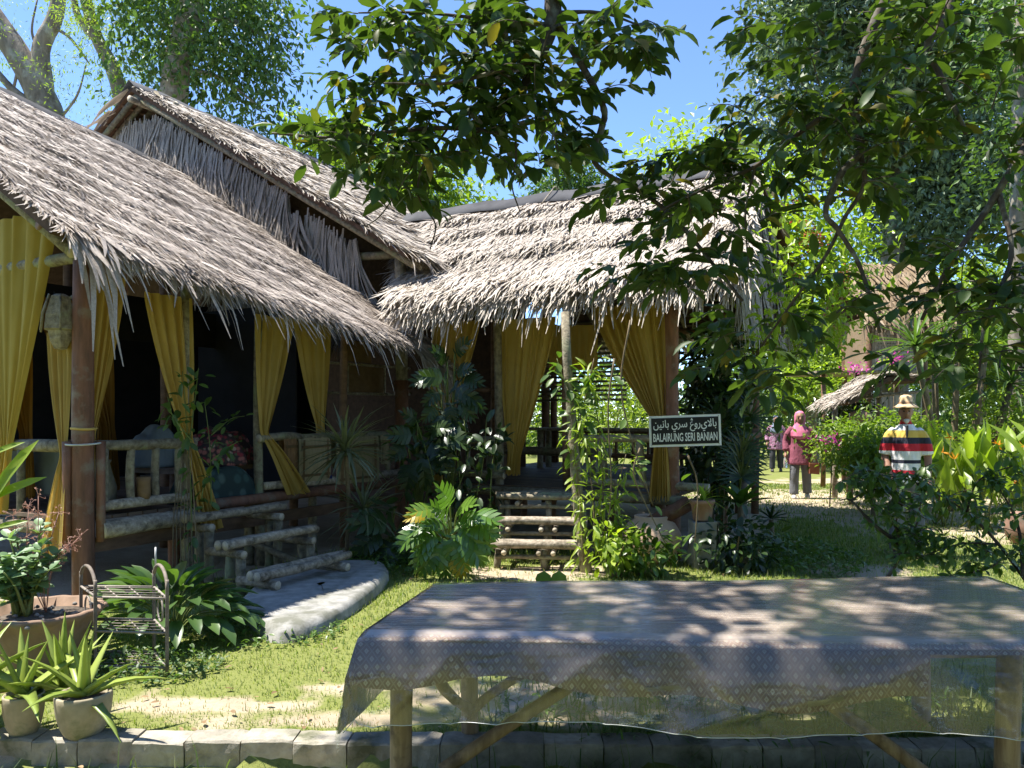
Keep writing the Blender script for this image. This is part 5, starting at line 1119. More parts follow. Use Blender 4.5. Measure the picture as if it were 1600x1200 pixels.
for k in range(30):
    e_ = np.array((-2.88, 4.5, .62)) + rand_dirs(1)[0] * np.array((.24, .20, .27)) * R.uniform(.5, 1); p0 = np.array((-2.86 + R.uniform(-.04, .04), 4.5 + R.uniform(-.04, .04), .33)); cp = curve_pts([p0, (p0 + e_) / 2 + np.array((0, 0, .05)), e_], 8)
    m = MB(); m.tube(cp, np.linspace(.010, .004, len(cp)), 6); m.build('stem', M['stem_green'], js)
    for i in range(11):
        az = R.uniform(0, 6.28); el = R.uniform(-.2, 1.0); d = np.array([[math.cos(az) * math.cos(el), math.sin(az) * math.cos(el), math.sin(el)]])
        T.append(cp[-1] - (cp[-1] - cp[-4]) * R.random() + d[0] * .01); Rr.append(rot_from(d, np.array([[0, -.3, 1.0]]))[0]); Sz.append((.085 * 1.25, R.uniform(.05, .09), .085))
leafy(js, LEAF_OVAL, 'oval', 'leaf_jade', np.array(T), np.array(Rr), np.array(Sz), 290)
dsn = thing('dry_flower_spray', (-2.75, 4.60, .33), 'sprays of tiny dry pinkish flowers rising from the scalloped bowl', 'flower spray')
for k, (x1, y1) in enumerate(((45, 790), (92, 800), (125, 838), (70, 830), (20, 805), (108, 850), (60, 775))):
    e_ = at(x1, y1, 4.6 + R.uniform(-.1, .1)); cp = curve_pts([(-2.76, 4.55, .33), ((-2.76 + e_[0]) / 2 - .03, 4.56, .6), e_], 10); m = MB(); m.tube(cp, .0028, 4); m.build('stalk', M['flower_dry'], dsn)
    fm = MB(); 
    for i in range(46):
        t = R.random() ** .7; b_ = cp[int(5 + t * 4.9)]; o_ = rand_dirs(1)[0] * R.uniform(.01, .06); fm.tube([b_, b_ + o_], .0012, 3, False); fm.inst(LEAF_FAR[0], LEAF_FAR[1], rot_from(rand_dirs(3), rand_dirs(3)), np.repeat((b_ + o_)[None], 3, 0), np.full(3, .012))
    tag(fm.build('blossom', M['flower_dry'], dsn), kind='stuff')
# aloe pots on the kerb
def aloe(c, h, r_, label, n, ln, seed, az0):
    r = thing('aloe_plant', c, label, 'potted plant'); pot(r, c, ((0, r_ * .58), (.008, r_ * .66), (h * .25, r_ * .84), (h * .55, r_ * .98), (h * .86, r_ * 1.03), (h * .97, r_ * 1.02), (h, r_ * .99), (h, r_ * .92), (h * .8, r_ * .88), (h * .78, .02)), 'clay_old', 26, None, 'pot', h * .84, r_ * .9)
    rosette(r, (c[0], c[1], c[2] + h * .84), n, ln, .95, 'leaf_aloe', ALOES, 'aloe', 76, 2, .03, az0); return r
aloe((-1.985, 3.56, .02), .20, .118, 'potted aloe with broad spiky leaves, the right one of the pots on the kerb', 11, .40, 1, .3)
aloe((-2.27, 3.57, .02), .19, .085, 'smaller potted aloe at the lower left beside the larger aloe pot', 11, .40, 2, 1.2)
aloe((-2.55, 3.60, .02), .20, .11, 'aloe pot cut by the lower left corner of the photo', 16, .50, 3, 2.0)
ra2 = thing('aloe_plant', (-2.22, 3.80, 0), 'upright aloe growing in the grass behind the aloe pots', 'plant'); rosette(ra2, (-2.22, 3.80, .12), 13, .42, .8, 'leaf_aloe', ALOES[:2], 'aloe', 85, 35, .05, .9)
ll = thing('strap_leaf_plant', (-2.95, 4.2, 0), 'long bright strap leaves entering from the left edge above the bowl', 'plant')
for i, (x, y, x2, y2) in enumerate(((-20, 800, 30, 700), (-30, 790, 45, 745), (-20, 830, 28, 812), (-30, 720, 20, 690))):
    p0 = at(x, y, 4.3); d = (at(x2, y2, 4.3) - p0)[None]; ln = np.linalg.norm(d); place(leafmesh(LEAF_HELI, 'heli', 'leaf_lime'), 'leaf', ll, rot_from(d, np.array([[0, -1, .6]]))[0], p0, (ln * .9, ln * 1.15, ln))
log(ll, (-2.98, 4.2, -.01), (-3.0, 4.25, 1.2), .012, 'stem_green', 'stem', 4)

# broad-leaf clump under the balusters
bc = thing('broadleaf_clump', (-2.33, 5.22, 0), 'dense clump of broad dark green leaves beside the wire rack', 'plant'); cc = np.array((-2.33, 5.22, .03))
for i in range(104):
    f = (i + .5) / 104; az = i * 2.39996; el = math.radians(70 - 74 * f ** .7 + R.uniform(-8, 8)); rad = .08 + .30 * f; d = np.array((math.cos(az) * math.cos(el), math.sin(az) * math.cos(el), math.sin(el)))
    b_ = cc + np.array((math.cos(az) * rad * 1.25, math.sin(az) * rad * .9, .10 + .20 * (1 - f) + R.uniform(-.03, .06))); l = R.uniform(.17, .27)
    if i % 3 == 0: m = MB(); m.tube(curve_pts([cc + np.array((math.cos(az) * .06, math.sin(az) * .06, 0)), (cc + b_) / 2 + Z3 * .06, b_ + d * .02], 6), .006, 5); m.build('stalk', M['stem_green'], bc)
    place(leafmesh(LEAF_BROAD, 'broad', 'leaf_broad'), 'leaf', bc, rot_from(d[None], np.array([[math.cos(az) * -.3, math.sin(az) * -.3, 1.0]]))[0], b_, (l * R.uniform(.7, .95), l, l))
# low ground creepers
def creeper(name, label, c, rx, ry, h, n, size, mat, limit=0, tpl=LEAF_OVAL, key='oval', cat='ground cover', stuff=True):
    a = rng.random(n) * 6.28; r_ = np.sqrt(rng.random(n)); t = np.stack([c[0] + np.cos(a) * r_ * rx, c[1] + np.sin(a) * r_ * ry, c[2] + rng.random(n) * h * (1 - r_ * .6) + .01], 1)
    d = rand_dirs(n); d[:, 2] = np.abs(d[:, 2]) * .7; up = rand_dirs(n) * .5 + Z3; m = MB()
    m.inst(tpl[0], tpl[1], rot_from(d, up), t, rng.uniform(size * .6, size * 1.3, n)); o = m.build(name, M[mat]); return tag(o, label, cat, None, 'stuff')
creeper('ground_creeper', 'low creeping weeds under and behind the wire rack', (-2.2, 4.55, 0), .5, .35, .10, 900, .035, 'leaf_far')
creeper('ground_creeper', 'dark low weeds at the foot of the broad-leaf clump', (-1.75, 5.3, 0), .6, .4, .08, 800, .035, 'leaf_mid')
creeper('ground_creeper', 'shaded weeds along the foot of the corner plants', (-1.0, 7.6, 0), .8, .5, .18, 1100, .05, 'leaf_mid')
creeper('ground_creeper', 'leafy weeds growing under the right half of the covered table', (1.2, 3.75, 0), 1.3, .35, .22, 900, .06, 'leaf_mid', tpl=LEAF_NARROW)
creeper('ground_creeper', 'tangled weeds below the kerb at the bottom right', (1.2, 3.05, -.13), 1.5, .30, .14, 800, .05, 'leaf_mid', tpl=LEAF_NARROW)
creeper('ground_creeper', 'low plants on the shaded lawn right of the potted spider plant', (2.9, 8.0, 0), .7, 1.0, .22, 1600, .06, 'leaf_mid')
# dracaena with two heads
dr = thing('dracaena', (-1.71, 7.9, 0), 'spiky grey-green dracaena with narrow leaves in front of the beige mats', 'plant')
def drhead(c, n, ln):
    for i in range(n):
        f = (i + .5) / n; az = i * 2.39996 + R.uniform(-.2, .2); el = math.radians(80 - 105 * f + R.uniform(-8, 8)); d = np.array([[math.cos(az) * math.cos(el), math.sin(az) * math.cos(el), math.sin(el)]]); l = ln * R.uniform(.75, 1.1)
        place(leafmesh(LEAF_BLADE, 'blade', 'leaf_dracaena'), 'leaf', dr, rot_from(d, np.array([[0, 0, 1.0]]) + rand_dirs(1) * .2)[0], np.asarray(c) + Z3 * R.uniform(-.06, .06), (l * 1.05, l, l * R.uniform(.5, 1.2)))
t1, t2 = at(540, 705, 7.85), at(568, 800, 7.8)
for p0, p1 in ((np.array((-1.71, 7.9, -.02)), t1), (np.array((-1.62, 7.84, -.02)), t2)): m = MB(); m.tube(curve_pts([p0, (p0 + p1) / 2 + np.array((.03, 0, 0)), p1], 9), .022, 8); m.build('trunk', M['stem'], dr)
drhead(t1, 78, .56); drhead(t2, 52, .5)
# split-leaf philodendron in the sun
def monstera(label, base, crown, rx, ry, rz_, n, size, mat, face_=(0, -.7, .6), yellow=0, name='split_leaf_plant'):
    r = thing(name, base, label, 'plant'); base = np.asarray(base, float); crown = np.asarray(crown, float)
    for i in range(n):
        f = (i + .5) / n; az = i * 2.39996; q = math.sqrt(f); p = crown + np.array((math.cos(az) * rx * q, -ry * (1 - q * .5) * R.uniform(.6, 1), math.sin(az) * rz_ * q))
        d = np.array((math.cos(az) * .8, -.45, math.sin(az) * .75 - .45)); d = unit(d); l = size * R.uniform(.75, 1.15)
        m = MB(); m.tube(curve_pts([base + np.array((R.uniform(-.05, .05), 0, .1)), (base + p) / 2 + np.array((0, .03, .12)), p], 8), .008, 5); m.build('stalk', M['stem_green'], r)
        mm = 'leaf_yellow' if i >= n - yellow else mat
        place(leafmesh(LEAF_MON, 'mon', mm), 'leaf', r, rot_from(d[None], np.array([face_]) + rand_dirs(1) * .25)[0], p, (l * R.uniform(.85, 1.05), l, l))
    return r
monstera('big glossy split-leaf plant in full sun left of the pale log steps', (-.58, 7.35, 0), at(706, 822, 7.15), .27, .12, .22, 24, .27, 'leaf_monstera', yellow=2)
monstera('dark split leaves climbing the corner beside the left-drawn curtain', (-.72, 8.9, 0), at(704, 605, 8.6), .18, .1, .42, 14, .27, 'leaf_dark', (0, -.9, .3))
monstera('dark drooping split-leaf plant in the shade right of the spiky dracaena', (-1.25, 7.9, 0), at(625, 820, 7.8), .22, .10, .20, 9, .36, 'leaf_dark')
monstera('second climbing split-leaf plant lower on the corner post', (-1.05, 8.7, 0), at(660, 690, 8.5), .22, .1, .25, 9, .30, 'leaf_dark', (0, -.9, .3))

def climber(name, label, paths, n, size, spread, mat, tpl=LEAF_OVAL, key='oval', limit=300, stem='stem_green', r_=.006, cat='climbing plant', droop=.3):
    base = np.asarray(paths[0][0]); rt = thing(name, (base[0], base[1], max(0, base[2])), label, cat); T, Q, S_ = [], [], []
    for p in paths:
        cp = curve_pts(p, 14); m = MB(); m.tube(cp, np.linspace(r_, r_ * .5, len(cp)), 5); m.build('stem', M[stem], rt)
        a, b, c = vine_leaves(cp, max(1, n // len(paths)), size, spread, droop); T.append(a); Q.append(b); S_.append(c)
    leafy(rt, tpl, key, mat, np.concatenate(T), np.concatenate(Q), np.concatenate(S_), limit); return rt
climber('climbing_vine', 'thin vine winding up the second post of the low pavilion', [[at(300, 870, 6.4), at(298, 760, 6.45), at(290, 640, 6.5), at(285, 580, 6.5)], [at(295, 700, 6.42), at(305, 620, 6.45), at(310, 575, 6.45)], [at(300, 690, 6.42), at(270, 650, 6.4), at(262, 620, 6.4)]], 66, .11, .09, 'leaf_mid')
climber('climbing_vine', 'slender tendrils with pale leaves in front of the flowered throw', [[at(330, 790, 6.7), at(328, 700, 6.75), at(320, 630, 6.8)], [at(330, 680, 6.75), at(360, 655, 6.9), at(382, 650, 6.9)], [at(330, 720, 6.7), at(355, 700, 6.8), at(372, 690, 6.8)], [at(315, 780, 6.7), at(320, 750, 6.7), at(332, 735, 6.7)]], 40, .11, .08, 'leaf_mid')
m_ = [[at(290 + dx, 905, 6.35), at(288 + dx * .8, 800, 6.42), at(292 + dx * .3, 700, 6.46)] for dx in (-14, -7, 0, 6, 12, 20, -20)]
climber('dry_stem_bundle', 'bundle of dry brown vine stems at the foot of the vine-covered post', m_, 14, .06, .05, 'leaf_mid', stem='stem', r_=.006, cat='vine stems')
dark_p = [[at(x0, 800, 8.3), at(x1, 720, 8.35), at(x2, 655, 8.4)] for x0, x1, x2 in ((690, 670, 650), (720, 715, 690), (740, 755, 760), (765, 770, 785), (700, 730, 725))]
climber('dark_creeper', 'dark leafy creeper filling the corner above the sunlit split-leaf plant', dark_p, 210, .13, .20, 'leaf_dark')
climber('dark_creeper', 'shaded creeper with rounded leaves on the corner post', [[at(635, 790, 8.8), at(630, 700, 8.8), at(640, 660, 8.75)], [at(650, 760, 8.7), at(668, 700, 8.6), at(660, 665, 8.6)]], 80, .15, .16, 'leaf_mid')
gp_ = [[at(912, 880, 7.3), at(906, 780, 7.33), at(900, 690, 7.36), at(920, 600, 7.36), at(928, 560, 7.36)], [at(945, 860, 7.25), at(942, 760, 7.28), at(935, 660, 7.3), at(918, 575, 7.3)], [at(965, 860, 7.25), at(962, 780, 7.25), at(978, 710, 7.25)], [at(930, 860, 7.25), at(925, 760, 7.25), at(905, 640, 7.3)]]
climber('pole_vine', 'bright yellow-green vine climbing the leaning pole beside the log steps', gp_, 440, .125, .17, 'leaf_lime', LEAF_NARROW, 'narrow', 300, 'stem', .008)
climber('pole_vine', 'darker broad leaves high on the leaning pole', [[at(900, 720, 7.45), at(905, 640, 7.45), at(915, 590, 7.4)], [at(905, 640, 7.4), at(880, 590, 7.45), at(870, 560, 7.5)]], 46, .17, .14, 'leaf_mid')
climber('hanging_vine', 'bare grey hanging stems looping in front of the wide curtain', [[at(985, 500, 7.0), at(970, 600, 7.0), at(990, 700, 7.0), at(1020, 790, 7.1)], [at(1000, 700, 7.0), at(990, 740, 7.0), at(1010, 790, 7.05), at(1040, 850, 7.1)], [at(1075, 712, 7.2), at(1090, 760, 7.2), at(1085, 860, 7.2)], [at(960, 560, 7.1), at(950, 640, 7.1), at(955, 760, 7.1), at(945, 860, 7.2)]], 18, .14, .08, 'leaf_mid', stem='stem', r_=.010, cat='vine')

# pot on a block, jar, bushes by the name board
blk = MB(); c = at(1097, 880, 7.6); blk.box((c[0], c[1], .23), (.225, .225, .48), jit=.008); tag(blk.build('concrete_block', M['concrete'], smooth=False), 'weathered upright concrete block carrying the terracotta pot', 'concrete block')
sp = thing('spider_plant', (c[0], c[1], .47), 'spider plant in a square-rimmed terracotta pot on the concrete block', 'potted plant')
pot(sp, (c[0], c[1], .47), ((0, .085), (.01, .09), (.16, .11), (.165, .122), (.205, .125), (.205, .11), (.17, .105), (.165, .02)), 'terracotta', 4 * 6, None, 'pot', .185, .105)
SPT = [leaf_tpl((.03, .035, .03, .02, .002), .3, b_) for b_ in (.15, .6, 1.1)]
rosette(sp, (c[0], c[1], .655), 46, .26, .7, 'leaf_lime', SPT, 'spt', 82, 10)
jr = MB(); c = at(1018, 872, 7.9); jr.rings([(c[0], c[1], z, r_, r_) for z, r_ in ((-.01, .16), (.06, .24), (.18, .30), (.30, .30), (.40, .24), (.44, .17), (.47, .18), (.48, .17), (.46, .14), (.3, .2))], 28)
tag(jr.build('clay_jar', solid('jar_clay', (.48, .33, .22), (.60, .44, .32), 6, .8)), 'large tan clay jar half hidden behind leaves below the name board', 'jar')
def bush(name, label, c, rx, ry, rz_, n, size, mat, stems=6, tpl=LEAF_OVAL, key='oval', limit=200, shell=.5, cat='bush', droop=.25):
    c = np.asarray(c, float); r = thing(name, (c[0], c[1], 0), label, cat)
    for i in range(stems):
        e_ = c + rand_dirs(1)[0] * np.array((rx, ry, rz_)) * .75; m = MB(); cp = curve_pts([(c[0] + R.uniform(-.08, .08), c[1] + R.uniform(-.08, .08), -.02), (c[0] + (e_[0] - c[0]) * .4, c[1] + (e_[1] - c[1]) * .4, e_[2] * .55), e_], 10); m.tube(cp, np.linspace(.014, .004, len(cp)), 6); m.build('stem', M['stem'], r)
    d0 = rand_dirs(n); rr = shell + (1 - shell) * rng.random(n) ** .6; t = c + d0 * np.array((rx, ry, rz_)) * rr[:, None] + rng.normal(size=(n, 3)) * .03; t[:, 2] = np.maximum(t[:, 2], .02)
    d = d0 * .7 + rand_dirs(n) * .8; d[:, 2] -= droop; leafy(r, tpl, key, mat, t, rot_from(d, rand_dirs(n) * .5 + Z3 + d0 * .4), rng.uniform(size * .6, size * 1.25, n), limit); return r
bush('leafy_bush', 'low dark bush with rounded leaves in front of the clay jar', at(1000, 862, 7.2), .36, .25, .20, 260, .11, 'leaf_mid', limit=200)
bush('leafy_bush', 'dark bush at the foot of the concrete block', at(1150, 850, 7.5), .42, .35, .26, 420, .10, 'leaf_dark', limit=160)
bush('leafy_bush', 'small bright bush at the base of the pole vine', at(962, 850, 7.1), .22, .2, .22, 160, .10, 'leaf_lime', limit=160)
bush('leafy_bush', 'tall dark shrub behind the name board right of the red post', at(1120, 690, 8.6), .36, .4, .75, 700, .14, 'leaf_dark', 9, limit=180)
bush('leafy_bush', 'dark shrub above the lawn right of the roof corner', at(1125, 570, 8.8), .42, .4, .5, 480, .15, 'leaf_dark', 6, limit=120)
pf = thing('fan_palm', (2.5, 8.6, 0), 'small dark fan palm with spiky fronds behind the name board', 'palm')
for k in range(7):
    az = R.uniform(0, 6.28); p = np.array((2.45, 8.35, 1.0)) + np.array((math.cos(az) * .18, math.sin(az) * .2, R.uniform(-.3, .5))); m = MB(); m.tube(curve_pts([(2.5, 8.5, 0), (2.5, 8.45, .6), p], 8), .010, 5); m.build('stalk', M['stem_green'], pf)
    for i in range(17): an = (i / 16 - .5) * 4.2; d = unit(np.array((math.sin(an), -.45, math.cos(an) * .8))); place(leafmesh(LEAF_BLADE, 'blade', 'leaf_dark'), 'leaf', pf, rot_from(d[None], np.array([[0, -1, .4]]))[0], p, (.42, .30, .2))
ag = thing('agave', (3.0, 7.55, 0), 'broad dark strap-leaved plant on the lawn edge right of the potted spider plant', 'plant'); rosette(ag, at(1158, 790, 7.9), 16, .34, 1.0, 'leaf_mid', [LEAF_BROAD, LEAF_HELI], 'agv', 75, 15)
log(ag, (at(1158, 790, 7.9)[0], 7.9, -.02), at(1158, 790, 7.9), .03, 'stem', 'stem', 4)
dk = thing('fern_clump', (3.05, 9.0, 0), 'dark pointed leaves at the edge of the sandy path', 'plant'); rosette(dk, at(1205, 812, 9.2) , 22, .26, .9, 'leaf_dark', [LEAF_NARROW, LEAF_HELI], 'frn', 80, 5); log(dk, (at(1205, 812, 9.2)[0], 9.2, -.02), at(1205, 812, 9.2), .03, 'stem', 'stem', 3)
sa = thing('snake_plant', (1.95, 5.0, 0), 'upright strap-leaved plant just behind the middle of the table', 'plant'); rosette(sa, (2.06, 5.0, .18), 9, .38, 1.5, 'leaf_mid', [LEAF_HELI], 'snk', 85, 40); log(sa, (2.06, 5.0, -.02), (2.06, 5.0, .2), .015, 'stem', 'stem', 3)
rd = thing('round_leaf_seedling', (.18, 4.4, 0), 'two round leaves peeping over the back of the table', 'plant')
for x in (848, 872): p = at(x, 912, 4.35); log(rd, (p[0], 4.35, -.01), p, .004, 'stem_green', 'stem', 3); place(leafmesh(LEAF_OVAL, 'oval', 'leaf_mid'), 'leaf', rd, rot_from(np.array([[.1, 0, 1.0]]), np.array([[0, -1, .2]]))[0], p - Z3 * .02, (.20, .09, .09))
# open shrub with small toothed leaves at the right, behind the table
sh = thing('garden_shrub', (2.35, 4.75, 0), 'open leafy shrub with thin dark branches at the lower right behind the table', 'shrub'); T = []; tw = []
main = [[at(1385, 905, 4.85), at(1408, 862, 4.85), at(1400, 820, 4.85), at(1410, 765, 4.85)], [at(1405, 850, 4.85), at(1360, 815, 4.8), at(1330, 782, 4.8), at(1312, 782, 4.8)], [at(1620, 930, 4.6), at(1560, 850, 4.6), at(1510, 800, 4.6), at(1460, 770, 4.6)], [at(1600, 900, 4.5), at(1590, 820, 4.5), at(1560, 760, 4.5)], [at(1560, 850, 4.6), at(1500, 850, 4.6), at(1440, 870, 4.7)],
        [at(1410, 790, 4.85), at(1370, 755, 4.8), at(1325, 745, 4.75)], [at(1510, 800, 4.6), at(1530, 750, 4.6), at(1590, 725, 4.6)], [at(1460, 770, 4.6), at(1420, 750, 4.6), at(1365, 740, 4.6)], [at(1600, 880, 4.6), at(1640, 800, 4.6), at(1600, 740, 4.6)], [at(1570, 870, 4.7), at(1540, 890, 4.7), at(1480, 900, 4.7)], [at(1330, 782, 4.8), at(1350, 770, 4.8), at(1385, 760, 4.8)], [at(1405, 862, 4.85), at(1432, 820, 4.8), at(1440, 775, 4.8)], [at(1400, 850, 4.85), at(1425, 850, 4.8), at(1455, 835, 4.75)], [at(1404, 830, 4.85), at(1385, 800, 4.8), at(1400, 770, 4.8)]]
for i, p in enumerate(main):
    cp = curve_pts(p, 14); m = MB(); m.tube(cp, np.linspace(.014 if i < 4 else .008, .003, len(cp)), 6); m.build('branch', M['bark_dark'], sh)
    for k in range({0: 13, 5: 12, 7: 14, 1: 2, 10: 3, 11: 9, 12: 9, 13: 7}.get(i, 10)):
        q = cp[R.randrange(3, len(cp))]; e_ = q + np.array((R.uniform(-.16, .16), R.uniform(-.22, .22), R.uniform(-.10, .10))); tw.append(np.array([q, (q + e_) / 2 + Z3 * .015, e_]))
m = MB(); T, Q, S_ = [], [], []
for t in tw:
    m.tube(t, .0022, 4); a, b, c = vine_leaves(t, 12, .062, .03, .3); T.append(a); Q.append(b); S_.append(c)
tag(m.build('twig', M['bark_dark'], sh), kind='stuff'); leafy(sh, LEAF_OVAL, 'oval', 'leaf_mid', np.concatenate(T), np.concatenate(Q), np.concatenate(S_), 300)
# heliconia bed behind the man
for k, (x, y, Y, n) in enumerate(((1470, 735, 10.6, 30), (1530, 738, 10.2, 34), (1590, 740, 9.8, 30))):
    b_ = at(x, y, Y); b_[2] = 0; he = thing('heliconia', b_, ('heliconia clump with yellow flowers right behind the striped-shirt man', 'middle heliconia clump with orange-yellow flowers', 'heliconia clump at the right edge of the photo')[k], 'plant', 'heliconia bed')
    for i in range(n):
        az = R.uniform(0, 6.28); p = b_ + np.array((R.gauss(0, .22), R.gauss(0, .22), R.uniform(.25, .95))); d = unit(np.array((math.cos(az) * .55, math.sin(az) * .5, 1.0))); l = R.uniform(.45, .7); place(leafmesh(LEAF_HELI, 'heli', 'leaf_lime'), 'leaf', he, rot_from(d[None], rand_dirs(1) + np.array([[0, -.8, .6]]))[0], p, (l * 1.05, l, l))
        if i % 3 == 0: m = MB(); m.tube(curve_pts([b_ + np.array((R.gauss(0, .1), R.gauss(0, .1), -.01)), (b_ + p) / 2 + Z3 * .1, p + d * .1], 6), .010, 5); m.build('stem', M['stem_green'], he)
        if i % 9 == 0:
            q = p + np.array((R.uniform(-.1, .1), -.25, R.uniform(.2, .4))); m = MB(); m.inst(LEAF_NARROW[0], LEAF_NARROW[1], rot_from(rand_dirs(6) + np.array([[0, 0, .5]]), rand_dirs(6)), np.repeat(q[None], 6, 0), np.full(6, .10)); m.build('flower', M['flower_orange'], he)
            log(he, b_ + np.array((0, -.1, 0)), q, .007, 'stem_green', 'flower_stalk', 3)

# fallen leaves on lawn and kerb
n = 700; x = rng.uniform(-3, 4.2, n); y = rng.uniform(2.6, 8.5, n); k_ = ~inside_building(x, y) & (np.abs(y - kerb_y(x)) > .1); x, y = x[k_], y[k_]; n = len(x); d = rand_dirs(n); d[:, 2] *= .15; m = MB()
m.inst(LEAF_OVAL[0], LEAF_OVAL[1], rot_from(d, Z3 + rand_dirs(n) * .3), np.stack([x, y, gz(x, y) + .022], 1), rng.uniform(.02, .055, n)); M['leaf_litter'] = leaf_mat('leaf_litter', (.12, .07, .03), (.24, .15, .07), (.36, .26, .14), .15, .7)
tag(m.build('leaf_litter', M['leaf_litter']), 'small dry brown leaves scattered over the lawn', 'leaf litter', None, 'stuff')

# ------------------------------------------------------------------ background trees
def crown_pts(blobs, n, shell=.35):
    vol = np.array([b[1] * b[2] * b[3] for b in blobs]); k = rng.choice(len(blobs), n, p=vol / vol.sum()); c = np.array([b[0] for b in blobs])[k]; r = np.array([b[1:4] for b in blobs])[k]
    d = rand_dirs(n); rr = (shell + (1 - shell) * rng.random(n) ** .55)[:, None]; return c + d * r * rr, d
def tree(name, label, base, trunk_paths, blobs, n, size, mat, bark='bark', tpl=LEAF_FAR, droop=.3, clump=14, cat='tree', group=None):
    """blobs: (centre, rx, ry, rz); leaves are gathered in small sprays so that the crown is lumpy and lets the sky through"""
    r = thing(name, (base[0], base[1], 0), label, cat, group)
    for i, (p, r0, r1) in enumerate(trunk_paths):
        cp = curve_pts(p, 16); m = MB(); m.tube(cp, np.linspace(r0, r1, len(cp)), 10, wob=.04); m.build('trunk' if i == 0 else 'limb', M[bark], r)
    k = n // clump; c, d0 = crown_pts(blobs, k); sp_ = size * 2.1
    t = np.repeat(c, clump, 0) + rng.normal(size=(k * clump, 3)) * sp_ * np.array((1, 1, .55)); dd = np.repeat(d0, clump, 0) * .6 + rand_dirs(k * clump); dd[:, 2] -= droop
    m = MB(); var = np.clip(np.repeat(rng.random(k), clump) * .6 + rng.random(k * clump) * .4, 0, .999)
    m.inst(tpl[0], tpl[1], rot_from(dd, rand_dirs(k * clump) * .7 + Z3), t, rng.uniform(size * .6, size * 1.3, k * clump), var); m.build('crown', M[mat], r, smooth=False); return r
def B(x, y, Y, rx, ry, ryy=None):                          # blob from where it shows, at distance Y, with its real radii
    return (at(x, y, Y), rx * Y / 1200, (ryy if ryy else rx) * Y / 1200, ry * Y / 1200)
Y = 19
tree('pale_barked_tree', 'pale-barked tree with a forked trunk above the low roof at the upper left', gp(100, 760), [([at(100, 740, Y), at(95, 300, Y), at(72, 170, Y), at(38, 100, Y), at(-30, 0, Y)], .45, .26), ([at(72, 160, Y), at(64, 80, Y), at(88, 20, Y), at(96, -60, Y)], .24, .15), ([at(60, 170, Y), at(20, 140, Y), at(-20, 95, Y)], .12, .07), ([at(80, 40, Y), at(110, 60, Y), at(140, 100, Y)], .05, .02), ([at(90, 190, Y), at(120, 150, Y), at(135, 100, Y)], .04, .015), ([at(66, 90, Y), at(50, 50, Y), at(58, 0, Y)], .04, .02), ([at(30, 100, Y), at(10, 180, Y), at(-10, 200, Y)], .04, .015)],
     [B(40, 60, Y, 90, 50), B(110, 110, Y, 80, 60), B(30, 190, Y, 70, 30), B(130, 190, Y, 70, 50), B(-60, 30, Y, 100, 80)], 2000, .11, 'leaf_feather', tpl=LEAF_FINE, clump=40)
Y = 18
tree('slender_tree', 'slender leaning tree with feathery foliage left of the tall gable', gp(200, 770), [([at(215, 760, Y), at(210, 300, Y), at(183, 130, Y), at(150, 55, Y), at(125, -30, Y)], .22, .12), ([at(165, 80, Y), at(120, 20, Y), at(118, -50, Y)], .10, .06)],
     [B(180, 60, Y, 90, 60), B(240, 30, Y, 80, 50), B(200, 150, Y, 60, 50), B(150, 10, Y, 80, 40)], 5000, .11, 'leaf_feather', tpl=LEAF_FINE, clump=26)
Y = 17
tree('tall_tree', 'tall dark tree with drooping leafy branches rising behind the gable', gp(265, 770), [([at(262, 760, Y), at(262, 250, Y), at(275, 120, Y), at(300, 0, Y), at(305, -120, Y)], .36, .24), ([at(290, 60, Y), at(350, 30, Y), at(420, 60, Y)], .08, .03), ([at(280, 110, Y), at(340, 120, Y), at(410, 170, Y)], .07, .02)],
     [B(330, 30, Y, 110, 60), B(400, 60, Y, 60, 50), B(340, 110, Y, 80, 50), B(410, 130, Y, 50, 40), B(230, 40, Y, 70, 60), B(240, 120, Y, 60, 40), B(370, 190, Y, 60, 40), B(420, 200, Y, 30, 30), B(300, -60, Y, 160, 50)], 10500, .17, 'leaf_far', tpl=LEAF_FAR, clump=16, droop=.8, bark='bark')
Y = 20
tree('rounded_tree', 'rounded bright green tree between the tall gable and the right roof', gp(620, 760), [([at(620, 750, Y), at(622, 400, Y), at(630, 280, Y)], .25, .12)],
     [B(600, 290, Y, 90, 60), B(680, 290, Y, 70, 50), B(560, 240, Y, 80, 50), B(500, 240, Y, 60, 40), B(640, 330, Y, 120, 40), B(480, 210, Y, 40, 30)], 9000, .19, 'leaf_bright')
Y = 34
tree('distant_tree', 'distant dark tree showing just above the dark ridge of the open pavilion', gp(890, 720), [([at(890, 715, Y), at(890, 400, Y), at(888, 280, Y)], .35, .15)], [B(890, 290, Y, 50, 55), B(870, 310, Y, 45, 40), B(925, 300, Y, 30, 35)], 5200, .22, 'leaf_far')
Y = 24
tree('great_tree', 'huge silvery green tree towering over the right side', gp(1390, 730), [([at(1395, 730, Y), at(1395, 450, Y), at(1400, 200, Y), at(1380, -60, Y)], .45, .25), ([at(1398, 300, Y), at(1300, 180, Y), at(1220, 90, Y)], .16, .06), ([at(1398, 260, Y), at(1480, 150, Y), at(1560, 80, Y)], .16, .06)],
     [B(1250, 60, Y, 80, 70), B(1340, 20, Y, 120, 70), B(1460, 60, Y, 140, 90), B(1220, 170, Y, 70, 50), B(1310, 200, Y, 90, 80), B(1420, 220, Y, 110, 90), B(1540, 250, Y, 90, 90), B(1440, 350, Y, 100, 60), B(1250, -60, Y, 90, 60), B(1500, 330, Y, 80, 60), B(1170, 240, Y, 40, 40), B(1560, 90, Y, 80, 70)], 46000, .25, 'leaf_blue', clump=14, droop=.5)
Y = 11.4
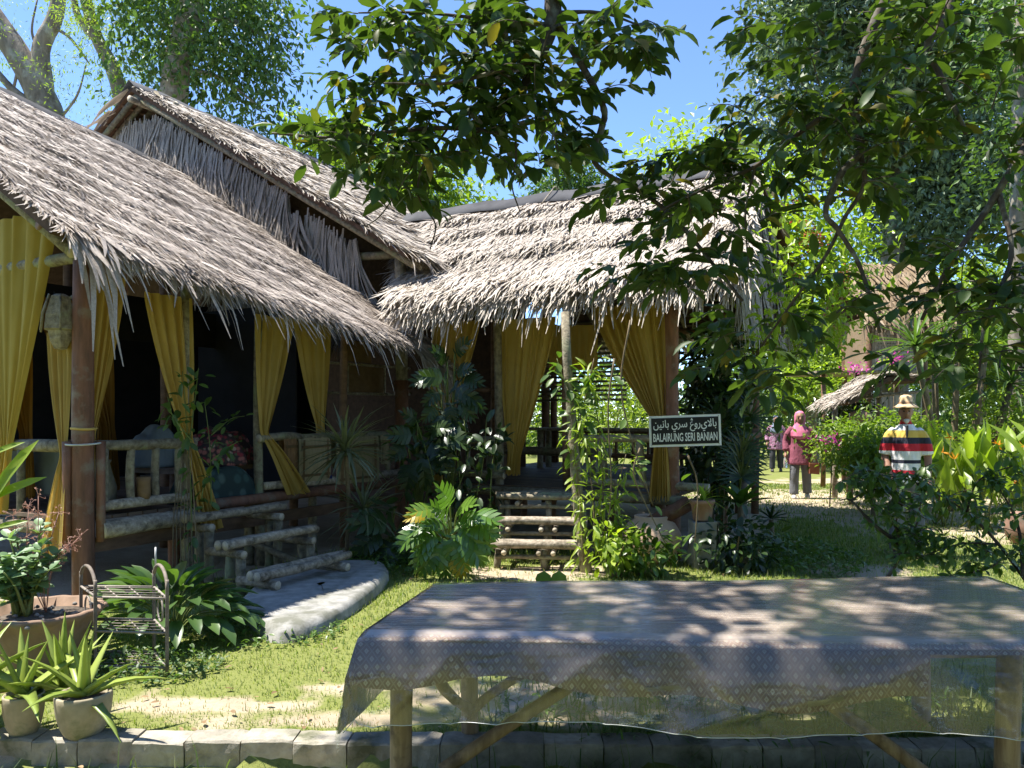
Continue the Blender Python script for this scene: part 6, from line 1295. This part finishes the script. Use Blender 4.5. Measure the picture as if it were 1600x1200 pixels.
ft = tree('flowering_tree', 'yellow-green tree with small red flower clusters behind the right end of the roof', gp(1160, 808), [([at(1160, 808, Y), at(1170, 640, Y), at(1200, 500, Y), at(1230, 380, Y)], .06, .03), ([at(1210, 470, Y), at(1290, 420, Y), at(1330, 380, Y)], .05, .02), ([at(1200, 500, Y), at(1150, 380, Y), at(1090, 330, Y)], .05, .02)],
     [B(1240, 420, Y, 75, 70), B(1290, 360, Y, 60, 60), B(1180, 330, Y, 80, 50), B(1100, 280, Y, 60, 40), B(1250, 500, Y, 80, 50), B(1080, 230, Y, 40, 40), B(1330, 420, Y, 40, 40), B(1030, 260, Y, 40, 40), B(1200, 270, Y, 60, 30), B(1228, 420, 8.0, 42, 60), B(1218, 500, 8.0, 40, 45), B(1232, 340, 8.2, 45, 40)], 9000, .12, 'leaf_lime', clump=12)
for (x, y) in ((1250, 345), (1262, 370), (1275, 380), (1240, 320), (1285, 372), (1110, 265), (1098, 258), (1268, 360), (1245, 430), (1255, 382), (1310, 300), (1318, 430), (1170, 300)):
    p = at(x, y, Y - .95); m = MB(); n = 26; m.inst(LEAF_FAR[0], LEAF_FAR[1], rot_from(rand_dirs(n), rand_dirs(n)), p + rng.normal(size=(n, 3)) * .055, np.full(n, .045)); tag(m.build('flower_cluster', M['flower_red'], ft), kind='stuff')
Y = 13
tree('edge_tree', 'pale trunk standing at the right edge behind the foreground leaves', gp(1592, 790), [([at(1592, 790, Y), at(1590, 500, Y), at(1592, 250, Y), at(1600, -50, Y)], .16, .12)], [B(1600, 60, Y, 90, 80), B(1640, 250, Y, 90, 120)], 3600, .16, 'leaf_far')
tree('garden_tree', 'dense green tree filling the gap behind the bamboo hut', gp(1530, 745), [([at(1530, 745, 21), at(1530, 560, 21), at(1525, 460, 21)], .2, .1)], [B(1500, 490, 21, 90, 80), B(1580, 480, 21, 80, 90), B(1440, 540, 21, 60, 60), B(1560, 580, 21, 90, 60)], 9000, .2, 'leaf_bright')
tree('garden_tree', 'dense green tree closing the view between the roof and the bamboo hut', gp(1270, 740), [([at(1270, 740, 23), at(1270, 600, 23), at(1275, 520, 23)], .2, .1)], [B(1270, 540, 23, 80, 60), B(1220, 580, 23, 60, 50), B(1320, 560, 23, 50, 50)], 6500, .2, 'leaf_far')
# pandan / palm tuft behind the heliconias
pd = thing('pandan_palm', at(1490, 740, 12.5) * np.array((1, 1, 0)), 'pandan palm with long arching leaves behind the heliconias', 'palm')
for (x, y) in ((1460, 560), (1500, 500), (1540, 540), (1580, 600), (1430, 540)):
    c = at(x, y, 12.5 + R.uniform(-.5, .5)); log(pd, (c[0] * .3 + at(1490, 740, 12.5)[0] * .7, c[1], -.02), c, .05, 'stem', 'trunk', 4)
    for i in range(30):
        f = i / 30; az = i * 2.39996; el = math.radians(80 - 95 * f); d = np.array([[math.cos(az) * math.cos(el), math.sin(az) * math.cos(el), math.sin(el)]]); l = R.uniform(.7, 1.0); place(leafmesh(LEAF_BLADE, 'blade', 'leaf_far'), 'leaf', pd, rot_from(d, np.array([[0, 0, 1.0]]))[0], c, (l * 1.2, l, l))
# garden shrubs beyond the path
gsh = [((1255, 615, 24), 70, 45, 'leaf_bright', 'loose pale shrub in the far garden left of the bamboo hut'), ((1275, 590, 21), 60, 40, 'leaf_lime', 'light green shrub below the hut platform'), ((1365, 708, 11.5), 40, 22, 'leaf_bright', 'low green bush left of the striped-shirt man'), ((1330, 690, 13), 34, 26, 'leaf_bright', 'small bush with pink blossoms beside the path'),
       ((1325, 650, 15), 25, 40, 'leaf_dark', 'dark bush beside the slanting thatch shelter'), ((1400, 680, 12.5), 50, 40, 'leaf_bright', 'green bush directly behind the striped-shirt man'), ((1580, 660, 12.5), 60, 60, 'leaf_bright', 'grey-green bush at the far right edge'), ((1215, 640, 26), 50, 40, 'leaf_far', 'far bush behind the distant woman'), ((1440, 700, 11.6), 40, 36, 'leaf_lime', 'leafy bush at the man’s right shoulder'.replace('’', "'")),
       ((1120, 640, 13), 80, 60, 'leaf_far', 'shadowy shrub seen beneath the open pavilion roof on its right'), ((820, 640, 17), 120, 60, 'leaf_bright', 'sunlit shrub seen through the open pavilion'), ((700, 640, 17), 70, 70, 'leaf_far', 'green shrub glimpsed through the corner of the pavilions'), ((960, 640, 16), 70, 60, 'leaf_feather', 'pale shrub seen behind the wide curtain')]
for (x, y, Y), rx, ry, mt, lb in gsh:
    b_ = B(x, y, Y, rx, ry); c = b_[0]; c = np.array((c[0], c[1], max(c[2], b_[3] * .8)))
    tree('garden_bush', lb, c, [([(c[0], c[1], -.02), (c[0], c[1], c[2] * .6), (c[0] + .1, c[1], c[2])], .04, .015)], [(c, b_[1], b_[2], b_[3]), (c + np.array((b_[1] * .5, 0, -b_[3] * .3)), b_[1] * .6, b_[2] * .6, b_[3] * .7), (c - np.array((b_[1] * .5, 0, b_[3] * .3)), b_[1] * .6, b_[2] * .6, b_[3] * .7)], 2200, .10 if Y < 18 else .14, mt, 'stem', clump=10, cat='bush')
for (x, y, Y, lb) in ((1336, 575, 15.5, 'pink bougainvillea spray left of the bamboo hut wall'), (1398, 563, 15.5, 'pink bougainvillea spray in front of the bamboo hut'), (1300, 690, 12.6, 'pink blossoms low beside the path near the maroon-clad woman')):
    c = at(x, y, Y); r = thing('bougainvillea', (c[0], c[1], 0), lb, 'flower'); n = 60; m = MB(); m.inst(LEAF_FAR[0], LEAF_FAR[1], rot_from(rand_dirs(n), rand_dirs(n)), c + rng.normal(size=(n, 3)) * np.array((.14, .1, .07)), np.full(n, .08)); m.build('blossom', M['flower_pink'], r)
    n = 40; m = MB(); m.inst(LEAF_FAR[0], LEAF_FAR[1], rot_from(rand_dirs(n), rand_dirs(n)), c - np.array((.1, 0, .1)) + rng.normal(size=(n, 3)) * np.array((.2, .1, .1)), np.full(n, .09)); m.build('foliage', M['leaf_lime'], r); log(r, (c[0], c[1] + .1, -.02), c, .012, 'stem', 'stem', 4)
# far wood: one mass of trees closing the view
m = MB(); blobs = []
for k in range(150):
    x = -40 + k * .56 + R.uniform(-.5, .5); yy = R.uniform(27, 40); h = R.uniform(3.0, 5.2) + (2.5 if x > 14 else 0); blobs.append((np.array((x, yy, h * .45)), R.uniform(1.3, 2.4), 1.2, h * .6))
t, d0 = crown_pts(blobs, 60000, .5); m.inst(LEAF_FAR[0], LEAF_FAR[1], rot_from(d0 + rand_dirs(60000), rand_dirs(60000) + Z3), t, rng.uniform(.22, .5, 60000))
tag(m.build('far_wood', M['leaf_far'], smooth=False), 'far belt of trees and scrub closing the garden', 'wood', None, 'stuff')

# unseen trees added behind the viewer to darken reflections and block the low sky
m = MB(); blobs = [(np.array((-17 + k * .75 + R.uniform(-.6, .6), -6.5 - R.uniform(0, 5), R.uniform(.8, 8.0))), 2.0, 1.5, R.uniform(1.8, 3.0)) for k in range(48)]
t, d0 = crown_pts(blobs, 15000, .5); m.inst(LEAF_FAR[0], LEAF_FAR[1], rot_from(d0 + rand_dirs(15000), rand_dirs(15000) + Z3), t, rng.uniform(.4, .8, 15000))
tag(m.build('rear_wood', M['leaf_far'], smooth=False), 'unseen belt of trees added behind the viewer', 'wood', None, 'stuff')

# ------------------------------------------------------------------ bamboo hut and slanting shelter on the right
hb = at(1380, 745, 17); hut = thing('bamboo_hut', (hb[0], 17, 0), 'small bamboo hut with thatched roof on stilts at the right behind the leaves', 'hut')
hx, hy = hb[0], 17.0; hw = .60
for sx in (-1, 1):
    for sy in (-1, 1): log(hut, (hx + sx * hw, hy + sy * hw, -.02), (hx + sx * hw, hy + sy * hw, 3.9), .06, 'brown_wood', 'post', 4)
for k in range(18):
    x = hx - hw + (k + .5) * 2 * hw / 18; m = MB(); m.box((x, hy - hw, 3.05), (.058, .025, 1.15), jit=.004); m.build('bamboo_slat', M['bamboo_weave'], hut, False)
for k in range(8): m = MB(); m.box((hx - .12, hy - hw - .02, 2.75 + k * .085), (.62, .015, .05), jit=.004); m.build('woven_strip', M['bamboo_weave'], hut, False)
m = MB(); m.box((hx, hy + hw, 3.05), (2 * hw, .03, 1.15)); m.box((hx - hw, hy, 3.05), (.03, 2 * hw, 1.15)); m.box((hx + hw, hy, 3.05), (.03, 2 * hw - .06, 1.15)); m.build('wall', M['thatch_old'], hut, False)
for k in range(16): x = hx - hw + (k + .5) * 2 * hw / 16; m = MB(); m.box((x, hy - hw - .1, 1.35), (.06, .02, 1.3), jit=.004); m.build('lower_slat', M['bamboo_weave'], hut, False)
for k in range(9): board(hut, (hx - 1.9, hy - 1.0 + k * .2, 2.42), (hx + .8, hy - 1.0 + k * .2, 2.42), .17, .04, 'log', 'deck_board')
for x in (-1.7, -1.0): log(hut, (hx + x, hy - .9, -.02), (hx + x, hy - .9, 2.4), .05, 'brown_wood', 'deck_post', 4)
U = np.array((1., 0, 0)); slope(hut, np.array((hx - .95, hy - 1.05, 3.55)), U, np.array((0, 1.05, 1.25)), 1.9, 8, 120, .5, .06, .2, .06, .3, M['thatch_old'], .05)
slope(hut, np.array((hx - .95, hy + 1.05, 3.55)), U, np.array((0, -1.05, 1.25)), 1.9, 5, 80, .5, .06, .2, .06, .3, M['thatch_old'], .05)
sb = at(1370, 735, 14.2); shl = thing('lean_to_shelter', (sb[0], 14.2, 0), 'weathered thatch lean-to with slanting roof behind the striped-shirt man', 'shelter')
p0, p1 = at(1308, 633, 14.0), at(1378, 590, 14.2); p2 = at(1450, 592, 14.4)
for pa, pb_ in ((p0, p1), (p2, p1)):
    S_ = pb_ - pa; U = np.array((.05, 1.0, 0)); slope(shl, pa - U * .3, U, S_, 1.3, 16, 240, .28, .018, .14, .03, .10, M['thatch_coarse'], .07)
for p in (p0, p1, p2): log(shl, (p[0], p[1] + .1, -.02), (p[0], p[1] + .1, p[2]), .05, 'log_pale', 'post', 4)
log(shl, at(1345, 622, 14.1), at(1460, 610, 14.3), .03, 'log_pale', 'beam', 3)
for k in range(12): x = sb[0] + .15 + k * .075; m = MB(); m.box((x, 14.6, .8), (.05, .02, 1.5), jit=.01); m.build('wall_slat', M['bamboo_weave'], shl, False)
m = MB(); c = at(1345, 650, 13.9); m.rings([(c[0], c[1], c[2] - .1 + z, r_, r_) for z, r_ in ((-.12, .05), (-.08, .16), (.05, .20), (.16, .17), (.2, .1), (.21, .02))], 16); ob = m.build('hanging_basket', M['terracotta']); tag(ob, 'round orange-brown basket hanging under the lean-to', 'basket')
m = MB(); c = at(1600, 742, 9.0); m.rings([(c[0], c[1], z, r_, r_) for z, r_ in ((-.01, .12), (.1, .19), (.24, .20), (.34, .14), (.36, .15), (.37, .12))], 20); tag(m.build('garden_jar', M['terracotta']), 'tan clay jar at the right edge beside the heliconias', 'jar')

# ------------------------------------------------------------------ foreground tree: limbs enter from above and from the right
fg = thing('foreground_tree', (3.75, 4.1, 0), 'large-leaved tree whose branches hang across the top and right of the photo', 'tree')
Yc = 5.0
paths = [([(3.75, 4.1, -.1), (3.7, 4.15, 1.6), (3.5, 4.3, 3.2), (3.0, 4.6, 4.7)], .20, .13, 'trunk'),
         ([(3.0, 4.6, 4.7), (1.9, 4.9, 5.2), (.9, 5.0, 5.0), at(880, -60, Yc), at(862, 40, Yc), at(838, 95, Yc), at(812, 150, Yc)], .10, .030, 'limb'),
         ([at(865, 30, Yc), at(905, 95, Yc), at(942, 165, Yc), at(940, 200, Yc), at(926, 240, Yc), at(945, 270, Yc), at(1010, 305, Yc), at(1062, 350, Yc - .1), at(1120, 420, Yc - .2), at(1160, 470, Yc - .3)], .026, .010, 'limb'),
         ([at(812, 150, Yc), at(800, 200, Yc), at(760, 205, Yc), at(700, 200, Yc), at(620, 205, Yc), at(520, 215, Yc), at(425, 208, Yc)], .024, .008, 'limb'),
         ([at(838, 95, Yc), at(780, 110, Yc - .2), at(700, 130, Yc - .3), at(600, 130, Yc - .3)], .018, .006, 'limb'), ([at(862, 40, Yc), at(760, 30, Yc + .2), at(660, 20, Yc + .3), at(560, 20, Yc + .3)], .018, .006, 'limb'),
         ([at(870, 20, Yc), at(940, 20, Yc), at(1000, 40, Yc)], .016, .006, 'limb'), ([at(700, 200, Yc), at(660, 260, Yc), at(655, 310, Yc), at(680, 350, Yc), at(672, 390, Yc)], .008, .004, 'twig_branch'),
         ([at(805, 190, Yc), at(806, 250, Yc), at(800, 290, Yc), at(812, 330, Yc)], .009, .004, 'twig_branch'), ([at(672, 200, Yc), at(650, 250, Yc), at(600, 330, Yc), at(570, 355, Yc)], .007, .003, 'twig_branch'),
         ([(3.0, 4.6, 4.7), (2.6, 4.3, 4.4), at(1480, 20, 4.2), at(1450, 70, 4.2), at(1475, 130, 4.2), at(1510, 210, 4.2)], .032, .012, 'limb'),
         ([(2.6, 4.35, 4.42), at(1400, -30, 4.4), at(1335, 130, 4.4), at(1345, 230, 4.4), at(1315, 270, 4.4), at(1290, 330, 4.4), at(1310, 360, 4.4), at(1345, 420, 4.4), at(1375, 520, 4.4)], .03, .010, 'limb'),
         ([at(1345, 240, 4.4), at(1350, 290, 4.4), at(1320, 340, 4.45), at(1290, 400, 4.5), at(1240, 470, 4.7), at(1190, 540, 5.0)], .016, .007, 'limb'),
         ([at(1335, 150, 4.4), at(1260, 200, 4.5), at(1180, 260, 4.6), at(1090, 300, 4.7), at(1030, 330, 4.8)], .020, .007, 'limb'),
         ([(3.4, 4.35, 3.3), (3.0, 4.3, 3.2), at(1590, 250, 4.1), at(1540, 330, 4.1), at(1480, 420, 4.1), at(1440, 500, 4.15)], .028, .010, 'limb'),
         ([at(1560, 300, 4.1), at(1580, 400, 4.0), at(1540, 500, 4.0), at(1530, 580, 4.0)], .016, .006, 'limb'),
         ([at(1180, 260, 4.6), at(1165, 330, 4.6), at(1170, 420, 4.7)], .008, .004, 'twig_branch')]
for p, r0, r1, nm in paths: cp = curve_pts(p, 8 * (len(p) - 1)); m = MB(); m.tube(cp, np.linspace(r0, r1, len(cp)) * (1 + rng.normal(size=len(cp)) * .05), 8, wob=.05); m.build(nm, M['bark_dark'], fg)
zones = [(860, 50, 170, 60, Yc, 24), (680, 60, 150, 60, Yc + .2, 26), (720, 140, 160, 60, Yc - .1, 30), (600, 100, 70, 60, Yc - .2, 9), (840, 140, 100, 80, Yc, 20), (980, 40, 60, 40, Yc, 9), (560, 20, 60, 22, Yc + .2, 5), (700, 215, 160, 45, Yc, 24), (850, 215, 65, 50, Yc, 9), (600, 235, 100, 40, Yc, 13), (480, 212, 55, 25, Yc, 7), (570, 280, 70, 40, Yc, 9), (640, 320, 40, 20, Yc, 2),
         (1330, 60, 160, 60, 4.4, 19), (1500, 70, 110, 90, 4.2, 24), (1270, 170, 110, 70, 4.5, 25), (1190, 230, 90, 50, 4.6, 16), (1380, 200, 80, 60, 4.4, 12), (1080, 265, 80, 40, 4.8, 13), (1010, 310, 60, 35, 4.9, 10), (1300, 270, 70, 50, 4.4, 13), (1090, 390, 90, 40, 4.9, 12), (1010, 420, 55, 35, 5.0, 8), (1120, 340, 70, 30, 4.8, 8), (1180, 300, 80, 40, 4.6, 9),
         (1560, 200, 60, 80, 4.1, 14), (1510, 400, 80, 50, 4.1, 15), (1485, 470, 60, 45, 4.15, 9), (1560, 480, 60, 60, 4.0, 13), (1540, 560, 60, 50, 4.0, 10), (1420, 560, 30, 20, 4.2, 2), (1280, 460, 60, 35, 4.6, 7), (1190, 500, 70, 40, 4.9, 11), (1160, 560, 60, 40, 5.2, 9), (1230, 590, 40, 35, 4.9, 6), (1420, 130, 60, 60, 4.4, 8)]
T, Q, S_ = [], [], []; tw = MB()
def sprig(p0, d, ln, n, size):
    d = unit(d); e_ = p0 + d * ln; mid = (p0 + e_) / 2 + Z3 * ln * .12; cp = curve_pts([p0, mid, e_], 8); tw.tube(cp, np.linspace(.0045, .0018, len(cp)), 4, False)
    for i in range(n):
        f = .15 + .85 * i / max(1, n - 1); q = cp[min(len(cp) - 1, int(f * (len(cp) - 1)))]; side = np.cross(d, Z3) * (1 if i % 2 else -1); side = unit(side + rand_dirs(1)[0] * .45)
        dd = unit(d * (.55 + .7 * (i == n - 1)) + side * (.9 if i < n - 1 else .1) + rand_dirs(1)[0] * .25 - Z3 * .18)
        T.append(q + dd * .012); Q.append(rot_from(dd[None], (Z3 + rand_dirs(1)[0] * .55)[None])[0]); S_.append(size * R.uniform(.5, 1.28))
for (x, y, rx, ry, Yz, n) in zones:
    for k in range(int(n * (1.2 if x < 1000 else 1.02))):
        an = R.uniform(0, 6.28); q = math.sqrt(R.random()); p0 = at(x + rx * q * math.cos(an), y + ry * q * math.sin(an), Yz + R.gauss(0, .22))
        sprig(p0, np.array((math.cos(an) * .8 + R.uniform(-.4, .4), R.uniform(-.6, .6), R.uniform(-.5, .35))), R.uniform(.16, .28), R.randrange(7, 12), .138 * min(1, Yz / 5.0) ** 1.3)
# crown over the table, above the picture: the source of the dappled shade
for k in range(310):
    h = R.uniform(4.6, 7.8); x, yy = R.uniform(-.8, 3.1), R.uniform(2.55, 4.35)
    sprig(np.array((x, yy, .68)) - np.array(LDIR) / -LDIR.z * h, np.array((R.uniform(-1, 1), R.uniform(-1, 1), R.uniform(-.3, .3))), R.uniform(.25, .4), 10, .15)
for pq in (((3.0, 4.6, 4.7), (1.8, 4.2, 6.2), (.2, 3.9, 6.8), (-1.8, 3.8, 7.2)), ((.9, 4.1, 6.6), (-.2, 3.3, 7.2), (-1.6, 3.1, 7.4)), ((1.8, 4.2, 6.2), (1.0, 3.3, 7.0), (.2, 3.0, 7.6))): m = MB(); cp = curve_pts(pq, 18); m.tube(cp, np.linspace(.075, .014, len(cp)), 7); m.build('limb', M['bark_dark'], fg)
for k in range(70):
    x, yy = R.uniform(1.8, 4.4), R.uniform(2.6, 5.2); sprig(np.array((x, yy, 4.6 + max(0, yy - 4.6) * .55 + R.uniform(0, 1.0))), rand_dirs(1)[0] * np.array((1, 1, .3)), R.uniform(.25, .4), 10, .14)
for pq in (((1.9, 4.9, 5.2), (.6, 5.4, 5.4), (-1.2, 5.2, 5.2)), ((.9, 5.0, 5.0), (.2, 4.0, 4.9), (-1.0, 3.6, 4.7)), ((3.0, 4.6, 4.7), (2.6, 3.6, 5.0), (1.6, 3.0, 5.2)), ((3.0, 4.6, 4.7), (3.9, 4.3, 5.0), (4.4, 4.0, 5.1))): m = MB(); cp = curve_pts(pq, 14); m.tube(cp, np.linspace(.05, .012, len(cp)), 7); m.build('limb', M['bark_dark'], fg)
tag(tw.build('twig', M['bark_dark'], fg), kind='stuff'); S_ = np.array(S_); n = len(S_); S3 = np.stack([S_ * rng.uniform(.7, 1.2, n), S_, S_ * rng.uniform(.2, 2.6, n)], 1); leafy(fg, LEAF_OVAL, 'oval', 'leaf_tree', np.array(T), np.array(Q), S3, 300)
